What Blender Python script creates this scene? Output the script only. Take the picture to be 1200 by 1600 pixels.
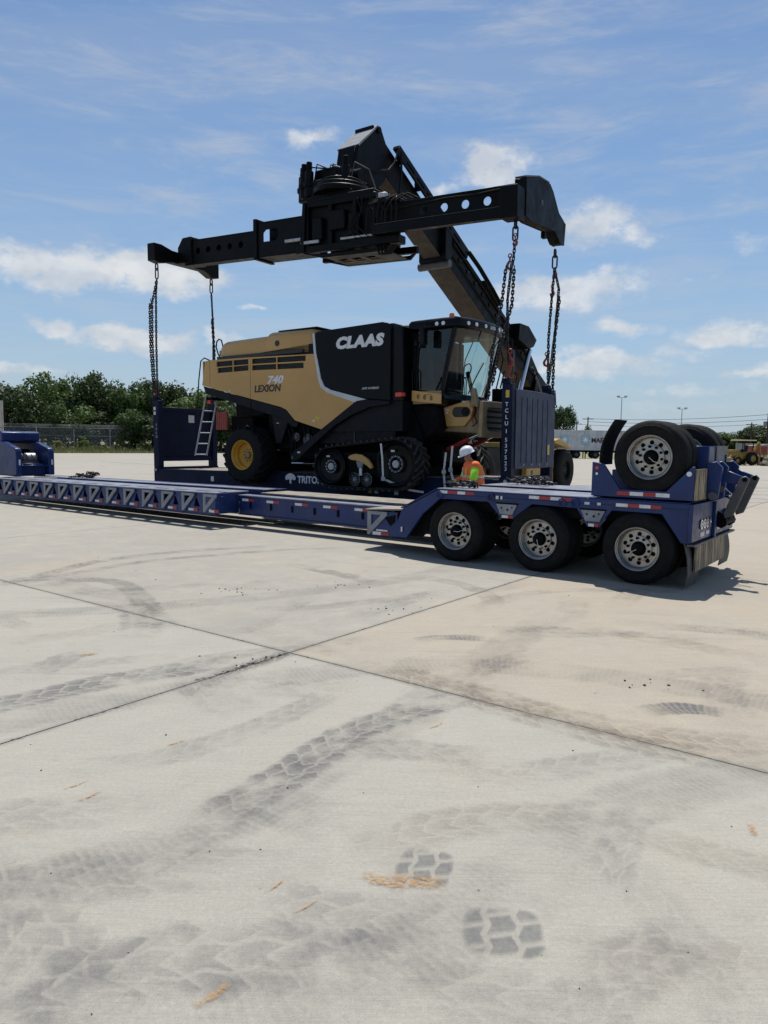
import bpy, bmesh, math, random
from mathutils import Vector, Matrix, Euler

# ------------------------------------------------------------------ scene, camera, sky, sun
sc = bpy.context.scene
for o in list(bpy.data.objects):
    bpy.data.objects.remove(o)
COL = sc.collection
rad = math.radians

CAM_H = 1.86
F_PX = 1150.0
PITCH = math.atan((800 - 689) / F_PX)
ROLL = rad(0.9)
fw = Vector((0, math.cos(PITCH), -math.sin(PITCH)))
rt = Vector((1, 0, 0))
upv = rt.cross(fw)
r2 = rt * math.cos(ROLL) + upv * math.sin(ROLL)
u2 = -rt * math.sin(ROLL) + upv * math.cos(ROLL)
cam_data = bpy.data.cameras.new('camera')
cam = bpy.data.objects.new('camera', cam_data)
COL.objects.link(cam)
M3 = Matrix((r2, u2, -fw)).transposed()
cam.matrix_world = Matrix.Translation((0, 0, CAM_H)) @ M3.to_4x4()
cam_data.sensor_fit = 'VERTICAL'
cam_data.sensor_height = 36.0
cam_data.lens = F_PX / 1600 * 36.0
cam_data.clip_start = 0.05
cam_data.clip_end = 3000
sc.camera = cam

SUN_DIR = Vector((0.045, 0.40, 1.0)).normalized()     # towards the sun
SUN_EL = math.asin(SUN_DIR.z)
sun_d = bpy.data.lights.new('sun', 'SUN')
sun_d.energy = 5.0
sun_d.angle = rad(0.53)
sun_d.color = (1.0, 0.955, 0.89)
sun_o = bpy.data.objects.new('sun', sun_d)
COL.objects.link(sun_o)
sun_o.location = (0, 0, 40)
sun_o.rotation_euler = SUN_DIR.to_track_quat('Z', 'Y').to_euler()

sc.cycles.transparent_max_bounces = 32
sc.view_settings.view_transform = 'Standard'
sc.view_settings.look = 'None'
sc.view_settings.gamma = 1.0
sc.view_settings.exposure = 0.0
try:
    sc.view_settings.use_curve_mapping = False
except Exception:
    pass

# ------------------------------------------------------------------ node helpers
class NG:
    """tiny expression builder over a node tree"""
    def __init__(self, nt):
        self.nt = nt
    def new(self, t, **kw):
        n = self.nt.nodes.new(t)
        for k, v in kw.items():
            setattr(n, k, v)
        return n
    def put(self, sock, v):
        if hasattr(v, 'links'):
            self.nt.links.new(v, sock)
        elif v is not None:
            sock.default_value = v
    def m(self, op, a, b=None, c=None, clamp=False):
        n = self.new('ShaderNodeMath', operation=op, use_clamp=clamp)
        self.put(n.inputs[0], a)
        if b is not None: self.put(n.inputs[1], b)
        if c is not None: self.put(n.inputs[2], c)
        return n.outputs[0]
    def add(self, a, b): return self.m('ADD', a, b)
    def sub(self, a, b): return self.m('SUBTRACT', a, b)
    def mul(self, a, b): return self.m('MULTIPLY', a, b)
    def sat(self, a): return self.m('ADD', a, 0.0, clamp=True)
    def ss(self, x, lo, hi):
        n = self.new('ShaderNodeMapRange', interpolation_type='SMOOTHSTEP')
        self.put(n.inputs[0], x); self.put(n.inputs[1], lo); self.put(n.inputs[2], hi)
        n.inputs[3].default_value = 0; n.inputs[4].default_value = 1
        return n.outputs[0]
    def lin(self, x, lo, hi, a, b):
        n = self.new('ShaderNodeMapRange')
        self.put(n.inputs[0], x); self.put(n.inputs[1], lo); self.put(n.inputs[2], hi)
        self.put(n.inputs[3], a); self.put(n.inputs[4], b)
        return n.outputs[0]
    def noise(self, vec, scale, detail=4.0, rough=0.55, dist=0.0, dim='3D'):
        n = self.new('ShaderNodeTexNoise', noise_dimensions=dim)
        if vec is not None: self.put(n.inputs['Vector'], vec)
        self.put(n.inputs['Scale'], scale)
        n.inputs['Detail'].default_value = detail
        n.inputs['Roughness'].default_value = rough
        n.inputs['Distortion'].default_value = dist
        return n.outputs[0]
    def mix(self, f, a, b, blend='MIX'):
        n = self.new('ShaderNodeMix', data_type='RGBA', blend_type=blend)
        self.put(n.inputs[0], f)
        for s, v in ((n.inputs[6], a), (n.inputs[7], b)):
            if isinstance(v, tuple) and len(v) == 3: v = v + (1,)
            self.put(s, v)
        return n.outputs[2]
    def comb(self, x, y, z=0.0):
        n = self.new('ShaderNodeCombineXYZ')
        self.put(n.inputs[0], x); self.put(n.inputs[1], y); self.put(n.inputs[2], z)
        return n.outputs[0]
    def sep(self, v):
        n = self.new('ShaderNodeSeparateXYZ'); self.put(n.inputs[0], v); return n.outputs
    def mapping(self, v, scale=(1, 1, 1), rot=(0, 0, 0), loc=(0, 0, 0)):
        n = self.new('ShaderNodeMapping'); self.put(n.inputs[0], v)
        n.inputs['Location'].default_value = loc; n.inputs['Rotation'].default_value = rot
        n.inputs['Scale'].default_value = scale
        return n.outputs[0]
    def bump(self, h, strength=0.2, dist=0.02):
        n = self.new('ShaderNodeBump'); n.inputs['Strength'].default_value = strength
        n.inputs['Distance'].default_value = dist
        self.put(n.inputs['Height'], h)
        return n.outputs[0]

# ------------------------------------------------------------------ world: daylight sky with cumulus and thin cirrus
world = bpy.data.worlds.new('World')
sc.world = world
world.use_nodes = True
wn = world.node_tree
for n in list(wn.nodes): wn.nodes.remove(n)
g = NG(wn)
out = g.new('ShaderNodeOutputWorld')
bg = g.new('ShaderNodeBackground')
wn.links.new(bg.outputs[0], out.inputs[0])
sky = g.new('ShaderNodeTexSky')
sky.sky_type = 'NISHITA'
sky.sun_disc = False
sky.sun_elevation = SUN_EL
sky.sun_rotation = math.atan2(SUN_DIR.x, SUN_DIR.y)
sky.altitude = 30
sky.air_density = 1.0
sky.dust_density = 0.4
sky.ozone_density = 1.6
geo = g.new('ShaderNodeTexCoord')
d = geo.outputs['Generated']
dx, dy, dz = g.sep(d)
az = g.m('ARCTAN2', dx, dy)
el = g.m('ARCSINE', dz)
def px_dir(x, y):
    v = fw + r2 * ((x - 600) / F_PX) - u2 * ((y - 800) / F_PX)
    v.normalize()
    return math.atan2(v.x, v.y), math.asin(v.z)
# each cumulus: picture position of its middle, half width, half height (in 1/1150 rad), density
CUM = [(95, 420, 150, 34, 1.0), (235, 428, 120, 28, 1.0), (30, 425, 60, 26, .8), (770, 263, 60, 33, .95), (690, 300, 36, 16, .7),
       (490, 218, 48, 22, .62), (930, 350, 62, 40, .85), (990, 365, 60, 20, .6), (985, 330, 45, 18, .45), (880, 455, 130, 32, .85), (960, 440, 70, 26, .6),
       (1170, 380, 45, 28, .45), (95, 514, 52, 15, .75), (205, 530, 90, 22, .9), (345, 530, 40, 16, .8),
       (975, 515, 80, 17, .7), (1130, 522, 80, 20, .7), (1060, 552, 90, 14, .5), (930, 570, 120, 24, .8), (1190, 580, 60, 16, .7), (395, 481, 24, 7, .6),
       (1080, 440, 30, 13, .4), (1130, 430, 25, 10, .35), (20, 575, 70, 14, .6), (620, 590, 150, 16, .5), (1050, 610, 160, 16, .5), (1030, 640, 160, 10, .4),
       (-260, 470, 150, 40, .9), (-420, 540, 120, 24, .8), (1420, 470, 160, 40, .9), (1560, 560, 130, 26, .8), (1330, 600, 110, 18, .7)]
warp1 = g.noise(g.comb(g.mul(az, 1.0), g.mul(el, 1.6), 3.1), 16.0, 3, .6)
warp2 = g.noise(g.comb(g.mul(az, 1.0), g.mul(el, 1.6), 9.7), 16.0, 3, .6)
azw = g.add(az, g.mul(g.sub(warp1, .5), .075))
elw = g.add(el, g.mul(g.sub(warp2, .5), .05))
dens = None
vv_ = g.comb(azw, elw, 0.0)
for (x, y, hw, hh, a) in CUM:
    a0, e0 = px_dir(x, y)
    sx, sy = F_PX / hw, F_PX / hh
    n = g.new('ShaderNodeVectorMath', operation='MULTIPLY_ADD')
    g.put(n.inputs[0], vv_); n.inputs[1].default_value = (sx, sy, 0); n.inputs[2].default_value = (-a0 * sx, -e0 * sy, 0)
    n2 = g.new('ShaderNodeVectorMath', operation='LENGTH'); g.put(n2.inputs[0], n.outputs[0])
    w = g.new('ShaderNodeMapRange', interpolation_type='SMOOTHSTEP'); g.put(w.inputs[0], n2.outputs['Value'])
    w.inputs[1].default_value = 0.05; w.inputs[2].default_value = 1.75; w.inputs[3].default_value = a; w.inputs[4].default_value = 0
    dens = w.outputs[0] if dens is None else g.m('MAXIMUM', dens, w.outputs[0])
# broken cumulus of the same kind all round the rest of the sky
fld = g.noise(g.comb(g.mul(az, 1.2), g.mul(el, 4.2), 20.5), 5.5, 3, .6)
behind = g.ss(g.m('ABSOLUTE', az), .75, 1.05)
belt = g.mul(g.ss(el, .0, .06), g.sub(1.0, g.ss(el, .35, .8)))
dens = g.m('MAXIMUM', dens, g.mul(g.mul(g.ss(fld, .52, .72), behind), belt))
cn = g.noise(g.comb(g.mul(az, 1.0), g.mul(el, 1.5), 1.3), 34.0, 7, .66)
cn2 = g.noise(g.comb(g.mul(az, 1.0), g.mul(el, 1.5), 5.3), 9.0, 2, .55)
cden = g.mul(dens, g.add(.05, g.mul(cn, 1.8)))
cov = g.ss(cden, .26, .78)
cov = g.mul(cov, g.lin(cn2, .3, .7, .75, 1.0))
# thin cirrus streaks
cz = g.m('MAXIMUM', g.add(dz, .12), .05)
plx = g.m('DIVIDE', dx, cz)
ply = g.m('DIVIDE', dy, cz)
pl = g.mapping(g.comb(plx, ply, 0), rot=(0, 0, rad(-28)), scale=(.55, 1.7, 1))
ci = g.noise(pl, 1.25, 5, .62, .6)
ci2 = g.noise(pl, .45, 3, .5)
cir = g.mul(g.ss(ci, .40, .80), g.ss(ci2, .30, .60))
st1 = g.noise(g.mapping(g.comb(az, el, 4.0), rot=(0, 0, rad(-24)), scale=(1.6, 7.5, 1)), 3.2, 6, .66, .35)
st2 = g.noise(g.mapping(g.comb(az, el, 7.0), rot=(0, 0, rad(-8)), scale=(1.2, 14.0, 1)), 3.0, 5, .62, .25)
stm = g.noise(g.comb(az, g.mul(el, 1.6), 2.0), 2.2, 3, .5)
streak_ = g.m('MAXIMUM', g.mul(g.ss(st1, .42, .80), g.ss(stm, .36, .60)), g.mul(g.ss(st2, .46, .82), g.ss(stm, .62, .40)))
cir = g.m('MINIMUM', g.add(g.mul(cir, .22), g.mul(streak_, .62)), .7)
# colour of the clear air
skyc = g.mix(1.0, sky.outputs[0], (0.91, 1.14, 1.40), 'MULTIPLY')
elp = g.m('MAXIMUM', el, 0.0)
hz = g.m('POWER', 2.718, g.mul(elp, -2.6))
skyc = g.mix(g.mul(hz, .62), skyc, (5.3, 7.7, 9.8))
hz2 = g.m('POWER', 2.718, g.mul(elp, -11.0))
skyc = g.mix(g.mul(hz2, .88), skyc, (6.1, 7.0, 7.8))
skyc = g.mix(cir, skyc, (7.0, 7.5, 8.3))
shade = g.noise(g.comb(g.mul(az, 1.0), g.mul(el, 1.5), 8.8), 24.0, 3, .5)
cloudc = g.mix(g.ss(shade, .35, .7), (8.0, 8.5, 9.1), (10.6, 10.7, 10.8))
skyc = g.mix(g.mul(cov, .92), skyc, cloudc)
wn.links.new(skyc, bg.inputs[0])
bg.inputs[1].default_value = 0.075
world.cycles.sampling_method = 'MANUAL'
world.cycles.sample_map_resolution = 256

# ------------------------------------------------------------------ mesh helpers
class MB:
    def __init__(self):
        self.v = []; self.f = []
    def add(self, vs, fs, fn=None):
        o = len(self.v)
        for p in vs:
            p = tuple(p)
            self.v.append(tuple(fn(*p)) if fn else p)
        for f in fs: self.f.append(tuple(i + o for i in f))
        return self
    def box(self, x0, x1, y0, y1, z0, z1, fn=None):
        vs = [(x, y, z) for x in (x0, x1) for y in (y0, y1) for z in (z0, z1)]
        fs = [(0, 1, 3, 2), (4, 6, 7, 5), (0, 4, 5, 1), (2, 3, 7, 6), (0, 2, 6, 4), (1, 5, 7, 3)]
        return self.add(vs, fs, fn)
    def prism(self, poly, lo, hi, axis='y', fn=None):
        """polygon in the plane across `axis`, extruded from lo to hi"""
        n = len(poly); vs = []
        for t in (lo, hi):
            for a, b in poly:
                vs.append({'y': (a, t, b), 'x': (t, a, b), 'z': (a, b, t)}[axis])
        fs = [tuple(range(n)), tuple(range(2 * n - 1, n - 1, -1))]
        for i in range(n):
            j = (i + 1) % n
            fs.append((i, j, n + j, n + i))
        return self.add(vs, fs, fn)
    def cyl(self, p0, p1, r, n=14, r1=None, caps=True):
        p0 = Vector(p0); p1 = Vector(p1); r1 = r if r1 is None else r1
        ax = (p1 - p0).normalized()
        t = Vector((0, 0, 1)) if abs(ax.z) < .9 else Vector((1, 0, 0))
        e1 = ax.cross(t).normalized(); e2 = ax.cross(e1)
        vs = []
        for p, q in ((p0, r), (p1, r1)):
            for i in range(n):
                a = 2 * math.pi * i / n
                vs.append(p + e1 * (math.cos(a) * q) + e2 * (math.sin(a) * q))
        fs = [(i, (i + 1) % n, n + (i + 1) % n, n + i) for i in range(n)]
        if caps:
            fs += [tuple(range(n - 1, -1, -1)), tuple(range(n, 2 * n))]
        return self.add(vs, fs)
    def tube(self, path, r, n=8, closed=False, caps=True):
        P = [Vector(p) for p in path]; m = len(P); vs = []; fs = []
        prev = None
        for i in range(m):
            if closed: tg = (P[(i + 1) % m] - P[i - 1])
            else: tg = P[min(i + 1, m - 1)] - P[max(i - 1, 0)]
            tg.normalize()
            if prev is None:
                t = Vector((0, 0, 1)) if abs(tg.z) < .9 else Vector((1, 0, 0))
                e1 = tg.cross(t).normalized()
            else:
                e1 = (prev - tg * prev.dot(tg)).normalized()
            prev = e1; e2 = tg.cross(e1)
            rr = r[i] if isinstance(r, (list, tuple)) else r
            for k in range(n):
                a = 2 * math.pi * k / n
                vs.append(P[i] + e1 * (math.cos(a) * rr) + e2 * (math.sin(a) * rr))
        for i in range(m if closed else m - 1):
            j = (i + 1) % m
            for k in range(n):
                l = (k + 1) % n
                fs.append((i * n + k, i * n + l, j * n + l, j * n + k))
        if caps and not closed:
            fs.append(tuple(range(n - 1, -1, -1))); fs.append(tuple(range((m - 1) * n, m * n)))
        return self.add(vs, fs)
    def lathe(self, prof, c=(0, 0, 0), n=32, axis='y', closed=False):
        """profile of (radius, height) turned about `axis`; height runs along +axis"""
        vs = []; fs = []; m = len(prof)
        for i in range(n):
            a = 2 * math.pi * i / n
            for r, h in prof:
                x, y = r * math.cos(a), r * math.sin(a)
                vs.append({'y': (c[0] + x, c[1] + h, c[2] + y), 'z': (c[0] + x, c[1] + y, c[2] + h),
                           'x': (c[0] + h, c[1] + x, c[2] + y)}[axis])
        for i in range(n):
            j = (i + 1) % n
            for k in range(m if closed else m - 1):
                l = (k + 1) % m
                fs.append((i * m + k, i * m + l, j * m + l, j * m + k))
        return self.add(vs, fs)
    def ball(self, c, r, n=14, m=8, sc=(1, 1, 1)):
        prof = [(max(1e-7, math.sin(math.pi * i / m)) * 1.0, -math.cos(math.pi * i / m)) for i in range(m + 1)]
        o = MB().lathe(prof, (0, 0, 0), n, 'z')
        return self.add(o.v, o.f, lambda x, y, z: (c[0] + x * r * sc[0], c[1] + y * r * sc[1], c[2] + z * r * sc[2]))
    def mesh(self, name, smooth=35, merge=True):
        me = bpy.data.meshes.new(name)
        bm = bmesh.new()
        bv = [bm.verts.new(p) for p in self.v]
        for f in self.f:
            try: bm.faces.new([bv[i] for i in f])
            except ValueError: pass
        if merge: bmesh.ops.remove_doubles(bm, verts=bm.verts, dist=1e-5)
        bmesh.ops.recalc_face_normals(bm, faces=bm.faces)
        bm.to_mesh(me); bm.free()
        if smooth:
            me.polygons.foreach_set('use_smooth', [True] * len(me.polygons))
            me.set_sharp_from_angle(angle=rad(smooth))
        return me
    def build(self, name, mat, parent=None, bevel=0.0, seg=1, smooth=35, fn=None, label=None):
        if fn: self.v = [tuple(fn(*p)) for p in self.v]
        me = self.mesh(name, smooth)
        if mat: me.materials.append(M[mat] if isinstance(mat, str) else mat)
        o = bpy.data.objects.new(name, me)
        COL.objects.link(o)
        if parent: o.parent = parent
        if bevel:
            b = o.modifiers.new('bevel', 'BEVEL'); b.width = bevel; b.segments = seg
            b.limit_method = 'ANGLE'; b.angle_limit = rad(40)
        if label: o['label'] = label
        return o

def _curve_mesh(cu):
    o = bpy.data.objects.new('tmp', cu); COL.objects.link(o)
    dg = bpy.context.evaluated_depsgraph_get()
    me = bpy.data.meshes.new_from_object(o.evaluated_get(dg))
    vs = [tuple(v.co) for v in me.vertices]; fs = [tuple(p.vertices) for p in me.polygons]
    bpy.data.objects.remove(o); bpy.data.curves.remove(cu); bpy.data.meshes.remove(me)
    return vs, fs

def plate(outer, holes, t):
    """flat plate with holes in the xy plane, z from 0 to t"""
    cu = bpy.data.curves.new('tmp', 'CURVE'); cu.dimensions = '2D'; cu.fill_mode = 'BOTH'; cu.extrude = t / 2
    for loop in [outer] + list(holes):
        s = cu.splines.new('POLY'); s.points.add(len(loop) - 1)
        for p, q in zip(s.points, loop): p.co = (q[0], q[1], 0, 1)
        s.use_cyclic_u = True
    vs, fs = _curve_mesh(cu)
    return [(x, y, z + t / 2) for x, y, z in vs], fs

def lettering(body, size, shear=0.0, fat=0.0, t=0.004, wide=1.0, align='LEFT', space=1.0):
    cu = bpy.data.curves.new('tmp', 'FONT'); cu.body = body; cu.size = size; cu.shear = shear
    cu.offset = fat; cu.extrude = t / 2; cu.align_x = align; cu.space_character = space; cu.resolution_u = 3
    vs, fs = _curve_mesh(cu)
    return [(x * wide, y, z) for x, y, z in vs], fs

def circ(cx, cy, r, n=20, ry=None, a0=0.0):
    ry = r if ry is None else ry
    return [(cx + r * math.cos(a0 + 2 * math.pi * i / n), cy + ry * math.sin(a0 + 2 * math.pi * i / n)) for i in range(n)]

def empty(name, loc, rot=(0, 0, 0)):
    o = bpy.data.objects.new(name, None); COL.objects.link(o)
    o.location = loc; o.rotation_euler = rot; o.empty_display_size = .3
    return o
def tag(o, label=None, cat=None, group=None, kind=None):
    if label: o['label'] = label
    if cat: o['category'] = cat
    if group: o['group'] = group
    if kind: o['kind'] = kind
    return o
KIDS = {}
def kids(o): return [c for c in bpy.data.objects if c.parent == o]
def copy_tree(o, parent=None):
    c = o.copy(); COL.objects.link(c); c.parent = parent
    for ch in kids(o): copy_tree(ch, c)
    return c
def place(o, loc, rot=(0, 0, 0)):
    o.location = loc; o.rotation_euler = rot
    return o
def shared(name, me, parent=None, loc=(0, 0, 0), rot=(0, 0, 0), scale=None):
    o = bpy.data.objects.new(name, me); COL.objects.link(o); o.parent = parent
    o.location = loc; o.rotation_euler = rot
    if scale: o.scale = scale
    return o

# ------------------------------------------------------------------ materials
M = {}
def pm(key, col, rough=.5, metal=0.0, var=.18, scale=4.0, dust=0.0, dustcol=(.30, .27, .22), bump=0.0, bscale=60.0, coat=0.0, streak=None, spec=None, rvar=.12):
    m = bpy.data.materials.new(key); m.use_nodes = True; nt = m.node_tree
    g = NG(nt); b = nt.nodes['Principled BSDF']
    tc = g.new('ShaderNodeTexCoord'); v = tc.outputs['Object']
    n1 = g.noise(v, scale, 5, .6)
    lo = tuple(c * (1 - var) for c in col); hi = tuple(min(1, c * (1 + var)) for c in col)
    c = g.mix(g.ss(n1, .3, .7), lo, hi)
    if dust:
        n2 = g.noise(v, scale * 1.7, 7, .68)
        n3 = g.noise(v, scale * 14, 3, .6)
        f = g.mul(g.ss(g.add(n2, g.mul(g.sub(n3, .5), .3)), .42, .80), dust)
        c = g.mix(f, c, dustcol)
    if streak:
        sv = g.mapping(v, scale=streak[0]); n4 = g.noise(sv, streak[1], 5, .6)
        c = g.mix(g.mul(g.ss(n4, streak[4] if len(streak) > 4 else .45, .72), streak[2]), c, streak[3])
    g.put(b.inputs['Base Color'], c)
    g.put(b.inputs['Roughness'], g.lin(g.noise(v, scale * 3.1, 5, .65), .3, .7, max(.03, rough - rvar), min(1, rough + rvar)))
    b.inputs['Metallic'].default_value = metal
    if coat: b.inputs['Coat Weight'].default_value = coat; b.inputs['Coat Roughness'].default_value = .12
    if spec is not None: b.inputs['Specular IOR Level'].default_value = spec
    if bump: g.put(b.inputs['Normal'], g.bump(g.noise(v, bscale, 5, .6), bump, .01))
    M[key] = m
    return m

pm('trailer_blue', (.011, .030, .125), .36, var=.2, scale=1.6, dust=.28, dustcol=(.05, .07, .12), spec=.35, streak=((.8, .8, 5), 2.5, .25, (.075, .08, .10), .58))
pm('trailer_deck', (.17, .185, .24), .42, var=.25, scale=2.2, dust=.65, dustcol=(.33, .32, .32), bump=.15, bscale=90)  # lightened so the glancing sky reflection sits in the deck colour
pm('deck_wood', (.28, .25, .205), .85, var=.25, scale=3, dust=.4, dustcol=(.36, .325, .27), streak=((1, 14, 14), 3.0, .5, (.14, .115, .09)), bump=.3, bscale=60)
pm('frame_dark', (.0028, .003, .0042), .65, var=.3, scale=3, dust=.2, dustcol=(.015, .014, .013), spec=.1)
pm('rack_blue', (.006, .011, .036), .55, var=.25, scale=1.3, dust=.3, dustcol=(.022, .027, .045), streak=((2.2, 2.2, .35), 2.2, .2, (.03, .026, .026), .58), spec=.15)
pm('rack_blue_lit', (.042, .053, .095), .6, var=.15, scale=1.3, dust=.3, dustcol=(.055, .06, .085), spec=.3)  # rack blue made paler; brighter light on the right end is in the colour
pm('black_paint', (.0022, .0026, .0036), .34, var=.25, scale=2, dust=.12, dustcol=(.012, .012, .012), rvar=.08, spec=.18)
pm('boom_black', (.0022, .0022, .0027), .45, var=.3, scale=.9, dust=.35, dustcol=(.009, .0078, .007), bump=.03, bscale=30, spec=.13)
pm('boom_floor', (.055, .043, .036), .6, var=.25, scale=1.2, dust=.4, dustcol=(.10, .082, .07), spec=.3)
pm('charcoal', (.0055, .0072, .0115), .5, var=.2, scale=2, dust=.15, dustcol=(.018, .018, .019), spec=.15)
pm('panel_black', (.0026, .0042, .0072), .32, var=.12, scale=1.2, dust=.08, dustcol=(.009, .010, .012), rvar=.06, spec=.14)
pm('harvest_tan', (.52, .295, .088), .38, var=.07, scale=1.1, dust=.2, dustcol=(.40, .26, .125), rvar=.08)
pm('tan_greasy', (.27, .19, .095), .5, var=.25, scale=4, dust=.4, dustcol=(.17, .14, .10), bump=.05)
pm('stacker_yellow', (.44, .27, .055), .45, var=.15, scale=1.5, dust=.35, dustcol=(.30, .21, .10))
pm('rim_yellow', (.56, .29, .022), .45, var=.12, scale=4, dust=.22, dustcol=(.33, .22, .08))
pm('rubber', (.0075, .0075, .0082), .78, var=.2, scale=5, dust=.25, dustcol=(.026, .025, .023), bump=.05, bscale=120, spec=.2)
pm('rubber_track', (.008, .008, .0085), .72, var=.25, scale=4, dust=.6, dustcol=(.06, .056, .05), bump=.05, spec=.15)
pm('lug_rubber', (.03, .029, .028), .7, var=.3, scale=6, dust=.6, dustcol=(.11, .105, .095), spec=.3)  # worn, dusty lugs, lightened further to paint in bright top edges
pm('alloy', (.36, .35, .335), .36, metal=.85, var=.2, scale=7, dust=.4, dustcol=(.20, .18, .155), rvar=.12)
pm('galvanised', (.40, .41, .43), .5, metal=.35, var=.2, scale=5, dust=.25, dustcol=(.28, .26, .24))
pm('bracket_grey', (.22, .23, .25), .55, var=.2, scale=6, dust=.35, dustcol=(.17, .16, .15))
pm('steel_grey', (.075, .08, .09), .5, metal=.2, var=.2, scale=4, dust=.3, dustcol=(.16, .15, .14))
pm('chrome', (.62, .64, .66), .18, metal=1.0, var=.06, scale=3, rvar=.05)
pm('chain_steel', (.028, .028, .031), .5, metal=.5, var=.35, scale=9, dust=.3, dustcol=(.07, .05, .04))
pm('hook_red', (.22, .028, .02), .5, var=.25, scale=14, dust=.35, dustcol=(.13, .06, .045))
pm('ram_red', (.30, .018, .016), .42, var=.2, scale=5, dust=.25, dustcol=(.14, .05, .04))
pm('lamp_red', (.62, .03, .015), .3, var=.1, coat=.4)
pm('lamp_clear', (.72, .74, .76), .25, var=.08, coat=.4)
pm('tape_white', (.66, .67, .68), .4, var=.12, scale=20, dust=.3, dustcol=(.34, .32, .30))
pm('tape_red', (.36, .022, .022), .4, var=.15, scale=20, dust=.3, dustcol=(.18, .06, .05))
pm('sticker', (.62, .62, .61), .5, var=.12, scale=18, dust=.3, dustcol=(.36, .34, .32))
pm('sticker_yellow', (.60, .42, .05), .5, var=.15, scale=18, dust=.3, dustcol=(.30, .24, .10))
pm('letter_white', (.68, .69, .70), .45, var=.08, scale=9)
pm('letter_black', (.012, .012, .013), .45, var=.1)
pm('stripe_grey', (.52, .53, .55), .38, var=.08, coat=.2)
pm('dirty_guard', (.045, .04, .034), .75, var=.3, scale=6, streak=((9, 9, .9), 3.0, .92, (.52, .42, .27), .34), bump=.1)
pm('beacon', (.75, .16, .02), .25, var=.1, coat=.5)
pm('seat_black', (.014, .014, .016), .85, var=.3)
pm('hard_hat', (.80, .80, .80), .32, var=.05, scale=6, coat=.3)
pm('vest_orange', (.86, .17, .045), .78, var=.12, scale=9, bump=.4, bscale=18)
pm('shirt_lime', (.40, .80, .04), .8, var=.1, scale=9, bump=.3, bscale=18)
pm('reflective', (.55, .55, .54), .4, var=.1, scale=12)
pm('trim_yellow', (.85, .62, .05), .6, var=.1)
pm('trousers', (.022, .026, .04), .9, var=.25, scale=9, bump=.3, bscale=20)
pm('skin', (.30, .15, .085), .55, var=.12, scale=12)
pm('hair_dark', (.012, .010, .009), .7, var=.2)
pm('boot', (.05, .035, .022), .7, var=.2)
pm('glove_grey', (.10, .10, .10), .8, var=.2)
pm('container_grey', (.50, .52, .54), .55, var=.12, scale=.9, dust=.4, dustcol=(.27, .26, .25), streak=((1.2, 1.2, .1), 1.8, .35, (.20, .17, .15), .52))
pm('logo_blue', (.26, .42, .50), .5, var=.12, scale=3)
pm('container_cream', (.42, .38, .33), .6, var=.12, scale=1, dust=.5, dustcol=(.25, .20, .16))
pm('panel_red', (.30, .045, .03), .55, var=.2, scale=6, dust=.3, dustcol=(.16, .06, .05))
pm('old_wood', (.055, .045, .038), .9, var=.3, scale=2)
pm('post_grey', (.50, .51, .51), .5, metal=.3, var=.15, scale=3)
pm('wall_grey', (.30, .31, .31), .75, var=.12, scale=.5, dust=.3, dustcol=(.22, .21, .20))
pm('rubble', (.33, .28, .23), .95, var=.35, scale=1.3, dust=.6, dustcol=(.42, .37, .31), bump=.5, bscale=6)
pm('bark', (.07, .055, .042), .95, var=.3, scale=3)
pm('loader_yellow', (.30, .185, .035), .55, var=.3, scale=2, dust=.5, dustcol=(.13, .10, .06))
pm('pale_roof', (.62, .52, .36), .6, var=.1)

def glass(key, tint, gloss=.1):
    m = bpy.data.materials.new(key); m.use_nodes = True; nt = m.node_tree; g = NG(nt)
    for n in list(nt.nodes):
        if n.type != 'OUTPUT_MATERIAL': nt.nodes.remove(n)
    o = nt.nodes['Material Output']
    t = g.new('ShaderNodeBsdfTransparent'); t.inputs[0].default_value = tint + (1,)
    gl = g.new('ShaderNodeBsdfGlossy'); gl.inputs['Roughness'].default_value = .03
    fr = g.new('ShaderNodeFresnel'); fr.inputs[0].default_value = 1.5
    mx = g.new('ShaderNodeMixShader')
    tc = g.new('ShaderNodeTexCoord')
    g.put(mx.inputs[0], g.m('MINIMUM', g.add(g.mul(fr.outputs[0], 1.15), g.mul(g.noise(tc.outputs['Object'], 5, 4), .03)), .9))
    nt.links.new(t.outputs[0], mx.inputs[1]); nt.links.new(gl.outputs[0], mx.inputs[2]); nt.links.new(mx.outputs[0], o.inputs[0])
    M[key] = m
glass('glass_dark', (.34, .42, .43))
glass('glass_front', (.70, .82, .80))

def leafmat(key, c1, c2):
    m = bpy.data.materials.new(key); m.use_nodes = True; nt = m.node_tree; g = NG(nt); b = nt.nodes['Principled BSDF']
    gm = g.new('ShaderNodeNewGeometry'); oi = g.new('ShaderNodeObjectInfo')
    n = g.noise(gm.outputs['Position'], .9, 4, .6)
    f = g.add(g.mul(g.ss(n, .3, .7), .6), g.mul(oi.outputs['Random'], .4))
    c = g.mix(f, c1, c2)
    g.put(b.inputs['Base Color'], c); b.inputs['Roughness'].default_value = .65
    b.inputs['Specular IOR Level'].default_value = .3
    tr = g.new('ShaderNodeBsdfTranslucent'); g.put(tr.inputs[0], g.mix(.5, c, (.10, .16, .02)))
    mx = g.new('ShaderNodeMixShader'); mx.inputs[0].default_value = .22
    nt.links.new(b.outputs[0], mx.inputs[1]); nt.links.new(tr.outputs[0], mx.inputs[2])
    nt.links.new(mx.outputs[0], nt.nodes['Material Output'].inputs[0])
    M[key] = m
leafmat('leaf_dark', (.028, .050, .018), (.055, .085, .030))
leafmat('leaf_mid', (.045, .080, .022), (.085, .130, .038))
leafmat('leaf_light', (.075, .12, .030), (.13, .18, .055))
leafmat('grass', (.14, .15, .055), (.25, .24, .115))

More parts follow.
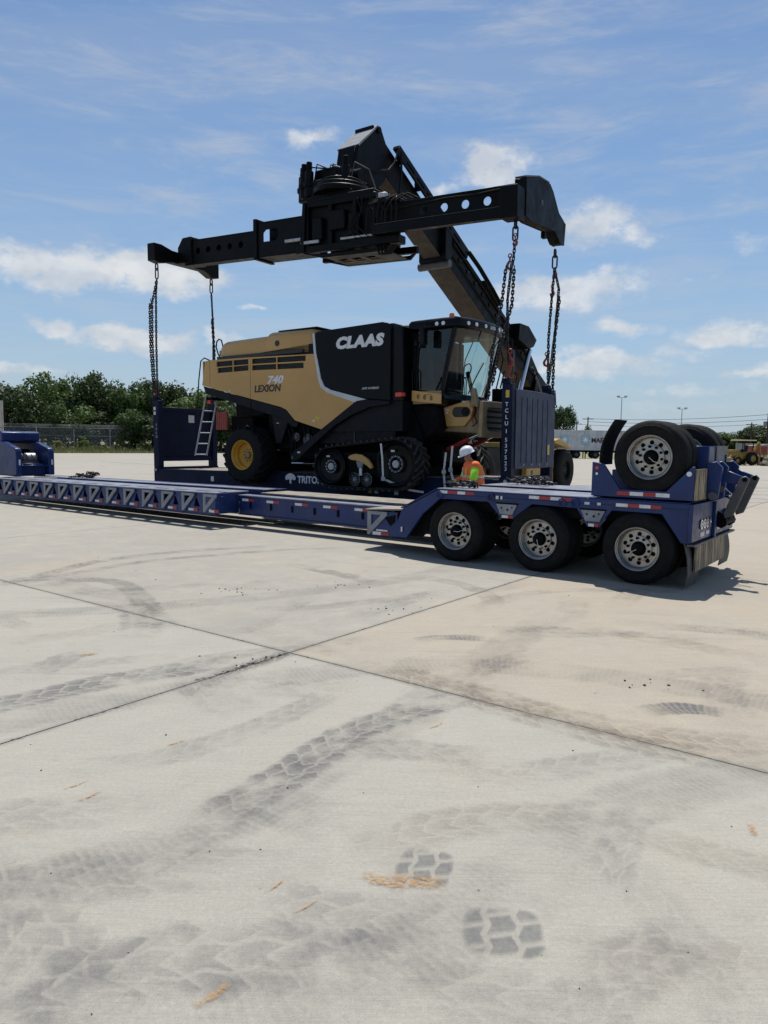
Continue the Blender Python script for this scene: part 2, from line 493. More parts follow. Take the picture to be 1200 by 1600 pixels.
# ------------------------------------------------------------------ ground: earth to the horizon, concrete yard in slabs
GA = rad(36.5)
GO = Vector((-.81, 6.30, 0)); ga = Vector((math.cos(GA), -math.sin(GA), 0)); gb = Vector((math.sin(GA), math.cos(GA), 0))

def concrete_material():
    m = bpy.data.materials.new('concrete'); m.use_nodes = True; nt = m.node_tree; g = NG(nt); b = nt.nodes['Principled BSDF']
    P = g.new('ShaderNodeNewGeometry').outputs['Position']
    px, py, pz = g.sep(P)
    rx = g.sub(px, GO.x); ry = g.sub(py, GO.y)
    A = g.add(g.mul(rx, ga.x), g.mul(ry, ga.y)); B = g.add(g.mul(rx, gb.x), g.mul(ry, gb.y))
    big = g.noise(P, .16, 4, .55); mid = g.noise(P, .9, 5, .62, .4); fine = g.noise(P, 7.0, 5, .7); grit = g.noise(P, 160.0, 3, .7)
    c = g.mix(g.ss(big, .3, .7), (0.295, 0.275, 0.240), (0.347, 0.325, 0.284))
    c = g.mix(g.mul(g.ss(mid, .35, .70), .55), c, (0.368, 0.342, 0.296))
    c = g.mix(g.mul(g.ss(g.noise(P, .55, 5, .6, .8), .50, .74), .34), c, (0.231, 0.224, 0.209))
    mot = g.noise(P, 2.7, 6, .70, .6)
    c = g.mix(g.mul(g.ss(mot, .46, .70), .42), c, (.245, .24, .23))
    c = g.mix(g.mul(g.ss(mot, .50, .30), .30), c, (.43, .415, .375))
    mot2 = g.noise(g.mapping(P, rot=(0, 0, rad(40)), scale=(1, 2.2, 1)), 7.5, 5, .70, .8)
    c = g.mix(g.mul(g.ss(mot2, .50, .74), .30), c, (.235, .23, .222))
    # tan dust lying on the slab right of the joint crossing, thinning out elsewhere
    tanm = g.mul(g.mul(g.ss(A, -.02, .02), g.ss(B, -.02, .02)), g.lin(mid, .25, .75, .45, 1.0))
    tan2 = g.mul(g.ss(g.noise(P, .35, 4, .55), .48, .68), .35)
    dustf = g.m('MAXIMUM', g.mul(tanm, .62), tan2)
    c = g.mix(dustf, c, (0.407, 0.334, 0.243))
    # nearest slab is greyer
    c = g.mix(g.mul(g.sub(1.0, g.ss(B, -.02, .02)), .50), c, (.375, .362, .322))
    # scuffs drawn out along the traffic direction, in two directions
    for ang, sc_, amt, lo in ((rad(62), (.35, 5.5, 1), .36, .53), (rad(-20), (.5, 7, 1), .28, .56), (rad(8), (.3, 9, 1), .22, .55)):
        sv = g.mapping(P, rot=(0, 0, ang), scale=sc_)
        s = g.mul(g.ss(g.noise(sv, 1.1, 5, .62, .5), lo, lo + .2), g.ss(g.noise(P, .45, 3, .5), .40, .62))
        c = g.mix(g.mul(s, amt), c, (0.193, 0.187, 0.182))
    # broom finish
    br = g.noise(g.mapping(P, rot=(0, 0, GA), scale=(1.5, 70, 1)), 2.2, 3, .6)
    c = g.mix(g.mul(g.ss(br, .42, .72), .34), c, (0.214, 0.208, 0.191))
    c = g.mix(g.mul(g.ss(fine, .52, .80), .38), c, (0.231, 0.219, 0.198))
    c = g.mix(g.mul(g.ss(grit, .48, .74), .55), c, (0.180, 0.173, 0.158))
    c = g.mix(g.mul(g.ss(grit, .50, .22), .42), c, (0.428, 0.410, 0.369))
    vo = g.new('ShaderNodeTexVoronoi'); g.put(vo.inputs['Vector'], P); vo.inputs['Scale'].default_value = 3.2
    spk = g.mul(g.sub(1.0, g.ss(vo.outputs['Distance'], .012, .03)), g.ss(g.noise(P, 2.1, 2), .48, .56))
    c = g.mix(g.mul(spk, .8), c, (0.051, 0.049, 0.045))
    gr2 = g.noise(P, 48.0, 3, .7)
    c = g.mix(g.mul(g.ss(gr2, .48, .72), .30), c, (.235, .228, .208))
    c = g.mix(g.mul(g.ss(gr2, .50, .28), .26), c, (.47, .455, .415))
    # rust spots
    rs = g.mul(g.ss(g.noise(P, 2.6, 3, .55), .71, .80), .55)
    c = g.mix(rs, c, (0.360, 0.228, 0.105))
    # joint edges dirty, spalled near the crossing
    je = g.m('MINIMUM', g.m('ABSOLUTE', A), g.m('ABSOLUTE', B))
    jd = g.mul(g.sub(1.0, g.ss(g.add(je, g.mul(g.sub(fine, .5), .10)), .0, .06)), .55)
    c = g.mix(jd, c, (0.171, 0.165, 0.151))
    sp = g.mul(g.mul(g.sub(1.0, g.ss(g.m('ABSOLUTE', A), .0, .14)), g.ss(B, -1.1, -.5)), g.sub(1.0, g.ss(B, -.06, .02)))
    cr = g.mul(sp, g.ss(g.noise(g.mapping(P, rot=(0, 0, GA), scale=(9, 2.6, 1)), 3.0, 5, .7, 1.0), .40, .54))
    c = g.mix(g.mul(cr, .95), c, (0.103, 0.097, 0.089))
    c = g.mix(1.0, c, (1.03, 1.02, .975), 'MULTIPLY')
    g.put(b.inputs['Base Color'], c)
    g.put(b.inputs['Roughness'], g.lin(mid, .3, .7, .78, .92))
    b.inputs['Specular IOR Level'].default_value = .35
    h = g.add(g.add(g.mul(fine, .8), g.mul(br, .25)), g.sub(g.mul(grit, .35), g.mul(cr, 2.5)))
    g.put(b.inputs['Normal'], g.bump(h, .55, .008))
    M['concrete'] = m
concrete_material()
pm('joint', (.075, .07, .062), .9, var=.4, scale=6, dust=.5, dustcol=(.17, .155, .13))
pm('earth', (.21, .19, .095), .95, var=.25, scale=.15, dust=.5, dustcol=(.15, .165, .06))

me = MB().add([(-1500, -300, -.06), (1500, -300, -.06), (1500, 2200, -.06), (-1500, 2200, -.06)], [(0, 1, 2, 3)])
tag(me.build('ground', 'earth'), kind='structure')
# the yard: far part is one sheet below the slab tops
yard_poly = [(-36, -14), (70, -14), (62, 64), (38, 70), (30, 96), (-5, 108), (-21.2, 93.3), (-28.2, 86.5), (-36, 79.5), (-72, 62), (-72, -14)]
yard = tag(MB().prism(yard_poly, -.05, -.012, 'z').build('concrete_yard', 'concrete', smooth=0), kind='structure')
LA, LB, GAP = 9.0, 6.7, .013
slab_me = MB().box(GAP / 2, LA - GAP / 2, GAP / 2, LB - GAP / 2, -.0119, 0).mesh('slab', smooth=0)
slab_me.materials.append(M['concrete'])
ia0, ia1, ib0, ib1 = -5, 5, -3, 7
for i in range(ia0, ia1):
    for j in range(ib0, ib1):
        p = GO + ga * (i * LA) + gb * (j * LB)
        c_ = p + ga * LA / 2 + gb * LB / 2
        if c_.y < -9 or c_.y > 48 or abs(c_.x) > 40: continue
        shared('slab', slab_me, yard, p, (0, 0, -GA))
def gxy(a, b, z=0): return tuple(GO + ga * a + gb * b + Vector((0, 0, z)))
js = MB()
for j in range(ib0 + 1, ib1):
    js.box(ia0 * LA, ia1 * LA, j * LB - GAP, j * LB + GAP, -.013, -.0075, lambda a, b, z: gxy(a, b, z))
js.build('joint_filler', 'joint', yard, smooth=0)
js = MB()
for i in range(ia0 + 1, ia1):
    js.box(i * LA - GAP, i * LA + GAP, ib0 * LB, ib1 * LB, -.0135, -.007, lambda a, b, z: gxy(a, b, z))
js.build('joint_filler', 'joint', yard, smooth=0)

# broken edges along the nearest joints
rr = random.Random(61); mb = MB()
def chip(a, b, r):
    n = 7; o = len(mb.v); st = rr.uniform(.35, .7); tw_ = rr.uniform(-.2, .2)
    for k in range(n):
        q = r * rr.uniform(.45, 1.0); t = 2 * math.pi * k / n
        mb.v.append(gxy(a + q * math.cos(t) * (st if abs(a) < .03 else 1) , b + q * math.sin(t) * (1 if abs(a) < .03 else st), .0009))
    mb.f.append(tuple(range(o, o + n)))
for k in range(120):
    if rr.random() < .55: chip(rr.uniform(-.012, .012), rr.uniform(-3.2, 5.5), rr.uniform(.008, .03))
    else: chip(rr.uniform(-6.5, 4.5), rr.uniform(-.012, .012), rr.uniform(.008, .028))
for k in range(46): chip(rr.gauss(-.018, .014), rr.uniform(-1.0, -.02), rr.uniform(.012, .04))
mb.build('joint_chips', 'joint', yard, smooth=0)
# tyre tracks: thin films of dust and rubber pressed on the slabs, laid as ribbons with their own tread pattern
def track_mat(key, col, col2, amt, per=.16, zig=1.0, seam=.12, soft_amt=.3, oval=False, rows=.33):
    """tread print: dark blocks parted by thin pale zigzag seams"""
    m = bpy.data.materials.new(key); m.use_nodes = True; nt = m.node_tree; g = NG(nt); b = nt.nodes['Principled BSDF']
    uv = g.new('ShaderNodeUVMap'); ux, uy, _ = g.sep(uv.outputs[0])   # x: metres along, y: -1..1 across
    P = g.new('ShaderNodeNewGeometry').outputs['Position']
    nz = g.noise(P, 7.0, 3, .6); n2 = g.noise(P, 2.4, 5, .62); n3 = g.noise(P, 40, 3, .7)
    wob = g.mul(g.sub(nz, .5), .35 if not oval else .05)
    tri = g.m('PINGPONG', g.add(uy, 2.0), rows * 2) if rows else g.m('ABSOLUTE', uy)
    t = g.m('FRACT', g.add(g.add(g.m('DIVIDE', ux, per), g.mul(tri, zig / (rows * 2 if rows else 1.0) * .75)), wob))
    if oval:
        t = g.m('FRACT', g.add(g.m('DIVIDE', ux, per), g.add(g.mul(uy, .42), g.add(g.mul(g.m('FLOOR', g.mul(g.add(uy, rows), 1.0 / (2 * rows))), .38), wob))))
    cross = g.mul(g.ss(t, seam * .4, seam * 1.3), g.sub(1.0, g.ss(t, 1 - seam * .6, 1.0)))
    seg = g.m('PINGPONG', g.m('DIVIDE', ux, per), .5)
    ls = g.m('ABSOLUTE', g.sub(g.m('ABSOLUTE', g.add(uy, g.mul(g.sub(seg, .25), .28))), rows if rows else 9.0))
    lng = g.ss(ls, .025 if not oval else .05, .075 if not oval else .10)
    blk_ = g.mul(cross, lng)
    if oval:
        q = g.sub(g.mul(ux, 2.0 / oval), 1.0)
        rr_ = g.add(g.mul(q, q), g.mul(uy, uy))
        rr_ = g.add(g.mul(g.mul(q, q), g.mul(q, q)), g.mul(g.mul(uy, uy), g.mul(uy, uy)))
        prof = g.sub(1.0, g.ss(g.add(rr_, g.mul(g.sub(n2, .5), 1.6)), .35, .85))
    else:
        prof = g.sub(1.0, g.ss(g.add(g.m('ABSOLUTE', uy), g.mul(g.sub(nz, .5), .8)), .60, 1.0))
    at = g.new('ShaderNodeAttribute'); at.attribute_name = 'fade'
    F = g.mul(prof, at.outputs['Fac'])
    wear = g.ss(n2, .32, .66) if not oval else g.ss(n2, .1, .4)
    base = g.mul(F, wear)
    dark = g.mul(g.mul(base, blk_), g.mul(g.lin(t, .1, 1.0, .55 if not oval else .85, 1.0), g.lin(n3, .25, .75, .55, 1.1)))
    pale = g.mul(base, g.sub(1.0, blk_))
    alpha = g.add(g.mul(dark, 1.0), g.mul(pale, .45 if not oval else .25))
    alpha = g.add(alpha, g.mul(g.mul(F, g.ss(g.noise(P, .8, 3, .6), .35, .7)), soft_amt * .4))
    alpha = g.m('MINIMUM', g.mul(alpha, amt), .9)
    c = g.mix(g.sub(1.0, blk_), col, col2)
    g.put(b.inputs['Base Color'], c); b.inputs['Roughness'].default_value = .9
    b.inputs['Specular IOR Level'].default_value = .2
    g.put(b.inputs['Alpha'], alpha)
    M[key] = m
track_mat('track_grey', (.155, .153, .155), (.36, .345, .315), .66, .15, 1.0)
track_mat('track_fine', (.17, .165, .16), (.29, .275, .25), .55, .06, .4, .3, .4)
track_mat('track_tan', (.225, .19, .15), (.42, .365, .29), .50, .15, 1.0)
track_mat('track_big', (.185, .182, .186), (.36, .345, .315), .58, .19, 1.1)
track_mat('scuff', (.14, .14, .142), (.22, .215, .205), .6, .045, .3, .35, .5)
track_mat('print_dark', (.125, .138, .15), (.36, .345, .31), .46, .125, .45, .20, .0, oval=.30, rows=.36)

def catmull(pts, n=14):
    P = [Vector(p).to_3d() if len(p) == 2 else Vector(p) for p in pts]
    P = [P[0] * 2 - P[1]] + P + [P[-1] * 2 - P[-2]]
    res = []
    for i in range(1, len(P) - 2):
        for k in range(n):
            t = k / n
            a, b, c, d_ = P[i - 1], P[i], P[i + 1], P[i + 2]
            res.append(.5 * ((2 * b) + (c - a) * t + (2 * a - 5 * b + 4 * c - d_) * t * t + (3 * b - a - 3 * c + d_) * t ** 3))
    res.append(P[-2])
    return res
track_z = [.0015]
def ribbon(pts, width, mat, fade=(.25, .25), a=1.0):
    track_z[0] += .00005
    z = track_z[0]
    C = catmull(pts); L = [0]
    for i in range(1, len(C)): L.append(L[-1] + (C[i] - C[i - 1]).length)
    vs = []; fs = []; uv = []; fd = []
    for i, p in enumerate(C):
        tg = (C[min(i + 1, len(C) - 1)] - C[max(i - 1, 0)]).normalized(); nn = Vector((-tg.y, tg.x, 0))
        s = L[i] / L[-1]
        f = min(1, s / max(fade[0], 1e-3), (1 - s) / max(fade[1], 1e-3)) * a
        for k in (-1, -.5, 0, .5, 1):
            q = p + nn * (k * width / 2); vs.append((q.x, q.y, z)); uv.append((L[i], k)); fd.append(max(0, f))
    for i in range(len(C) - 1):
        for k in range(4): fs.append((i * 5 + k, i * 5 + k + 1, i * 5 + 6 + k, i * 5 + 5 + k))
    me = bpy.data.meshes.new('tyre_track'); me.from_pydata(vs, [], fs)
    ul = me.uv_layers.new(name='UVMap')
    for lp in me.loops: ul.data[lp.index].uv = uv[lp.vertex_index]
    at = me.attributes.new('fade', 'FLOAT', 'POINT')
    for i, f in enumerate(fd): at.data[i].value = f
    me.materials.append(M[mat])
    o = bpy.data.objects.new('tyre_track', me); COL.objects.link(o); o.parent = yard
    return o
ribbon([(-.98, 3.12), (-.8, 3.42), (-.51, 3.95), (-.14, 4.6), (.43, 5.12), (1.0, 5.5)], .36, 'track_grey', (.3, .35), 1.2)
ribbon([(-1.7, 2.15), (-1.19, 2.27), (-.78, 2.44), (-.39, 2.50), (-.02, 2.46), (.2, 2.40)], .46, 'track_big', (.2, .15), .8)
ribbon([(-3.4, 4.3), (-2.61, 4.95), (-2.15, 5.40), (-1.53, 5.85), (-.90, 6.20)], .42, 'track_grey', (.2, .25), 1.0)
ribbon([(.0, 5.95), (.22, 5.72), (.76, 5.28), (1.29, 4.86), (1.8, 4.6), (2.6, 4.40)], .42, 'track_tan', (.12, .2), 1.0)
ribbon([(.35, 5.45), (.9, 4.98), (1.5, 4.5), (2.3, 4.1)], .36, 'track_tan', (.2, .2), .75)
ribbon([(.3, 6.76), (.5, 6.86), (.75, 6.9), (1.0, 6.86)], .22, 'scuff', (.3, .3), 1.5)
ribbon([(1.82, 4.98), (2.0, 5.06), (2.2, 5.07), (2.42, 5.0)], .26, 'scuff', (.3, .3), 1.7)
ribbon([(-1.5, 10.9), (-1.21, 10.72), (-.52, 10.05), (.05, 9.30)], .34, 'track_fine', (.3, .3), 1.1)
ribbon([(-5.2, 8.5), (-4.64, 9.42), (-4.3, 10.8), (-3.59, 11.72), (-2.8, 12.29), (-1.6, 13.0)], .30, 'track_grey', (.2, .3), .8)
ribbon([(-4.8, 8.7), (-4.2, 9.9), (-3.6, 10.9), (-2.9, 11.5), (-1.9, 12.2), (-.4, 12.8)], .26, 'track_grey', (.2, .3), .7)
ribbon([(-4.3, 8.9), (-3.9, 9.42), (-3.4, 9.3), (-2.93, 8.62), (-2.4, 7.6), (-2.0, 6.9)], .34, 'track_fine', (.2, .25), 1.0)
ribbon([(-3.0, 8.3), (-2.7, 7.9), (-2.4, 7.2), (-2.3, 6.6)], .5, 'track_grey', (.3, .3), .6)
ribbon([(.6, 10.0), (1.1, 9.4), (1.3, 8.7), (1.25, 8.2)], .33, 'track_fine', (.3, .3), .8)
ribbon([(.9, 7.2), (1.6, 7.25), (2.3, 7.15), (3.2, 7.0)], .3, 'track_grey', (.3, .3), .55)
ribbon([(1.2, 8.6), (2.2, 9.2), (3.4, 9.3), (4.4, 9.0)], .26, 'track_grey', (.3, .3), .5)
ribbon([(-1.6, 8.0), (-.8, 8.05), (.0, 8.5), (.7, 9.0)], .3, 'scuff', (.4, .4), .5)
ribbon([(-.2, 3.1), (.4, 3.45), (1.1, 3.55), (1.7, 3.75)], .36, 'track_tan', (.3, .3), .55)
ribbon([(.5, 2.45), (.85, 2.5), (1.2, 2.45), (1.5, 2.5)], .34, 'track_tan', (.3, .2), .5)
ribbon([(-1.7, 3.0), (-1.2, 2.95), (-.7, 3.05), (-.2, 2.95)], .42, 'track_big', (.3, .3), .5)
ribbon([(-2.1, 3.3), (-1.3, 2.62), (-.95, 2.2), (-.85, 1.9)], .40, 'track_big', (.3, .3), .55)
ribbon([(.25, 4.2), (.7, 4.0), (1.25, 4.15), (1.9, 4.4)], .34, 'track_grey', (.3, .3), .45)
ribbon([(-1.9, 3.9), (-1.2, 4.2), (-.6, 4.9), (-.2, 5.6)], .3, 'track_grey', (.3, .3), .4)
for k in range(40):  # old faint prints crossing the near slabs in every direction
    rr = random.Random(900 + k)
    y0 = rr.uniform(2.0, 9.5); x0 = rr.uniform(-.58, .58) * y0; a_ = rr.choice((rad(35), rad(-38), rad(8), rad(62))) + rr.gauss(0, .25); L_ = rr.uniform(.5, 1.6) * (1 + y0 * .08)
    cv = rr.uniform(-.25, .25); pts = [(x0 + math.cos(a_ + cv * t) * L_ * t * .5, y0 + math.sin(a_ + cv * t) * L_ * t * .5) for t in (-1, -.33, .33, 1)]
    ribbon(pts, rr.uniform(.24, .44), rr.choice(('track_grey', 'track_big', 'track_big', 'track_tan', 'scuff')), (.35, .35), rr.uniform(.25, .55))
for k in range(9):   # long faint sweeps across the yard behind the trailer
    rr = random.Random(40 + k)
    x0 = rr.uniform(-16, 14); y0 = rr.uniform(24, 44); pts = [(x0 + t * 5.5, y0 + math.sin(t * .8 + k) * 1.6 + t * rr.uniform(-.8, .8)) for t in range(5)]
    ribbon(pts, .4, 'scuff', (.2, .2), .8)
for k in range(7):
    rr = random.Random(70 + k)
    x0 = rr.uniform(8, 22); y0 = rr.uniform(17, 42); pts = [(x0 + t * 4.5, y0 + math.sin(t * .9 + k) * 1.2 - t * .5) for t in range(5)]
    ribbon(pts, .4, 'scuff', (.2, .2), .9)

for pts in ([(-2.6, 2.2), (-1.0, 3.2), (.2, 4.9), (1.0, 6.4), (2.2, 8.4)], [(-3.4, 3.9), (-1.6, 5.2), (.4, 6.0), (2.2, 5.6), (4.2, 4.2)], [(-1.2, 1.8), (.2, 2.6), (1.2, 3.6), (2.4, 4.2), (4, 5.0)], [(-6, 7.5), (-3.6, 7.6), (-1.4, 8.6), (.6, 10.2), (1.6, 12)]):
    ribbon(pts, .5, 'scuff', (.2, .2), .38)
# two crisp prints of tread blocks
for c_, an, w_ in (((.20, 3.07), rad(78), .27), ((.475, 2.645), rad(84), .33)):
    q = Vector((math.cos(an), math.sin(an))) * .15
    r_ = ribbon([(c_[0] - q.x, c_[1] - q.y), (c_[0], c_[1]), (c_[0] + q.x, c_[1] + q.y)], w_, 'print_dark', (.001, .001), 1.0); r_.name = 'tread_print'

# rust-orange scratches
def rust_mat():
    m = bpy.data.materials.new('rust_mark'); m.use_nodes = True; nt = m.node_tree; g = NG(nt); b = nt.nodes['Principled BSDF']
    P = g.new('ShaderNodeNewGeometry').outputs['Position']; n = g.noise(P, 45, 5, .7); n2 = g.noise(P, 9, 3, .6)
    uv = g.new('ShaderNodeUVMap'); _, uy, _ = g.sep(uv.outputs[0]); at = g.new('ShaderNodeAttribute'); at.attribute_name = 'fade'
    prof = g.sub(1.0, g.ss(g.m('ABSOLUTE', uy), .2, 1.0))
    g.put(b.inputs['Base Color'], g.mix(n2, (.40, .20, .075), (.46, .33, .18))); b.inputs['Roughness'].default_value = .95
    g.put(b.inputs['Alpha'], g.mul(g.mul(g.mul(prof, at.outputs['Fac']), g.ss(n, .36, .62)), .75))
    M['rust_mark'] = m
rust_mat()
for a_, b_, w in (((-1.56, 3.58), (-1.46, 3.73), .035), ((-1.68, 3.72), (-1.58, 3.84), .03), ((-.46, 2.87), (-.40, 2.97), .02), ((-.34, 2.73), (-.24, 2.83), .02),
                 ((1.83, 3.49), (1.79, 3.36), .05), ((-.60, 2.24), (-.50, 2.36), .05), ((.02, 2.97), (.30, 2.94), .13), ((-.08, 3.0), (.12, 2.90), .1),
                 ((-2.6, 6.1), (-2.45, 6.2), .12), ((-1.3, 4.3), (-1.2, 4.4), .03), ((.30, 4.62), (.42, 4.75), .03)):
    mx_ = ((a_[0] + b_[0]) / 2 + .01, (a_[1] + b_[1]) / 2)
    r_ = ribbon([a_, mx_, b_], w, 'rust_mark', (.3, .3)); r_.name = 'rust_mark'

# loose grit
rr = random.Random(5); mb = MB()
def stone(x, y, r):
    o = MB().ball((0, 0, 0), 1, 6, 4)
    s = [rr.uniform(.6, 1.3) for _ in range(3)]
    an = rr.uniform(0, 6.28)
    mb.add(o.v, o.f, lambda a, b, c: (x + r * (a * s[0] * math.cos(an) - b * s[1] * math.sin(an)), y + r * (a * s[0] * math.sin(an) + b * s[1] * math.cos(an)), r * (c * s[2] * .6 + .45)))
for k in range(70):
    y = rr.uniform(2.2, 13); stone(rr.uniform(-.52, .52) * y * 1.02, y, rr.uniform(.0015, .0045) * (1 + y * .07))
for cx, cy in ((-2.0, 8.95), (-1.45, 8.9), (.2, 8.0), (-.5, 9.3), (2.1, 5.6), (-1.1, 6.1)):
    for k in range(9): stone(cx + rr.gauss(0, .16), cy + rr.gauss(0, .12), rr.uniform(.005, .013))
pm('grit_dark', (.05, .047, .043), .95, var=.5, scale=3)
tag(mb.build('grit', 'grit_dark'), 'loose dark grit scattered over the concrete', 'grit', kind='stuff')

# ------------------------------------------------------------------ lowbed trailer
TA = rad(-36.5)
trailer = tag(empty('lowbed_trailer', (1.1, 11.41, 0), (0, 0, TA)), 'long blue lowbed trailer with three wheel axles parked across the yard', 'trailer')

WHEEL_R = .485
def make_truck_wheel():
    w = empty('wheel', (0, 0, 0))
    R_ = WHEEL_R
    prof = [(.292, .03), (.297, .008), (.318, .0), (.322, -.006), (.33, -.006), (.334, -.002), (.375, -.008), (.405, -.006), (.410, -.010), (.418, -.010), (.422, -.004), (.455, .012), (.474, .03), (R_, .055)]
    for gx in (.085, .12, .155, .19):
        prof += [(R_, gx - .007), (R_ - .013, gx - .004), (R_ - .013, gx + .004), (R_, gx + .007)]
    prof += [(R_, .215), (.474, .24), (.455, .258), (.42, .272), (.375, .278), (.33, .274), (.297, .262), (.292, .24)]
    MB().lathe(prof, n=64, closed=True).build('tyre', 'rubber', w, smooth=30)
    rim = MB().lathe([(.292, .02), (.297, .0), (.290, -.007), (.281, -.004), (.276, .012), (.266, .02), (.262, .05), (.254, .06), (.250, .128), (.262, .14), (.262, .24), (.292, .25)], n=48, closed=True)
    holes = [circ(.196 * math.cos(a), .196 * math.sin(a), .031, 12) for a in [2 * math.pi * (i + .3) / 10 for i in range(10)]]
    vs, fs = plate(circ(0, 0, .252, 48), holes + [circ(0, 0, .10, 24)], .012)
    rim.add(vs, fs, lambda x, y, z: (x, .112 + z, y))
    rim.lathe([(.174, .114), (.170, .088), (.118, .082), (.10, .082), (.10, .115)], n=40, closed=True)
    rim = rim.build('rim', 'alloy', w, smooth=30)
    nb = MB()
    for i in range(10):
        a = 2 * math.pi * (i + .5) / 10
        cx, cz = .143 * math.cos(a), .143 * math.sin(a)
        nb.cyl((cx, .084, cz), (cx, .052, cz), .0185, 6); nb.cyl((cx, .052, cz), (cx, .042, cz), .010, 6)
    nb.build('lug_nuts', 'frame_dark', w)
    MB().lathe([(.001, -.012), (.040, -.012), (.046, -.004), (.066, .0), (.080, .012), (.086, .03), (.088, .12), (.001, .12)], n=28).build('hub', 'frame_dark', w)
    MB().lathe([(.001, .135), (.249, .135), (.249, .155), (.001, .155)], n=32).build('brake_drum', 'frame_dark', w)
    MB().tube([(0, -.014, 0), (.03, -.020, .015), (.075, -.016, .03), (.11, .01, .07), (.16, .05, .10)], .004, 5).build('inflation_hose', 'sticker', w)
    return w
wheel0 = make_truck_wheel()
used = [False]
def put_wheel(parent, u, v, z, flip=False, spin=0.0):
    o = copy_tree(wheel0, parent) if used[0] else wheel0
    used[0] = True
    o.parent = parent
    # spin about the axle (local y), mirrored wheels turned half round about z
    o.rotation_euler = (0, spin, math.pi if flip else 0)
    o.location = (u, v, z)
    return o
AX = (0.0, 1.40, 2.83)
TW = 2.40
for i, u in enumerate(AX):
    put_wheel(trailer, u, 0, .475, False, .4 + i * 1.3)
    put_wheel(trailer, u, .60, .475, True, i * .7)
    put_wheel(trailer, u, TW - .60, .475, False, i)
    put_wheel(trailer, u, TW, .475, True, i * .3)
for u in AX:
    MB().cyl((u, .25, .475), (u, TW - .25, .475), .065, 14).build('axle', 'frame_dark', trailer)

# --- rear bogie frame
side = [(-1.24, .28), (-1.02, .76), (-.33, 1.115), (3.46, 1.115), (3.46, .60), (3.38, .60), (3.12, .965), (2.46, .965), (2.28, .72), (2.12, .72), (1.96, .965), (1.28, .975),
        (.98, .74), (.78, .74), (.56, .965), (-.30, .965), (-.62, .70), (-.93, .28)]
for v0 in (.035, TW - .095):
    MB().prism(side, v0, v0 + .06).build('side_plate', 'trailer_blue', trailer, .006)
# top rub rail, a little proud of the side plate
MB().box(-.34, 3.47, .018, .10, 1.04, 1.119).build('rub_rail', 'trailer_blue', trailer, .008)
for v0, v1 in ((.012, .93), (1.42, TW)):
    MB().box(-.34, 2.12, v0, v1, 1.1195, 1.133).build('deck_plate', 'trailer_deck', trailer, .003)
    MB().box(2.13, 3.46, v0, v1, 1.1195, 1.130).build('deck_plate', 'trailer_blue', trailer, .003)
for v in (.20, .88, 1.40, 2.12):
    MB().prism([(-1.2, .30), (-1.0, .72), (-.33, 1.09), (3.40, 1.09), (3.40, .80), (-.1, .80), (-.75, .30)], v, v + .07).build('frame_beam', 'frame_dark', trailer)
for u in (-.25, .70, 2.1, 3.3):
    MB().box(u - .05, u + .05, .10, TW - .10, .85, 1.085).build('cross_member', 'frame_dark', trailer)
MB().box(-.30, 3.3, .955, 1.395, .98, 1.01).build('centre_pan', 'frame_dark', trailer)
# lower sloping neck top plate
MB().prism([(-1.03, .765), (-.335, 1.120), (-.335, 1.135), (-1.04, .78)], .012, .93).build('slope_plate', 'trailer_blue', trailer)
MB().prism([(-1.03, .765), (-.335, 1.120), (-.335, 1.135), (-1.04, .78)], 1.42, TW).build('slope_plate', 'trailer_blue', trailer)
# suspension plates seen between the wheels, and tie-down rings
for u in (.88, 2.20):
    mb = MB(); vs, fs = plate([(u - .17, .95), (u + .17, .95), (u + .10, .80), (u - .10, .80)], [circ(u - .08, .895, .017, 10), circ(u + .02, .87, .02, 10), circ(u + .09, .905, .015, 10)], .012)
    mb.add(vs, fs, lambda x, y, z: (x, .026 - z, y)); mb.build('suspension_plate', 'bracket_grey', trailer)
    MB().box(u - .185, u + .185, .0235, .034, .953, .972).build('plate_shadow_gap', 'frame_dark', trailer).name = 'gap_shade_strip'  # dark strip painted in for the shadow gap above the plate
    MB().tube([(u - .26 + .055 * math.cos(a), .0, 1.04 + .055 * math.sin(a)) for a in [k * math.pi / 8 for k in range(16)]], .011, 6, closed=True).build('lashing_ring', 'trailer_blue', trailer)
for u in (-.30, 1.75):
    MB().tube([(u + .05 * math.cos(a), .0, 1.03 + .05 * math.sin(a)) for a in [k * math.pi / 8 for k in range(16)]], .010, 6, closed=True).build('lashing_ring', 'trailer_blue', trailer)
for u, z, w, h in ((.70, 1.045, .045, .05), (.78, 1.045, .03, .05), (2.08, 1.045, .07, .035), (2.26, 1.045, .05, .035), (-1.03, .42, .03, .08)):
    MB().box(u, u + w, .013, .0175, z - h / 2, z + h / 2).build('label_sticker', 'sticker', trailer)

def tape(parent, cells, v, z, h=.05, t=.004, slope=0.0):
    for (u0, u1, c) in cells:
        MB().box(u0, u1, v - t, v, z - h / 2 + slope * u0, z + h / 2 + slope * u0).build('reflector_strip', 'tape_white' if c == 'w' else 'tape_red', parent)
tape(trailer, [(-.29, -.15, 'w'), (-.147, .03, 'r'), (.033, .17, 'w'), (.173, .33, 'r')], .0178, 1.078, .045)
tape(trailer, [(1.24, 1.40, 'w'), (1.403, 1.57, 'r'), (1.573, 1.73, 'w'), (1.733, 1.90, 'r')], .0178, 1.08, .045)
tape(trailer, [(2.52, 2.68, 'w'), (2.683, 2.83, 'r'), (2.833, 2.98, 'w'), (2.983, 3.12, 'r')], .0178, 1.05, .045)
tape(trailer, [(.80, .90, 'w'), (.903, .98, 'r')], .0345, .765, .04)
tape(trailer, [(2.14, 2.22, 'w'), (2.223, 2.28, 'r')], .0345, .745, .04)

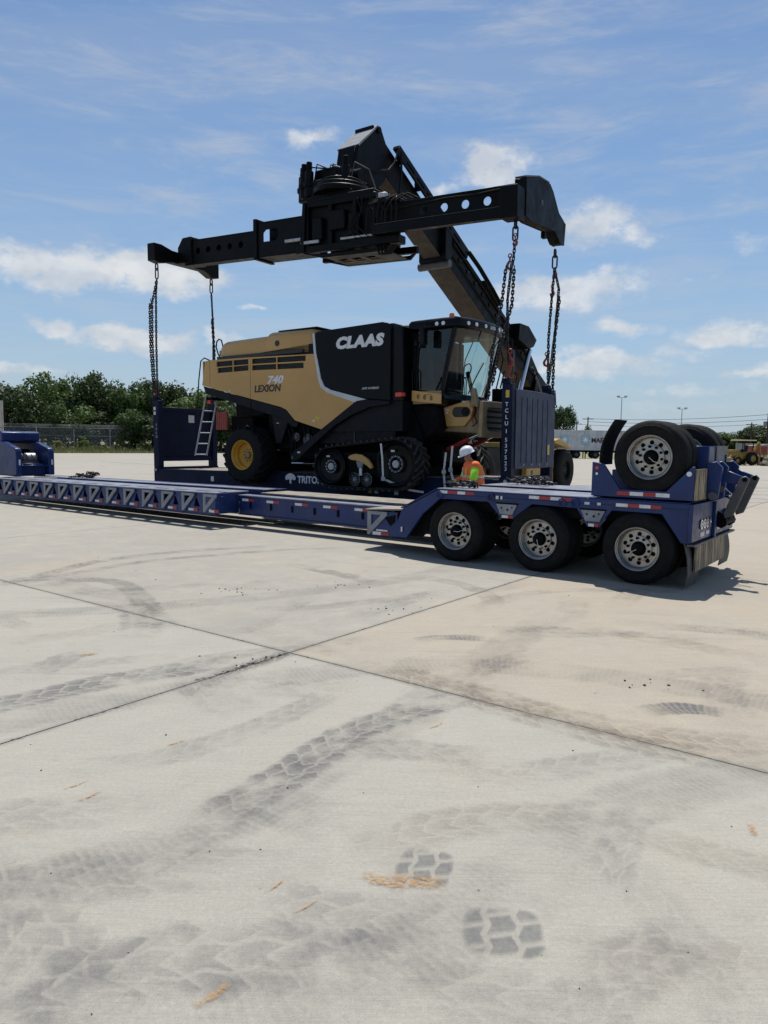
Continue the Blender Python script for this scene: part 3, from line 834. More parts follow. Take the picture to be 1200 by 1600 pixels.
# --- tail
MB().prism([(3.462, .60), (3.462, 1.113), (3.52, 1.113), (3.52, .62)], .0, TW).build('tail_plate', 'trailer_blue', trailer, .006)
MB().box(3.46, 3.56, .02, TW - .02, .57, .598).build('tail_lip', 'steel_grey', trailer, .004)
for k in range(4):
    v = .42 + k * .155
    MB().lathe([(.040, .0), (.060, .0), (.066, .008), (.066, .018), (.044, .018)], (3.521, v, .83), 20, 'x', closed=True).build('lamp_ring', 'chrome', trailer)
    MB().lathe([(.001, .010), (.042, .006), (.044, .0), (.001, .0)], (3.521, v, .83), 16, 'x').build('tail_lamp', 'lamp_red', trailer)
for v0, v1, z0, z1 in ((.42, .62, .66, .72), (.72, .9, .67, .72), (1.35, 1.62, .68, .82)):
    MB().box(3.5205, 3.525, v0, v1, z0, z1).build('label_sticker', 'sticker', trailer)
MB().box(3.5205, 3.56, 1.06, 1.14, .60, 1.10).build('tail_rib', 'trailer_blue', trailer, .006)
for v in (1.25, 1.75):
    MB().prism([(3.521, .74), (3.60, .71), (3.67, .76), (3.66, .86), (3.60, .92), (3.521, .96)], v, v + .05).build('hinge_lug', 'frame_dark', trailer, .005)
MB().cyl((3.64, 1.22, .80), (3.64, 1.82, .80), .035, 14).build('hinge_pin', 'frame_dark', trailer)
# mud flaps and the dirt-streaked guard
def flap(v0, v1, u, z0, z1, name, mat, bow=.05):
    mb = MB(); n = 6
    vs = []; fs = []
    for k in range(n + 1):
        t = k / n
        for q in (0, 1):
            for w in (0, 1):
                vs.append((u + bow * math.sin(t * 2.6) + q * .012, v0 + (v1 - v0) * w, z1 + (z0 - z1) * t))
    for k in range(n):
        b_ = k * 4; c_ = b_ + 4
        fs += [(b_, b_ + 1, c_ + 1, c_), (b_ + 2, c_ + 2, c_ + 3, b_ + 3), (b_, c_, c_ + 2, b_ + 2), (b_ + 1, b_ + 3, c_ + 3, c_ + 1)]
    fs += [(0, 2, 3, 1), (n * 4, n * 4 + 1, n * 4 + 3, n * 4 + 2)]
    mb.add(vs, fs); return mb.build(name, mat, trailer)
pm('flap_rubber', (.05, .052, .055), .7, var=.2, scale=4, dust=.6, dustcol=(.14, .13, .12))
flap(.02, .60, 3.42, .02, .60, 'mud_flap', 'flap_rubber', .06)
flap(TW - .60, TW - .02, 3.44, .10, .58, 'mud_flap', 'flap_rubber', .05)
MB().box(3.505, 3.53, .22, 1.86, .22, .568).build('dirt_guard', 'dirty_guard', trailer)

# --- middle spine
MB().box(-5.86, -1.0, .90, .93, .27, .655).build('side_rail', 'trailer_blue', trailer, .004)
MB().box(-5.86, -.98, .86, 1.12, .656, .678).build('rail_flange', 'trailer_deck', trailer, .004)
MB().box(-5.86, -.98, .86, 1.10, .255, .272).build('rail_flange', 'trailer_blue', trailer, .004)
MB().box(-5.86, -1.0, 1.50, 1.53, .27, .655).build('side_rail', 'trailer_blue', trailer)
for k in range(9):
    u = -5.6 + k * .54
    MB().box(u, u + .07, 1.54, 2.3, .42, .62).build('cross_member', 'frame_dark', trailer)
for k in range(8):   # worn boards on the far side of the spine
    v = 1.52 + k * .112
    MB().box(-5.86, -.90, v, v + .106, .660 + .0007 * (k % 3), .690 + .0012 * (k % 3)).build('deck_board', 'deck_wood', trailer)
MB().box(-5.86, -1.0, 2.33, 2.36, .27, .655).build('side_rail', 'trailer_blue', trailer)
for k in range(8):
    u = -5.55 + k * .60
    if u < -1.4: MB().box(u, u + .055, .888, .8995, .40, .53).build('rail_slot', 'frame_dark', trailer)
for u in (-5.78, -5.05, -4.25, -3.50, -2.72, -1.98):
    tape(trailer, [(u, u + .19, 'w'), (u + .193, u + .36, 'r')], .8985, .575, .05)
# step bracket in front of the bogie
MB().prism([(-1.92, .69), (-1.0, .74), (-1.0, .715), (-1.92, .665)], .20, .93).build('step_plate', 'deck_wood', trailer)
MB().box(-1.90, -1.26, .235, .255, .24, .664).build('step_panel', 'trailer_blue', trailer, .004)
MB().box(-1.90, -1.88, .256, .90, .24, .664).build('step_panel', 'trailer_blue', trailer, .004)
tape(trailer, [(-1.78, -1.60, 'w'), (-1.597, -1.43, 'r')], .2345, .275, .055)
MB().box(-1.70, -1.46, .2285, .2345, .318, .345).build('label_sticker', 'sticker', trailer)

def tri_bracket(u, zt, zb, s, v, mat='bracket_grey'):
    """flat triangular gusset: upright, top bar and a long diagonal, with an opening"""
    h = zt - zb
    outer = [(u, zb), (u + .045 * s, zb - .0), (u + .40 * s, zt - .05), (u + .40 * s, zt), (u, zt)]
    inner = [(u + .075 * s, zb + .38 * h), (u + .275 * s, zt - .14 * h), (u + .075 * s, zt - .14 * h)]
    vs, fs = plate(outer, [inner], .028)
    return MB().add(vs, fs, lambda x, y, z: (x, v - z, y)).build('triangle_bracket', mat, trailer, .003)
tri_bracket(-1.88, .655, .25, 1.05, .2345)
MB().prism([(-1.52, .56), (-1.30, .62), (-1.30, .50), (-1.40, .42)], .229, .2345).build('step_hole', 'frame_dark', trailer)

# --- front low deck
def zt(u): return .742 + .009 * (u + 5.9)
U0, U1 = -15.6, -5.88
def fz(dz): return lambda u, v, z: (u, v, z + zt(u) + dz)
MB().box(U0, U1, .25, .48, -.022, 0, fz(0)).build('deck_plate', 'trailer_deck', trailer, .004)
MB().box(U0, U1, .60, 1.18, -.022, 0, fz(0)).build('deck_plate', 'trailer_deck', trailer, .004)
MB().box(U0, U1, 1.62, 2.02, -.022, 0, fz(.012)).build('deck_plate', 'trailer_deck', trailer, .004)
MB().box(U0, U1, 2.06, 2.36, -.022, 0, fz(0)).build('deck_plate', 'trailer_blue', trailer, .004)
MB().box(U0, U1, 1.16, 1.64, -.30, -.28, fz(0)).build('centre_pan', 'frame_dark', trailer)
for v in (.82, 1.60, 2.34):
    MB().box(U0, U1, v, v + .03, -.46, -.0225, fz(0)).build('deck_beam', 'trailer_blue', trailer)
MB().box(U0, U1, .27, .33, -.475, -.45, fz(0)).build('bottom_sill', 'trailer_blue', trailer, .004)
NM = 14; PIT = .70
mod_me = {}
for k in range(NM):
    u = U1 - .36 - k * PIT - .03
    z1 = zt(u) - .024; z0 = z1 - .42
    # upright rib dividing the bays
    MB().box(u - .035, u - .005, .262, .82, z0, z1).build('outrigger', 'trailer_blue', trailer, .003)
    # back plate with a triangular hole
    vs, fs = plate([(u - .003, z0), (u + .655, z0), (u + .655, z1), (u - .003, z1)],
                   [[(u + .08, z0 + .17), (u + .27, z1 - .07), (u + .08, z1 - .07)], [(u + .36, z0 + .13), (u + .56, z0 + .13), (u + .46, z1 - .10), (u + .42, z1 - .10)]], .012)
    if k > 0:
        MB().add(vs, fs, lambda x, y, z: (x, .30 - z, y)).build('outrigger_plate', 'trailer_blue', trailer)
        MB().prism([(u + .05, z0 + .01), (u + .10, z0 + .01), (u + .44, z1 - .03), (u + .36, z1 - .03)], .268, .287).build('brace', 'trailer_blue', trailer)
    tri_bracket(u + .012, z1 - .012, z0 + .02, 1.02, .268)
    MB().box(u + .20, u + .36, .2745 if k else .240, .280 if k else .2445, z0 + .035, z0 + .085).build('reflector_strip', 'tape_white', trailer)
    MB().box(u + .363, u + .50, .2745 if k else .240, .280 if k else .2445, z0 + .03, z0 + .10).build('reflector_strip', 'tape_red', trailer)
    if k % 3 < 3:
        MB().box(u - .12, u + .12, .481, .599, -.022, 0, fz(-.001)).build('deck_bridge', 'trailer_deck', trailer)
# solid end bay at the right
MB().box(-6.26, U1, .245, .262, -.445, -.023, fz(0)).build('end_panel', 'trailer_blue', trailer, .004)
MB().box(U1 - .02, U1, .263, .90, -.445, -.023, fz(0)).build('end_panel', 'trailer_blue', trailer, .004)
MB().box(U1, U1 + .02, .38, .50, -.20, -.08, fz(0)).build('end_bracket', 'trailer_blue', trailer, .005)
MB().box(-6.06, -6.0, .2405, .2445, -.40, -.34, fz(0)).build('label_sticker', 'sticker_yellow', trailer)

# --- gooseneck with its engine bay at the far left
def gn(u, v, z): return (u, v, z)
GN = 'gooseneck'
GX = -.48
def gsh(u, v, z): return (u + GX, .86 + (v - .86) * .80, z)
def gb_(mb, name, mat, bevel=0.0, seg=1): return mb.build(name, mat, trailer, bevel, seg, fn=gsh)
gb_(MB().prism([(-17.6, 1.60), (-17.6, 1.98), (-15.55, 1.98), (-15.45, 1.93), (-15.45, 1.70), (-15.7, 1.62)], .86, 2.30), 'gooseneck_hood', 'trailer_blue', .03, 2)
for v in (.86, 2.08):
    gb_(MB().prism([(-17.6, 1.10), (-17.6, 1.61), (-15.5, 1.69), (-14.72, 1.49), (-14.66, 1.40), (-14.66, .70), (-17.6, .66)], v, v + .22), 'gooseneck_side', 'trailer_blue', .02, 2)
gb_(MB().box(-15.1, -14.85, 1.085, 2.075, .68, 1.05), 'gooseneck_front', 'trailer_blue', .01)
gb_(MB().box(-14.78, -14.70, 1.085, 2.075, .95, 1.0), 'cross_bar', 'trailer_blue', .006)
gb_(MB().box(-17.4, -15.1, 1.085, 2.075, .66, .80), 'engine_tray', 'frame_dark')
gb_(MB().cyl((-15.35, 1.15, 1.22), (-15.35, 1.50, 1.22), .12, 18), 'air_tank', 'galvanised', .02)
gb_(MB().cyl((-15.3, 1.58, 1.20), (-15.3, 2.0, 1.20), .14, 18), 'air_tank', 'galvanised', .02)
gb_(MB().box(-15.9, -15.50, 1.2, 1.95, .85, 1.45), 'engine_block', 'frame_dark', .03)
gb_(MB().box(-15.2, -14.95, 1.086, 2.074, 1.045, 1.10), 'engine_cover', 'frame_dark', .01)
for k in range(5):
    gb_(MB().tube([(-15.2, 1.15 + k * .2, .85), (-15.0, 1.18 + k * .19, 1.08 + .02 * k), (-15.15, 1.2 + k * .18, 1.3)], .016, 6), 'hose', 'rubber')
for v in (1.2, 1.55, 1.9): gb_(MB().ball((-14.83, v, .98), .025, 8, 6), 'coupling', 'alloy')
for v in (.98, 2.2): gb_(MB().box(-14.66, -14.64, v - .03, v + .03, 1.0, 1.16), 'marker_lamp', 'lamp_clear')

# ------------------------------------------------------------------ flip axle folded up on the trailer's tail
flip = tag(empty('flip_axle', trailer.matrix_basis @ Vector((2.9, 0, 1.135)) if False else (0, 0, 0), (0, 0, TA)), 'blue flip axle with two pairs of wheels folded up onto the trailer tail', 'trailer axle')
tm = Matrix.Translation((1.1, 11.41, 0)) @ Matrix.Rotation(TA, 4, 'Z')
flip.location = tm @ Vector((2.9, 1.2, 1.14))
FO = (2.9, 1.2, 1.14)
fl = lambda x, y, z: (x - FO[0], y - FO[1], z - FO[2])
fplate = [(2.16, 1.155), (2.16, 1.62), (2.32, 1.60), (2.56, 1.26), (3.16, 1.26), (3.46, 1.58), (3.50, 1.60), (3.50, 1.155)]
for v in (.035, TW - .075):
    MB().prism(fplate, v, v + .04).build('side_plate', 'trailer_blue', flip, .006, fn=fl)
MB().box(2.18, 3.5, .08, TW - .08, 1.142, 1.165).build('base_frame', 'frame_dark', flip, fn=fl)
for v in (.72, 1.60):
    MB().prism([(2.2, 1.17), (2.2, 1.5), (2.5, 1.55), (3.55, 1.60), (3.55, 1.17)], v, v + .08).build('beam', 'trailer_blue', flip, .006, fn=fl)
def put_fw(v, flipd, s):
    o = put_wheel(flip, 0, 0, 0, flipd, s); o.location = fl(2.92, v, 1.70); return o
put_fw(.05, False, 1.1); put_fw(.63, True, .2); put_fw(TW - .65, False, .9); put_fw(TW - .05, True, 2.)
MB().cyl((2.92, .3, 1.70), (2.92, TW - .3, 1.70), .065, 14).build('axle', 'frame_dark', flip, fn=fl)
# rubber mud flap standing up in front of the wheel
mb = MB(); vs = []; fs = []; n = 10
for k in range(n + 1):
    t = k / n
    u = 2.23 + .05 * t + .14 * t * t - .03 * math.sin(t * 3.1); z = 1.58 + .62 * t
    th = .03
    for q in (0, 1):
        for v in (.10, .56):
            vs.append((u + q * th, v, z))
for k in range(n):
    b_ = 4 * k; c_ = b_ + 4
    fs += [(b_, b_ + 1, c_ + 1, c_), (b_ + 2, c_ + 2, c_ + 3, b_ + 3), (b_, c_, c_ + 2, b_ + 2), (b_ + 1, b_ + 3, c_ + 3, c_ + 1)]
fs += [(0, 2, 3, 1), (4 * n, 4 * n + 1, 4 * n + 3, 4 * n + 2)]
mb.add(vs, fs).build('mud_flap', 'rubber', flip, .008, fn=fl)
# rear tower, dirt panel, hinge arms
MB().box(3.505, 3.525, .05, .60, 1.16, 1.56).build('dirt_guard', 'dirty_guard', flip, fn=fl)
MB().box(3.10, 3.52, .66, 1.74, 1.55, 1.86).build('tower', 'trailer_blue', flip, .01, fn=fl)
MB().box(3.523, 3.535, 1.02, 1.70, 1.74, 1.865).build('tower_plate', 'steel_grey', flip, fn=fl)
for v in (1.02, 1.64): MB().box(3.523, 3.535, v, v + .06, 1.60, 1.74).build('tower_plate', 'steel_grey', flip, fn=fl)
for v in (.64, .98, 1.66):
    MB().prism([(3.50, 1.16), (3.50, 1.62), (3.62, 1.66), (3.70, 1.58), (3.66, 1.16)], v, v + .06).build('hinge_plate', 'trailer_blue', flip, .006, fn=fl)
for v in (.99, 1.69):
    MB().prism([(3.60, 1.38), (3.62, 1.56), (3.93, 1.44), (3.96, 1.38), (3.91, 1.33)], v, v + .05).build('arm', 'trailer_blue', flip, .006, fn=fl)
    MB().prism([(3.86, 1.44), (3.93, 1.47), (3.98, 1.42), (3.80, .92), (3.70, .88), (3.68, .96)], v - .045, v - .005).build('link_bar', 'steel_grey', flip, .008, fn=fl)
    MB().cyl((3.92, v - .06, 1.42), (3.92, v + .08, 1.42), .03, 12).build('link_pin', 'frame_dark', flip, fn=fl)
MB().cyl((3.60, .60, 1.20), (3.60, .66, 1.20), .055, 18).build('pivot_pin', 'steel_grey', flip, fn=fl)
MB().cyl((3.62, .95, 1.28), (3.62, 1.05, 1.28), .05, 16).build('pivot_pin', 'steel_grey', flip, fn=fl)
MB().tube([(3.60, 1.40, 1.60), (3.68, 1.35, 1.45), (3.85, 1.3, 1.30), (3.75, 1.3, 1.10), (3.6, 1.4, 1.16)], .012, 6).build('hose', 'rubber', flip, fn=fl)
MB().tube([(3.60, 1.15, 1.34), (3.66, 1.2, 1.25), (3.74, 1.25, 1.18)], .009, 6).build('hose', 'chrome', flip, fn=fl)
for (u0, u1, c) in ((2.52, 2.69, 'r'), (2.693, 2.87, 'w'), (2.873, 3.03, 'r'), (3.033, 3.21, 'w')):
    MB().box(u0, u1, .031, .0348, 1.185, 1.235).build('reflector_strip', 'tape_white' if c == 'w' else 'tape_red', flip, fn=fl)
MB().cyl((3.44, .034, 1.50), (3.44, .022, 1.50), .032, 16).build('marker_lamp', 'lamp_clear', flip, fn=fl)
MB().cyl((2.23, .034, 1.54), (2.23, .026, 1.54), .025, 14).build('marker_lamp', 'lamp_red', flip, fn=fl)
MB().cyl((2.23, .034, 1.46), (2.23, .028, 1.46), .018, 14).build('marker_lamp', 'lamp_clear', flip, fn=fl)

# ------------------------------------------------------------------ flat rack hanging in the chains
RL, RW, RH, RB = 12.19, 2.438, 2.896, .648
RROT = (0, -.01288, rad(-34.5))
RMAT = Matrix.Translation((-7.25, 23.15, .23)) @ Euler(RROT).to_matrix().to_4x4()
def rk(u, v, z): return RMAT @ Vector((u, v, z))
rack = tag(empty('flat_rack', rk(0, 0, 0), RROT), 'dark blue flat rack container carrying the harvester, hung from chains', 'flat rack')
for v0 in (0, RW - .16):
    MB().box(.25, RL - .25, v0, v0 + .16, .03, .645).build('side_beam', 'rack_blue', rack, .012)
for v0 in (-.004, RW - .156):
    MB().box(.3, RL - .3, v0, v0 + .16, .600, .652).build('top_chord', 'rack_blue', rack, .006)
for k in range(18):
    v = .17 + k * .1175
    MB().box(.3, RL - .3, v, v + .112, .60, .638 + .002 * (k % 2)).build('floor_board', 'deck_wood', rack)
for k in range(15):
    u = .8 + k * .76
    MB().box(u, u + .1, .17, RW - .17, .28, .598).build('cross_beam', 'frame_dark', rack)
for u0 in (0, RL - .30):
    MB().box(u0, u0 + .30, .005, RW - .005, .02, .705).build('end_sill', 'rack_blue', rack, .012)
for u0, s in ((0, 1), (RL - .26, -1)):
    for v0 in (0, RW - .20):
        MB().box(u0 + .004, u0 + .256, v0 + .004, v0 + .196, .706, RH - .12).build('corner_post', 'rack_blue', rack, .01)
        for z0 in (RH - .119, -.0):
            MB().box(u0 - .003, u0 + .18, v0 - .003, v0 + .165, z0, z0 + .118).build('corner_casting', 'rack_blue', rack, .012)
            MB().box(u0 + .05, u0 + .12, v0 - .006 if v0 < 1 else v0 + .205, v0 - .003 if v0 < 1 else v0 + .209, z0 + .03, z0 + .09).build('casting_hole', 'frame_dark', rack)
# end walls: sheet with vertical ribs, open slot at the foot
for u0, ztop in ((.10, 2.56), (RL - .16, 2.66)):
    EM = 'rack_blue' if u0 < 1 else 'rack_blue_lit'
    MB().box(u0, u0 + .06, .20, RW - .20, .90, ztop).build('end_wall', EM, rack, .006)
    MB().box(u0 - .05, u0 + .11, .20, RW - .20, ztop - .10, ztop + .02).build('wall_rail', EM, rack, .008)
    MB().box(u0 - .05, u0 + .11, .20, RW - .20, .885, 1.02).build('wall_rail', EM, rack, .008)
    for k in range(6):
        v = .36 + k * .30
        for a_, b_ in ((((u0 - .016, u0 - .001),) if u0 < 1 else ((u0 + .061, u0 + .071),))):
            MB().box(a_, b_, v, v + .22, 1.06, ztop - .16).build('wall_rib', EM, rack, .01)
for u in (.02, RL - .12):
    for v in (.55, 1.0, 1.45, 1.9): MB().cyl((u + .18, v, .98), (u + .13, v, .98), .018, 8).build('rivet', 'galvanised', rack)
MB().box(RL + .001, RL + .016, .17, RW + .002, .90, 2.66).build('end_cladding', 'rack_blue_lit', rack, .004)
for k in range(6):
    MB().box(RL + .0165, RL + .024, .46 + k * .30, .475 + k * .30, 1.02, 2.50).build('wall_seam', 'rack_blue', rack)
# hinge blocks at the near foot of the posts
for u in (.13, RL - .13):
    MB().cyl((u, -.012, .62), (u, .10, .62), .10, 18).build('hinge_boss', 'rack_blue', rack, .008)
    MB().cyl((u, -.03, .62), (u, -.012, .62), .04, 12).build('hinge_bolt', 'galvanised', rack)
# stickers, number and name
for z in (2.52, 2.38): MB().box(.05, .15, -.004, .0035, z - .05, z + .05).build('label_sticker', 'sticker', rack)
MB().box(.165, .170, 1.28, 1.52, 2.12, 2.36).build('label_sticker', 'sticker', rack)
MB().box(2.60, 2.72, -.008, -.0005, .34, .48).build('label_sticker', 'sticker', rack)
MB().box(8.5, 8.62, -.008, -.0005, .22, .34).build('label_sticker', 'sticker', rack)
MB().box(9.1, 9.22, -.008, -.0005, .20, .32).build('label_sticker', 'sticker', rack)
MB().prism([(8.30, .22), (8.44, .22), (8.37, .34)], -.008, -.0005).build('label_sticker', 'sticker_yellow', rack)
MB().box(RL - .16, RL - .075, -.004, .0035, 2.47, 2.63).build('label_sticker', 'sticker_yellow', rack)
MB().box(RL + .0165, RL + .020, RW - .42, RW - .31, 1.20, 1.44).build('label_sticker', 'sticker_yellow', rack)
for k, (v0, v1) in enumerate(((.36, .62), (.70, .80), (.86, 1.30), (1.34, 1.5), (1.95, 2.2))):
    MB().box(RL + .0005, RL + .004, v0, v1, .52, .60).build('label_sticker', 'sticker', rack)
def side_text(s, size, u, z, v, mat, parent, shear=0, fat=0.0, wide=1.0, off=None, name='lettering', align='LEFT', space=1.0, rotz=0.0):
    vs, fs = lettering(s, size, shear, fat, .005, wide, align, space)
    ca, sa = math.cos(rotz), math.sin(rotz)
    o = off or (0, 0, 0)
    return MB().add(vs, fs, lambda x, y, z_: (u + x * ca - y * sa - o[0], v - z_ - o[1], z + x * sa + y * ca - o[2])).build(name, mat, parent, smooth=0)
for ch, z in zip('TCLU1537523', (2.28, 2.14, 2.00, 1.86, 1.69, 1.50, 1.37, 1.24, 1.11, .98, .86)):
    side_text(ch, .125, RL - .13, z, -.003, 'letter_white' if z > .95 else 'sticker', rack, align='CENTER', fat=.002)
for ch, z in zip('TCLU', (1.98, 1.86, 1.74, 1.62)): side_text(ch, .10, .17, z, -.003, 'sticker', rack, align='CENTER')
side_text('TRITON', .26, 5.97, .40, -.006, 'letter_white', rack, fat=.008, wide=.92)
# round-headed tree mark beside the name
vs, fs = plate([(5.69, .37), (5.75, .37), (5.75, .47), (5.78, .47), (5.80, .50), (5.84, .46), (5.90, .48), (5.91, .54), (5.86, .60), (5.80, .63), (5.72, .65), (5.64, .63), (5.58, .60), (5.53, .54), (5.54, .48), (5.60, .46), (5.64, .50), (5.66, .47), (5.69, .47)], [], .005)
MB().add(vs, fs, lambda x, y, z: (x, -.0045 - z, y)).build('tree_mark', 'letter_white', rack, smooth=0)

# ------------------------------------------------------------------ combine harvester
CO = (7.0, 1.219, .652)
harv = tag(empty('combine_harvester', rk(*CO), RROT), 'tan and black combine harvester on rubber tracks standing on the flat rack', 'combine harvester')
off = lambda x, y, z: (x - CO[0], y - CO[1], z - CO[2])
W2 = 2 * 1.219
def hb(mb, name, mat, bevel=0.0, seg=1, smooth=35, parent=None, label=None): return mb.build(name, mat, parent or harv, bevel, seg, smooth, off, label)
def both(fn_):
    """run a side builder for the near side and, mirrored, for the far side"""
    fn_(lambda v: v); fn_(lambda v: W2 - v)
SIDE = -.35
# hull
hb(MB().prism([(3.1, 3.1), (3.3, 3.78), (9.15, 4.15), (9.5, 4.1), (9.5, 1.75), (7.4, 1.75), (6.4, 2.1), (5.9, 2.4), (4.6, 2.75)], -.27, W2 + .27), 'hull', 'charcoal')
hb(MB().prism([(4.9, 1.35), (4.9, 2.6), (9.6, 2.2), (9.9, 1.55), (9.4, 1.1), (6.4, 1.05)], .05, W2 - .05), 'chassis', 'frame_dark')
hb(MB().box(8.9, 9.5, .02, W2 - .02, .655, 1.3), 'axle_beam', 'frame_dark', .02)
hb(MB().box(4.25, 4.65, .1, W2 - .1, .655, 1.25), 'axle_beam', 'frame_dark', .02)
def tan_panel(poly, holes, v, name, mat='harvest_tan', t=.05, bev=.012):
    for vv, s in ((v, 1), (W2 - v, -1)):
        vs, fs = plate(poly, holes, t)
        hb(MB().add(vs, fs, lambda x, y, z: (x, vv + s * z, y)), name, mat, bev, 2)
def slot(u0, u1, z0, z1, sl=.0): return [(u0, z0), (u1, z0 + sl * (u1 - u0)), (u1, z1 + sl * (u1 - u0)), (u0, z1)]
tan_panel([(2.67, 3.10), (2.995, 3.025), (2.995, 3.79), (2.81, 3.775)], [], SIDE, 'rear_panel')
tan_panel([(3.012, 3.02), (4.585, 2.665), (4.585, 3.775), (3.012, 3.79)], [slot(3.28, 3.92, 3.59, 3.735, .0), slot(3.95, 4.53, 3.59, 3.735, .0), slot(3.32, 3.92, 3.415, 3.56, .01), slot(3.95, 4.53, 3.42, 3.565, .01)], SIDE, 'middle_panel')
tan_panel([(4.60, 2.66), (5.70, 2.41), (5.90, 2.33), (6.19, 2.05), (7.08, 1.81), (8.20, 2.50), (7.32, 2.75), (7.11, 2.87), (7.02, 3.05), (6.87, 3.72), (4.60, 3.775)],
          [slot(4.66, 5.55, 3.59, 3.73, -.015), slot(5.58, 6.57, 3.575, 3.715, -.015), slot(4.66, 5.55, 3.42, 3.56, -.02), slot(5.58, 6.50, 3.40, 3.54, -.02)], SIDE, 'front_panel')
for v in (SIDE + .052, W2 - SIDE - .058):
    hb(MB().box(3.25, 6.6, v, v + .006, 3.40, 3.74), 'grille_back', 'letter_black')
for k in range(9):
    z = 3.415 + k * .036
    hb(MB().box(3.27, 6.58, SIDE + .03, SIDE + .049, z, z + .012), 'grille_slat', 'black_paint')
hb(MB().box(3.28, 6.45, SIDE + .02, SIDE + .06, 3.785, 3.87), 'dark_slot', 'letter_black')
tan_panel([(2.69, 3.08), (4.585, 2.645), (4.585, 2.40), (3.4, 2.70), (2.80, 2.86)], [], SIDE + .02, 'rear_skirt', 'charcoal')
tan_panel([(4.60, 2.64), (5.70, 2.395), (5.89, 2.31), (6.17, 2.03), (6.30, 2.0), (6.22, 1.86), (6.02, 1.92), (5.75, 2.12), (5.35, 2.20), (4.60, 2.40)], [], SIDE + .02, 'middle_skirt', 'charcoal')
hb(MB().prism([(-.348, 3.10), (-.348, 3.78), (W2 + .348, 3.78), (W2 + .348, 3.10)], 2.70, 2.74, 'x'), 'rear_face', 'harvest_tan', .01)
# upper hood
def hoodsec(w, zt_, e): return [(-w, 3.80), (-w, zt_ - .20), (-w + .05, zt_ - .08), (-w + .18, zt_ - .015), (-w + .45, zt_), (W2 + w - .45, zt_), (W2 + w - .18, zt_ - .015), (W2 + w - .05, zt_ - .08), (W2 + w, zt_ - .20), (W2 + w, 3.80)]
def loft(secs, name, mat, bevel=.0):
    mb = MB(); n = len(secs[0][1])
    for u, s in secs: mb.v += [(u, a, b) for a, b in s]
    for i in range(len(secs) - 1):
        for k in range(n):
            l = (k + 1) % n
            mb.f.append((i * n + k, i * n + l, (i + 1) * n + l, (i + 1) * n + k))
    mb.f.append(tuple(range(n))); mb.f.append(tuple(range((len(secs) - 1) * n, len(secs) * n)))
    return hb(mb, name, mat, bevel, 2, 40)
loft([(3.20, hoodsec(.10, 4.10, 0)), (3.30, hoodsec(.20, 4.24, 0)), (3.45, hoodsec(.24, 4.32, 0)), (4.4, hoodsec(.25, 4.34, 0)), (5.10, hoodsec(.25, 4.35, 0))], 'engine_hood', 'harvest_tan')
loft([(5.11, hoodsec(.26, 4.36, 0)), (5.20, hoodsec(.27, 4.43, 0)), (6.60, hoodsec(.27, 4.41, 0)), (6.72, hoodsec(.25, 4.36, 0)), (6.78, hoodsec(.22, 4.28, 0))], 'air_intake_box', 'harvest_tan')
hb(MB().box(5.35, 6.70, -.05, W2 + .05, 4.425, 4.46), 'intake_lid', 'black_paint', .012, 2)
hb(MB().cyl((5.52, -.285, 4.09), (5.52, -.265, 4.09), .075, 20), 'intake_port', 'letter_black')
# black side panel with a pale stripe below it
def blk(vv, s):
    vs, fs = plate([(6.87, 4.24), (7.0, 4.27), (8.95, 4.33), (9.12, 4.29), (9.20, 4.20), (9.19, 2.47), (8.50, 2.53), (7.40, 2.80), (7.19, 2.90), (7.08, 3.09), (6.92, 3.74)], [], .05)
    hb(MB().add(vs, fs, lambda x, y, z: (x, vv + s * z, y)), 'grain_tank_panel', 'panel_black', .02, 3)
    vs, fs = plate([(6.80, 4.23), (6.865, 4.235), (6.915, 3.74), (7.075, 3.09), (7.185, 2.89), (7.40, 2.79), (8.50, 2.52), (8.12, 2.462), (7.30, 2.715), (7.065, 2.86), (6.985, 3.05), (6.845, 3.73)], [], .05)
    hb(MB().add(vs, fs, lambda x, y, z: (x, vv + s * (z - .004), y)), 'pale_stripe', 'stripe_grey', .006)
blk(SIDE, 1); blk(W2 - SIDE, -1)
hb(MB().prism([(SIDE + .05, 3.9), (SIDE + .06, 4.20), (SIDE + .2, 4.31), (W2 - SIDE - .2, 4.31), (W2 - SIDE - .06, 4.20), (W2 - SIDE - .05, 3.9)], 6.80, 9.18, 'x'), 'grain_tank_cover', 'panel_black', .03, 2)
hb(MB().prism([(9.21, 2.45), (9.21, 4.22), (9.50, 4.20), (9.52, 2.45)], -.28, .06), 'filter_column', 'black_paint', .03, 2)
hb(MB().box(9.0, 9.6, .1, W2 - .1, 4.12, 4.28), 'tank_front_edge', 'tan_greasy', .02)
# lettering
side_text('CLAAS', .365, 7.55, 3.80, SIDE - .004, 'letter_white', harv, .18, .024, 1.24, CO, space=1.07)
side_text('740', .275, 5.21, 3.04, SIDE - .004, 'letter_white', harv, .26, .010, 1.36, CO)
side_text('LEXION', .255, 4.74, 2.83, SIDE - .004, 'letter_black', harv, .12, .008, 1.06, CO)
side_text('APS HYBRID', .075, 8.36, 2.76, SIDE - .004, 'letter_white', harv, .3, .0, 1.25, CO)
hb(MB().box(6.88, 7.03, SIDE - .004, SIDE - .0005, 2.03, 2.14), 'label_sticker', 'sticker_yellow')
hb(MB().box(6.80, 6.86, SIDE - .004, SIDE - .0005, 2.0, 2.06), 'label_sticker', 'sticker')
hb(MB().box(3.76, 3.81, SIDE - .004, SIDE - .0005, 2.88, 2.92), 'label_sticker', 'sticker')
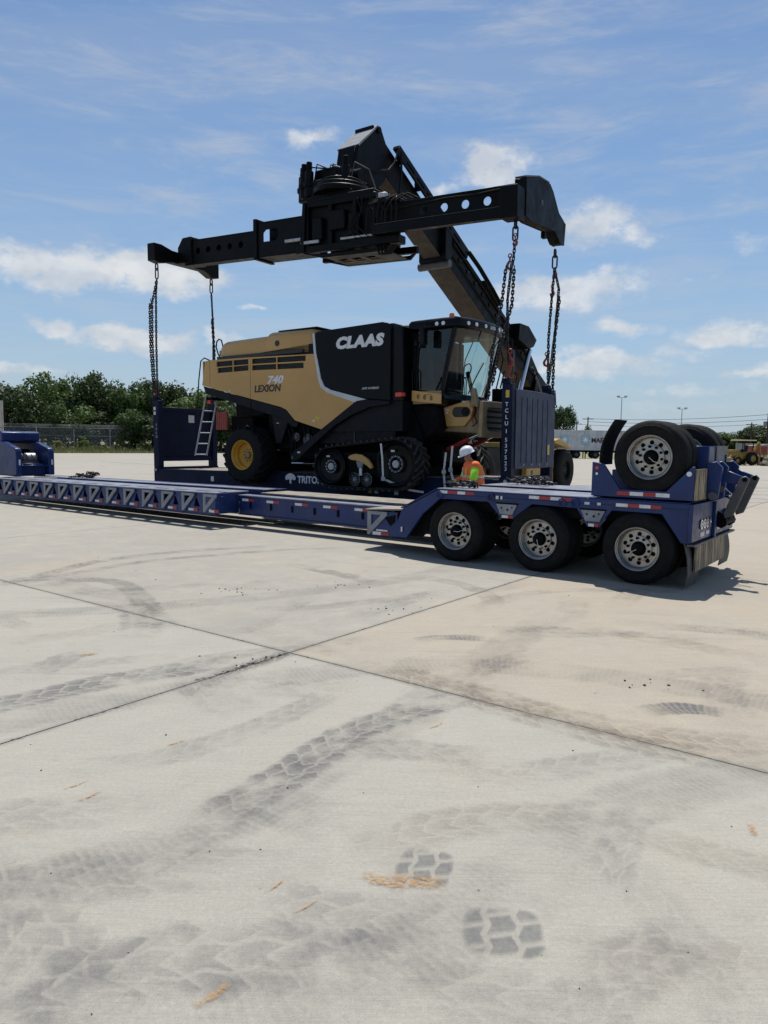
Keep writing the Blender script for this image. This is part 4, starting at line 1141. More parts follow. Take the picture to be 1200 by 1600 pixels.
# diagonal arch strip over the track
arch = [(6.06, 1.16), (6.05, 1.05), (6.12, .98), (6.26, .99), (6.84, 1.42), (7.55, 1.90), (8.05, 2.14), (8.62, 2.33), (9.19, 2.38), (9.19, 2.46), (8.50, 2.52), (8.22, 2.49), (7.10, 1.80), (6.60, 1.50)]
tan_panel(arch, [], SIDE - .03, 'arch_strip', 'charcoal', .07, .015)
hb(MB().cyl((6.14, SIDE - .05, 1.08), (6.14, SIDE + .02, 1.08), .035, 12), 'arch_bolt', 'steel_grey')
hb(MB().box(6.30, 6.40, SIDE - .034, SIDE - .0305, 1.20, 1.24), 'label_sticker', 'sticker')
hb(MB().prism([(6.9, 1.45), (7.6, 1.95), (8.1, 2.18), (8.65, 2.37), (9.25, 2.42), (9.25, 1.45)], -.20, -.16), 'side_shield', 'charcoal', .01)
hb(MB().box(8.02, 8.05, -.215, -.195, 1.5, 1.9), 'shield_seam', 'letter_black')
for u, z in ((7.95, 1.92), (9.0, 1.9), (8.95, 2.2)): hb(MB().cyl((u, -.22, z), (u, -.2, z), .025, 10), 'shield_bolt', 'galvanised')
for u, z0, w, h, v, nm in ((5.35, 1.3, .55, 1.0, -.05, 'straw_box'), (5.95, 1.25, .5, .9, .0, 'gearbox'), (3.55, 2.2, 1.1, .65, .1, 'chopper'), (3.2, 1.75, .9, .5, .25, 'spreader_plate')):
    hb(MB().box(u, u + w, v, W2 - v, z0, z0 + h), nm, 'frame_dark', .03)
hb(MB().prism([(5.25, 2.42), (5.95, 2.25), (5.60, 1.45), (5.40, 1.45)], -.24, -.20), 'side_flap', 'charcoal', .01)
hb(MB().box(5.45, 5.53, -.246, -.241, 1.98, 2.0), 'label_sticker', 'sticker')
for k in range(6):
    rr = random.Random(k); u0 = 5.5 + rr.uniform(0, 1.0)
    hb(MB().tube([(u0, -.12, 2.1), (u0 + .2, -.18, 1.7 + .05 * k), (u0 + .3, -.14, 1.4), (u0 + .1 + k * .05, -.1, 1.15)], .018, 6), 'hose', 'rubber')
for u, z, r_ in ((6.75, 1.12, .07), (6.45, 1.55, .16), (6.05, 1.62, .12)):
    hb(MB().lathe([(.001, -.02), (r_ * .5, -.02), (r_ * .55, .01), (r_ * .9, .01), (r_, -.01), (r_, .05), (.001, .05)], (u, -.14, z), 20), 'pulley', 'steel_grey')
hb(MB().cyl((5.85, -.1, .93), (6.75, -.1, .93), .022, 10), 'drawbar', 'chrome', .002)
# red ribbed guard under the tail
for k in range(6):
    hb(MB().box(2.80 + k * .075, 2.86 + k * .075, .05, .07, 1.86, 2.34), 'guard_rib', 'panel_red')
hb(MB().box(2.78, 3.26, .071, .085, 1.84, 2.36), 'red_guard', 'panel_red')
hb(MB().tube([(3.05, .5, 2.65), (3.5, .45, 2.1), (4.1, .4, 1.55), (4.45, .4, 1.3)], .05, 8), 'tail_strut', 'steel_grey')
hb(MB().tube([(3.9, .2, 1.95), (4.15, .2, 1.8), (4.3, .2, 1.55)], .03, 8), 'tail_strut', 'galvanised')

# rear wheels
def lug_tyre(R_, r_in, w, nl, name, parent, loc, mirror=False):
    t = .83 * R_
    prof = [(r_in, .06 * w), (r_in + .03, .0), (.76 * R_, -.03 * w), (.87 * R_, .0), (.905 * R_, .06 * w), (.915 * R_, .5 * w), (.905 * R_, .94 * w), (.87 * R_, w), (.76 * R_, 1.03 * w), (r_in + .03, w), (r_in, .94 * w)]
    mb = MB().lathe(prof, n=48, closed=True)
    for i in range(nl):
        for s in (0, 1):
            a0 = 2 * math.pi * (i + .5 * s) / nl
            vs = []; steps = 4
            for k in range(steps + 1):
                q = k / steps
                h = (0.0 + q * .54) * w if s == 0 else (1.0 - q * .54) * w
                a = a0 + q * .30
                for da, rr_ in ((-.045, .88 * R_), (-.028, R_ * (1.0 - .05 * max(0, .2 - q) * 5)), (.034, R_ * (1.0 - .05 * max(0, .2 - q) * 5)), (.052, .88 * R_)):
                    vs.append((rr_ * math.cos(a + da), h, rr_ * math.sin(a + da)))
            fs = []
            for k in range(steps):
                for j in range(3): fs.append((k * 4 + j, k * 4 + j + 1, k * 4 + j + 5, k * 4 + j + 4))
            fs += [(0, 1, 2, 3), tuple(steps * 4 + j for j in (3, 2, 1, 0))]
            mb.add(vs, fs)
    return mb
def rear_wheel(v, mir):
    e = empty('rear_wheel', off(4.50, v, 1.13)); e.parent = harv
    if mir: e.rotation_euler = (0, 0, math.pi)
    lug_tyre(.79, .40, .60, 18, 'tyre', e, None).build('tyre', 'rubber', e, smooth=30)
    MB().lathe([(.40, .03), (.412, .0), (.405, -.012), (.39, .0), (.37, .03), (.355, .10), (.33, .12), (.32, .22), (.20, .26), (.12, .25), (.001, .25), (.001, .30), (.40, .50)], n=40).build('rim', 'rim_yellow', e)
    MB().lathe([(.001, .18), (.08, .18), (.10, .20), (.11, .26), (.001, .26)], n=20).build('hub', 'tan_greasy', e)
    nb = MB()
    for i in range(10):
        a = i * math.pi / 5; nb.cyl((.16 * math.cos(a), .225, .16 * math.sin(a)), (.16 * math.cos(a), .262, .16 * math.sin(a)), .016, 6)
    nb.build('lug_nuts', 'steel_grey', e)
rear_wheel(-.60, False); rear_wheel(W2 + .60, True)

# track units
def hull_path(circles, n=20):
    """convex outline round a list of circles (u, z, r)"""
    pts = []
    for (cx, cz, r) in circles:
        for i in range(48): pts.append((cx + r * math.cos(2 * math.pi * i / 48), cz + r * math.sin(2 * math.pi * i / 48)))
    pts = sorted(set((round(a, 5), round(b, 5)) for a, b in pts))
    def half(p):
        h = []
        for q in p:
            while len(h) > 1 and (h[-1][0] - h[-2][0]) * (q[1] - h[-2][1]) - (h[-1][1] - h[-2][1]) * (q[0] - h[-2][0]) <= 0: h.pop()
            h.append(q)
        return h
    lo = half(pts); hi = half(pts[::-1])
    return lo[:-1] + hi[:-1]
def resample(loop, step):
    P = [Vector((a, b)) for a, b in loop]; P.append(P[0].copy())
    L = [0]
    for i in range(1, len(P)): L.append(L[-1] + (P[i] - P[i - 1]).length)
    n = int(round(L[-1] / step)); res = []; j = 0
    for k in range(n):
        s = L[-1] * k / n
        while L[j + 1] < s: j += 1
        t = (s - L[j]) / (L[j + 1] - L[j]); res.append(P[j].lerp(P[j + 1], t))
    return res
def track_unit(v_out, mir):
    V = (lambda v: W2 - v) if mir else (lambda v: v)
    e = empty('track_unit', off(8.5, V(v_out), .6)); e.parent = harv
    eo = (8.5, V(v_out), .6)
    ol = lambda x, y, z: (x - eo[0], V(y) - eo[1], z - eo[2])
    C_ = [(7.56, .88, .46), (9.50, .97, .56), (7.75, .56, .16), (9.35, .58, .18)]
    path = resample(hull_path([(a, b, r + .0) for a, b, r in C_]), .045)
    n = len(path); VW = .60
    mb = MB(); vs = []; fs = []
    nrm = []
    for i in range(n):
        tg = (path[(i + 1) % n] - path[i - 1]).normalized(); nrm.append(Vector((tg.y, -tg.x)))
    for i in range(n):
        for dr in (0, .035):
            p = path[i] + nrm[i] * dr
            for v in (v_out, v_out + VW): vs.append((p.x, v, p.y))
    for i in range(n):
        j = (i + 1) % n; a, b = i * 4, j * 4
        fs += [(a, a + 1, b + 1, b), (a + 2, b + 2, b + 3, a + 3), (a, b, b + 2, a + 2), (a + 1, a + 3, b + 3, b + 1)]
    mb.add(vs, fs)
    mb.build('track_belt', 'rubber_track', e, fn=ol)
    mb = MB()
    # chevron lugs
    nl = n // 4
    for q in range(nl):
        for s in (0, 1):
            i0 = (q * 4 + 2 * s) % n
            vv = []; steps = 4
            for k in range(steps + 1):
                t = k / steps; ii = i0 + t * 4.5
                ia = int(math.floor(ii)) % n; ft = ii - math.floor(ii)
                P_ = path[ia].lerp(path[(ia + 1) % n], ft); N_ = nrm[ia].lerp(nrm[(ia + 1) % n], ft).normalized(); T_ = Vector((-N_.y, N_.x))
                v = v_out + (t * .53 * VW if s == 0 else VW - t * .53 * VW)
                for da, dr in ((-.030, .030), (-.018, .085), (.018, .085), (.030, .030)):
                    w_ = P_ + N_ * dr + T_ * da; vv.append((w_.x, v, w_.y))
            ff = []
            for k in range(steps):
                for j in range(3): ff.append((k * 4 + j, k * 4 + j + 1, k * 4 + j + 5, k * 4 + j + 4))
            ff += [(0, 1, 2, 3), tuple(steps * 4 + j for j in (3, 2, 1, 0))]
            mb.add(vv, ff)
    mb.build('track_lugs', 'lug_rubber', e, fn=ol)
    for (cu, cz, r, nm) in ((7.56, .88, .45, 'idler_wheel'), (9.50, .97, .55, 'drive_wheel')):
        d0 = .06
        MB().lathe([(r, d0 + .06), (r, d0), (r * .93, d0 - .02), (r * .86, d0), (r * .80, d0 + .05), (r * .42, d0 + .09), (.001, d0 + .09), (.001, d0 + .45), (r, d0 + .45)], (cu, v_out, cz), 48).build(nm, 'black_paint', e, fn=ol)
        MB().lathe([(r * .36, .10), (r * .37, .075), (r * .30, .070), (r * .28, .10)], (cu, v_out, cz), 36, closed=True).build('bolt_ring', 'steel_grey', e, fn=ol)
        nb = MB()
        for i in range(12):
            a = i * math.pi / 6; nb.cyl((cu + r * .335 * math.cos(a), v_out + .085, cz + r * .335 * math.sin(a)), (cu + r * .335 * math.cos(a), v_out + .05, cz + r * .335 * math.sin(a)), .016, 6)
        nb.cyl((cu, v_out + .15, cz), (cu, v_out + .06, cz), .09, 20)
        nb.build('wheel_bolts', 'galvanised', e, fn=ol)
        MB().box(cu - .12, cu - .02, v_out + .045, v_out + .06, cz + r * .52, cz + r * .60).build('label_sticker', 'sticker', e, fn=ol)
    for cu in (8.34, 8.70):
        MB().lathe([(.16, .22), (.165, .02), (.155, .0), (.135, .005), (.13, .04), (.001, .04)], (cu, v_out, .58), 32).build('roller', 'black_paint', e, fn=ol)
        sp = MB()
        for i in range(14):
            a = i * 2 * math.pi / 14
            sp.cyl((cu + .045 * math.cos(a), v_out + .03, .58 + .045 * math.sin(a)), (cu + .145 * math.cos(a), v_out + .012, .58 + .145 * math.sin(a)), .006, 5)
        sp.lathe([(.150, .01), (.155, .0), (.163, .01), (.160, .02)], (cu, v_out - .002, .58), 28, closed=True)
        sp.lathe([(.001, .0), (.04, .0), (.05, .02), (.05, .05), (.001, .05)], (cu, v_out, .58), 16)
        sp.build('roller_spokes', 'bracket_grey', e, fn=ol)
    beam = [(8.14, 1.10), (8.20, 1.16), (8.36, 1.20), (8.55, 1.18), (8.72, 1.09), (8.84, .96), (8.87, .87), (8.82, .84), (8.74, .90), (8.60, .98), (8.44, 1.03), (8.24, 1.05)]
    MB().prism(beam, v_out - .01, v_out + .08).build('swing_beam', 'harvest_tan', e, .012, 2, fn=ol)
    MB().prism([(8.38, 1.03), (8.60, .99), (8.55, .86), (8.44, .86)], v_out + .0, v_out + .07).build('pivot_block', 'bracket_grey', e, .01, fn=ol)
    MB().box(8.47, 8.54, v_out + .02, v_out + .05, .68, .86).build('pivot_pin', 'letter_white', e, fn=ol)
    MB().box(7.6, 9.5, v_out + .15, v_out + .5, .62, 1.25).build('track_frame', 'frame_dark', e, .03, fn=ol)
    MB().cyl((7.56, v_out + .2, .88), (7.56, .3, .95), .09, 14).build('axle_stub', 'frame_dark', e, fn=ol)
    MB().cyl((9.50, v_out + .2, .97), (9.50, .1, .97), .14, 14).build('axle_stub', 'frame_dark', e, fn=ol)
track_unit(-.62, False); track_unit(-.62, True)

# --- cab
CAB0, CAB1 = .08, W2 - .08
def cabx(u_rear, z): return 0
def front_u(v, z):
    """bowed windscreen: forward in the middle and leaning out towards the top"""
    t = (v - CAB0) / (CAB1 - CAB0) * 2 - 1
    return 10.34 + (z - 2.62) * .255 + .22 * (1 - t * t)
ZB, ZT_ = 2.62, 4.10
hb(MB().prism([(9.55, 2.45), (9.55, 2.74), (10.36, 2.66), (10.46, 2.5), (10.3, 2.32)], CAB0 - .02, CAB1 + .02), 'cab_floor', 'black_paint', .02)
# windscreen
def pane(fn_, nu, nv, name, mat, th=.008):
    vs = []; fs = []
    for i in range(nu + 1):
        for j in range(nv + 1): vs.append(fn_(i / nu, j / nv))
    for i in range(nu):
        for j in range(nv): fs.append((i * (nv + 1) + j, (i + 1) * (nv + 1) + j, (i + 1) * (nv + 1) + j + 1, i * (nv + 1) + j + 1))
    o = hb(MB().add(vs, fs), name, mat)
    return o
pane(lambda s, t: (front_u(CAB0 + .05 + s * (CAB1 - CAB0 - .10), ZB + t * (ZT_ - ZB)), CAB0 + .05 + s * (CAB1 - CAB0 - .10), ZB + t * (ZT_ - ZB)), 14, 4, 'windscreen', 'glass_front')
for v, nm in ((CAB0, 'door_glass'), (CAB1, 'side_glass')):
    pane(lambda s, t: (9.62 + s * (front_u(v, ZB + t * (ZT_ - ZB)) - .04 - 9.62), v, ZB + t * (ZT_ - ZB)), 2, 2, nm, 'glass_dark' if v == CAB0 else 'glass_front')
for v in (CAB0, CAB1):
    s_ = -1 if v == CAB0 else 1
    hb(MB().prism([(front_u(v, ZB) - .07, ZB - .1), (front_u(v, ZB) + .03, ZB - .1), (front_u(v, ZT_) + .04, ZT_ + .05), (front_u(v, ZT_) - .08, ZT_ + .05)], v - .035, v + .035), 'front_pillar', 'black_paint', .01)
    hb(MB().prism([(9.54, 2.6), (9.63, 2.6), (9.63, 4.15), (9.54, 4.15)], v - .035, v + .035), 'rear_pillar', 'black_paint', .01)
    hb(MB().tube([(9.95, v + s_ * .012, 4.1), (9.72, v + s_ * .02, 3.65), (9.68, v + s_ * .02, 3.2), (9.72, v + s_ * .02, 2.72), (10.2, v + s_ * .02, 2.66), (10.36, v + s_ * .02, 3.0)], .014, 6), 'door_seal', 'rubber')
    hb(MB().tube([(9.60, v + s_ * .08, 2.75), (9.60, v + s_ * .10, 3.15), (9.66, v + s_ * .10, 3.22), (9.72, v + s_ * .10, 3.15), (9.72, v + s_ * .10, 2.75)], .014, 6), 'grab_rail', 'black_paint')
hb(MB().prism([(9.50, 2.6), (9.56, 2.6), (9.56, 4.15), (9.50, 4.15)], CAB0 + .04, CAB0 + .75), 'rear_wall', 'black_paint')
hb(MB().prism([(9.50, 2.6), (9.56, 2.6), (9.56, 3.1), (9.50, 3.1)], CAB0 + .76, CAB1 - .04), 'rear_wall', 'black_paint')
# roof with a bowed visor
def roof_ring(z, ins):
    pts = [(9.50 + ins, CAB0 - .10 + ins), (10.40, CAB0 - .12 + ins), (10.70 - ins * .5, CAB0 - .08 + ins)]
    for k in range(9):
        t = k / 8; v = CAB0 - .02 + t * (CAB1 - CAB0 + .04); q = t * 2 - 1
        pts.append((10.84 + .24 * (1 - q * q) - ins, v))
    pts += [(10.70 - ins * .5, CAB1 + .08 - ins), (10.40, CAB1 + .12 - ins), (9.50 + ins, CAB1 + .10 - ins)]
    return [(a, b, z) for a, b in pts]
mb = MB(); rings = [roof_ring(4.10, .05), roof_ring(4.14, .0), roof_ring(4.27, .0), roof_ring(4.33, .04), roof_ring(4.36, .14)]
n = len(rings[0])
for r_ in rings: mb.v += r_
for i in range(len(rings) - 1):
    for k in range(n): mb.f.append((i * n + k, i * n + (k + 1) % n, (i + 1) * n + (k + 1) % n, (i + 1) * n + k))
mb.f += [tuple(range(n)), tuple(range((len(rings) - 1) * n, len(rings) * n))]
hb(mb, 'cab_roof', 'black_paint', 0, 1, 40)
hb(MB().box(9.6, 10.6, .7, W2 - .3, 4.361, 4.40), 'roof_hatch', 'tan_greasy', .01)
def visor_pt(t, z, d=.0):
    v = CAB0 - .02 + t * (CAB1 - CAB0 + .04); q = t * 2 - 1
    return (10.84 + .24 * (1 - q * q) + d, v, z)
for t in (.30, .40):
    pass
for u in (10.28, 10.45):
    hb(MB().cyl((u, CAB0 - .135, 4.21), (u, CAB0 - .115, 4.21), .045, 16), 'work_light', 'lamp_clear')
for t in (.10, .21, .36, .68, .80, .92):
    p = Vector(visor_pt(t, 4.21)); q = Vector(visor_pt(t + .01, 4.21)) - Vector(visor_pt(t - .01, 4.21)); nrm_ = Vector((q.y, -q.x, 0)).normalized()
    hb(MB().cyl(p - nrm_ * .012, p + nrm_ * .012, .046, 16), 'work_light', 'lamp_clear')
vs, fs = lettering('LEXION', .10, .2, .002, .004, 1.0, 'CENTER')
hb(MB().add(vs, fs, lambda x, y, z: (visor_pt(.52 + x / 2.3, 0, .004)[0] + z, visor_pt(.52 + x / 2.3, 0)[1], 4.17 + y)), 'lettering', 'letter_white', smooth=0)
hb(MB().lathe([(.001, .15), (.05, .145), (.062, .12), (.066, .03), (.075, .0), (.001, .0)], (10.45, .35, 4.34), 18, 'z'), 'beacon', 'beacon')
# mirrors
hb(MB().box(9.98, 10.10, CAB0 - .42, CAB0 - .22, 3.72, 4.12), 'mirror', 'black_paint', .02, 2)
hb(MB().tube([(10.05, CAB0 - .30, 4.12), (10.06, CAB0 - .28, 4.22), (10.2, CAB0 - .06, 4.24)], .014, 6), 'mirror_arm', 'black_paint')
hb(MB().box(9.72, 9.80, CAB0 - .22, CAB0 - .10, 3.72, 3.86), 'mirror', 'black_paint', .02, 2)
hb(MB().box(10.95, 11.03, CAB1 + .10, CAB1 + .28, 3.30, 3.85), 'mirror', 'black_paint', .03, 2)
hb(MB().tube([(10.85, CAB1 - .02, 4.2), (10.99, CAB1 + .18, 4.1), (10.99, CAB1 + .19, 3.8)], .014, 6), 'mirror_arm', 'black_paint')
hb(MB().tube([(10.75, CAB1 - .2, 4.12), (10.82, CAB1 + .02, 3.6), (10.60, CAB1 + .1, 2.9), (10.5, CAB1 + .1, 2.6)], .018, 6), 'grab_rail', 'black_paint')
# wiper
hb(MB().tube([(front_u(1.0, 2.66) + .03, .95, 2.66), (front_u(1.1, 3.0) + .03, 1.15, 3.05), (front_u(1.3, 3.4) + .03, 1.35, 3.42)], .014, 6), 'wiper', 'black_paint')
# inside the cab
hb(MB().box(9.78, 10.18, .72, 1.30, 2.74, 3.02), 'seat', 'seat_black', .06, 2)
hb(MB().prism([(9.70, 3.0), (9.84, 3.0), (9.76, 3.72), (9.66, 3.72)], .76, 1.26), 'seat_back', 'seat_black', .06, 2)
hb(MB().tube([(10.50, 1.35, 2.66), (10.42, 1.30, 3.05), (10.38, 1.28, 3.22)], .05, 10), 'steering_column', 'black_paint')
hb(MB().tube([(10.36 + .07 * math.sin(a), 1.28 + .20 * math.cos(a), 3.24 + .17 * math.sin(a)) for a in [k * math.pi / 10 for k in range(20)]], .016, 6, closed=True), 'steering_wheel', 'black_paint')
hb(MB().box(10.05, 10.45, .30, .62, 2.7, 3.16), 'console', 'seat_black', .04, 2)
hb(MB().box(10.10, 10.16, .36, .62, 3.18, 3.42), 'monitor', 'black_paint', .01)
hb(MB().box(10.2, 10.32, .20, .34, 2.76, 2.96), 'cup_box', 'steel_grey', .01)
# gold step rail with holes, lamp
vs, fs = plate([(9.62, 2.46), (10.42, 2.37), (10.42, 2.60), (9.62, 2.71)], [circ(9.80, 2.56, .045, 14, .06), circ(9.98, 2.54, .045, 14, .06), circ(10.16, 2.515, .045, 14, .06)], .03)
hb(MB().add(vs, fs, lambda x, y, z: (x, -.06 + z, y)), 'step_rail', 'harvest_tan', .006)
hb(MB().box(9.63, 10.40, -.025, -.005, 2.39, 2.68), 'step_back', 'tan_greasy')
hb(MB().box(9.32, 9.50, -.33, -.25, 2.55, 2.66), 'side_lamp', 'lamp_red', .01)
hb(MB().cyl((9.50, -.29, 2.605), (9.56, -.29, 2.605), .05, 14), 'side_lamp', 'lamp_red')
hb(MB().prism([(9.55, 1.5), (9.55, 2.45), (10.2, 2.35), (10.3, 1.85), (10.0, 1.6)], .12, W2 - .12), 'front_frame', 'frame_dark', .02)
# feeder house
fh = [(9.75, 1.70), (9.80, 2.18), (10.06, 2.28), (10.95, 2.50), (11.22, 2.44), (11.24, 1.66), (11.0, 1.70), (10.1, 1.76)]
hb(MB().prism(fh, .52, W2 - .52), 'feeder_house', 'tan_greasy', .02, 2)
vs, fs = plate([(10.08, 1.86), (10.08, 2.28), (10.86, 2.47), (11.02, 2.28), (10.98, 2.10), (10.76, 1.86)], [], .08)
hb(MB().add(vs, fs, lambda x, y, z: (x, .44 + z, y)), 'feeder_shield', 'harvest_tan', .02, 2)
hb(MB().add(*plate([(10.56 + .11 * math.cos(a) if math.cos(a) < 0 else 10.80 + .13 * math.cos(a), 2.20 + .12 * math.sin(a)) for a in [k * math.pi / 12 for k in range(24)]], [], .02), lambda x, y, z: (x, .425 + z, y)), 'drive_cover', 'letter_black', .006)
hb(MB().lathe([(.001, -.03), (.03, -.03), (.04, .0), (.075, .0), (.085, -.02), (.095, .0), (.001, .02)], (10.80, .42, 2.20), 24), 'pulley', 'black_paint')
for u, z, w, h in ((10.26, 2.26, .10, .05), (10.27, 2.19, .06, .04), (10.70, 2.44, .10, .03)):
    hb(MB().box(u, u + w, .434, .4385, z - h / 2, z + h / 2), 'label_sticker', 'sticker')
for k in range(4):
    hb(MB().tube([(9.75 + .05 * k, .45, 2.1 - .08 * k), (9.95, .42, 2.12 - .1 * k), (10.05, .44, 2.0 - .06 * k)], .016, 6), 'hose', 'galvanised' if k % 2 else 'rubber')
hb(MB().tube([(11.02, .42, 2.40), (11.10, .40, 2.25), (11.06, .40, 2.1), (11.12, .42, 1.95), (11.0, .42, 1.86)], .016, 6), 'hose', 'rubber')
hb(MB().tube([(10.98, .42, 2.42), (11.03, .40, 2.25), (10.98, .40, 2.1), (11.02, .42, 1.92)], .014, 6), 'hose', 'ram_red')
hb(MB().prism([(10.92, 2.30), (10.98, 2.74), (11.06, 2.74), (11.16, 2.30)], .40, .50), 'lift_ear', 'tan_greasy', .02, 2)
# feeder mouth frame
frame_o = [(.14, 1.60), (.14, 2.42), (W2 - .14, 2.46), (W2 - .14, 1.60)]
frame_i = [(.36, 1.84), (.36, 2.24), (.46, 2.30), (W2 - .36, 2.30), (W2 - .36, 1.84), (W2 - .46, 1.76), (.52, 1.74)]
vs, fs = plate(frame_o, [frame_i], .10)
hb(MB().add(vs, fs, lambda x, y, z: (11.30 + z + (y - 2.0) * .04, x, y)), 'feeder_frame', 'tan_greasy', .015, 2)
hb(MB().box(11.26, 11.30, .3, W2 - .3, 1.7, 2.32), 'feeder_mouth', 'letter_black')
for k in range(4):
    hb(MB().box(11.302, 11.33, .42, W2 - .42, 1.80 + k * .13, 1.84 + k * .13), 'feeder_slat', 'frame_dark', .006)
hb(MB().box(10.7, 11.0, W2 - .45, W2 + .05, 2.50, 2.84), 'battery_box', 'black_paint', .02)
hb(MB().tube([(10.8, W2 - .2, 2.8), (10.85, W2 - .05, 3.30), (10.95, W2 + .35, 3.30), (10.98, W2 + .42, 3.24), (10.95, W2 + .38, 2.95), (10.88, W2 + .05, 2.92)], .02, 6), 'guard_rail', 'black_paint')
hb(MB().tube([(10.9, W2 + .12, 2.5), (10.9, W2 + .14, 2.78), (10.95, W2 + .25, 2.84), (10.98, W2 + .34, 2.5)], .018, 6), 'guard_rail', 'black_paint')
# lift rams and stuff below the feeder
for v in (.75, W2 - .75):
    hb(MB().cyl((10.05, v, 1.28), (10.75, v, 1.58), .055, 14), 'lift_ram', 'ram_red')
    hb(MB().cyl((10.75, v, 1.58), (11.05, v, 1.70), .03, 12), 'ram_rod', 'chrome')
hb(MB().prism([(9.8, .9), (9.8, 1.5), (10.15, 1.40), (10.15, 1.0)], .5, W2 - .5), 'front_bracket', 'frame_dark', .02)
hb(MB().prism([(11.1, .70), (11.05, 1.62), (11.16, 1.62), (11.30, .70)], 1.75, 1.85), 'support_leg', 'frame_dark', .01)
hb(MB().prism([(10.95, .70), (11.1, 1.45), (11.16, 1.45), (11.10, .70)], 2.1, 2.2), 'support_leg', 'frame_dark', .01)

# access ladder at the tail
def lad(t, s): # t 0..1 from foot to head, s 0..1 across
    return (1.95 + .52 * t + .16 * s, -.02 + .30 * s, 1.08 + 1.78 * t)
for s in (0, 1):
    hb(MB().tube([lad(k / 6, s) for k in range(7)], .024, 8), 'ladder_rail', 'galvanised')
for t in (.02, .20, .38, .56, .74, .92):
    hb(MB().tube([lad(t, 0), lad(t, 1)], .016, 8), 'ladder_rung', 'galvanised')
hb(MB().box(2.40, 2.72, .0, .5, 2.70, 2.80), 'ladder_mount', 'frame_dark', .01)
hb(MB().box(2.46, 2.60, .02, .10, 2.60, 2.72), 'tail_lamp', 'lamp_red', .01)
hb(MB().tube([(2.75, 0, 3.80), (2.45, -.05, 3.92), (2.30, -.05, 3.84), (2.20, -.05, 3.3), (2.12, -.04, 2.6), (2.08, -.02, 2.3)], .018, 8), 'hand_rail', 'charcoal')
hb(MB().tube([(3.12, .0, 3.80), (2.98, .0, 4.0), (2.90, .0, 4.2), (2.93, .0, 4.36), (3.02, .0, 4.42), (3.12, .0, 4.38), (3.18, .0, 4.2), (3.15, .0, 3.80)], .02, 8), 'hand_rail', 'charcoal')
hb(MB().box(3.0, 3.2, .02, .1, 3.95, 4.1), 'bracket', 'tan_greasy', .01)

# ------------------------------------------------------------------ tie-down straps between harvester and rack
def strap(path, label, w=.05):
    P = [rk(*p) for p in path]; base = min(P, key=lambda q: q.z)
    mb = MB()
    e = empty('tie_down_strap', base)
    tag(e, label, 'strap', 'tie-down straps on the harvester')
    for i in range(len(P) - 1):
        a, b = P[i] - base, P[i + 1] - base
        tg = (b - a).normalized(); sd = tg.cross(Vector((.57, .82, 0))).normalized() * w / 2; nn = tg.cross(sd).normalized() * .004
        vs = [a - sd - nn, a + sd - nn, a + sd + nn, a - sd + nn, b - sd - nn, b + sd - nn, b + sd + nn, b - sd + nn]
        mb.add(vs, [(0, 1, 2, 3), (4, 7, 6, 5), (0, 4, 5, 1), (1, 5, 6, 2), (2, 6, 7, 3), (3, 7, 4, 0)])
    mb.build('webbing', 'sticker', e)
    k = len(P) // 2
    m_ = (P[k] - base)
    MB().box(m_.x - .05, m_.x + .05, m_.y - .06, m_.y + .0, m_.z - .05, m_.z + .05).build('ratchet', 'galvanised', e, .01)
strap([(9.15, -.66, 1.45), (9.20, -.67, 1.10), (9.22, -.66, .62), (9.72, -.30, .36), (9.95, -.02, .30)], 'pale strap hooked over the front wheel of the harvester track')
strap([(10.55, -.02, 1.25), (10.50, -.03, .80), (10.55, -.03, .35)], 'pale upright strap beside the front end of the harvester track')
strap([(10.72, -.02, 1.40), (10.68, -.03, .85), (10.86, -.03, .30)], 'pale strap slanting down to the rack just left of the worker')

# ------------------------------------------------------------------ reach stacker behind the rack, its spreader over the rack
SO = rk(6.1, 1.22, 0); SO = Vector((SO.x, SO.y, 0)); SA = rad(-36)
SMAT = Matrix.Translation(SO) @ Matrix.Rotation(SA, 4, 'Z'); SINV = SMAT.inverted()
stk = tag(empty('reach_stacker', SO, (0, 0, SA)), 'black and yellow reach stacker lifting the flat rack with its raised boom', 'reach stacker')
def sb(mb, name, mat, bevel=0.0, seg=1, smooth=35): return mb.build(name, mat, stk, bevel, seg, smooth)
def rs(x, y, z): return tuple(SINV @ rk(x, y, z))                 # rack coordinates -> stacker coordinates
def rb(mb, name, mat, bevel=0.0, seg=1, smooth=35): return mb.build(name, mat, stk, bevel, seg, smooth, rs)
# boom: (y, z) profiles
def bl(y, dz=0): return 7.87 - .515 * (y - 5) + dz
sb(MB().prism([(1.35, bl(1.35, .05)), (1.35, bl(1.35, .95)), (7.0, bl(7.0, .85)), (7.0, bl(7.0, .04))], -.33, .33, 'x'), 'inner_boom', 'boom_black', .02, 2)
sb(MB().prism([(5.2, bl(5.2, -.03)), (5.2, bl(5.2, 1.0)), (11.9, bl(11.9, 1.08)), (12.9, bl(12.9, .75)), (13.6, bl(13.6, .2)), (13.4, bl(13.4, -.25)), (12.2, bl(12.2, -.12))], -.44, .44, 'x'), 'outer_boom', 'boom_black', .02, 2)
sb(MB().prism([(5.05, bl(5.05, -.09)), (5.05, bl(5.05, 1.06)), (5.45, bl(5.45, 1.06)), (5.45, bl(5.45, -.09))], -.52, .52, 'x'), 'boom_collar', 'boom_black', .03, 2)
sb(MB().cyl((-.62, 5.25, bl(5.25, -.1)), (.58, 5.25, bl(5.25, -.1)), .13, 16), 'collar_roller', 'steel_grey', .01)
sb(MB().prism([(1.45, bl(1.45, .045)), (1.45, bl(1.45, .03)), (5.04, bl(5.04, .01)), (5.04, bl(5.04, .03))], -.32, .32, 'x'), 'boom_floor', 'boom_floor')
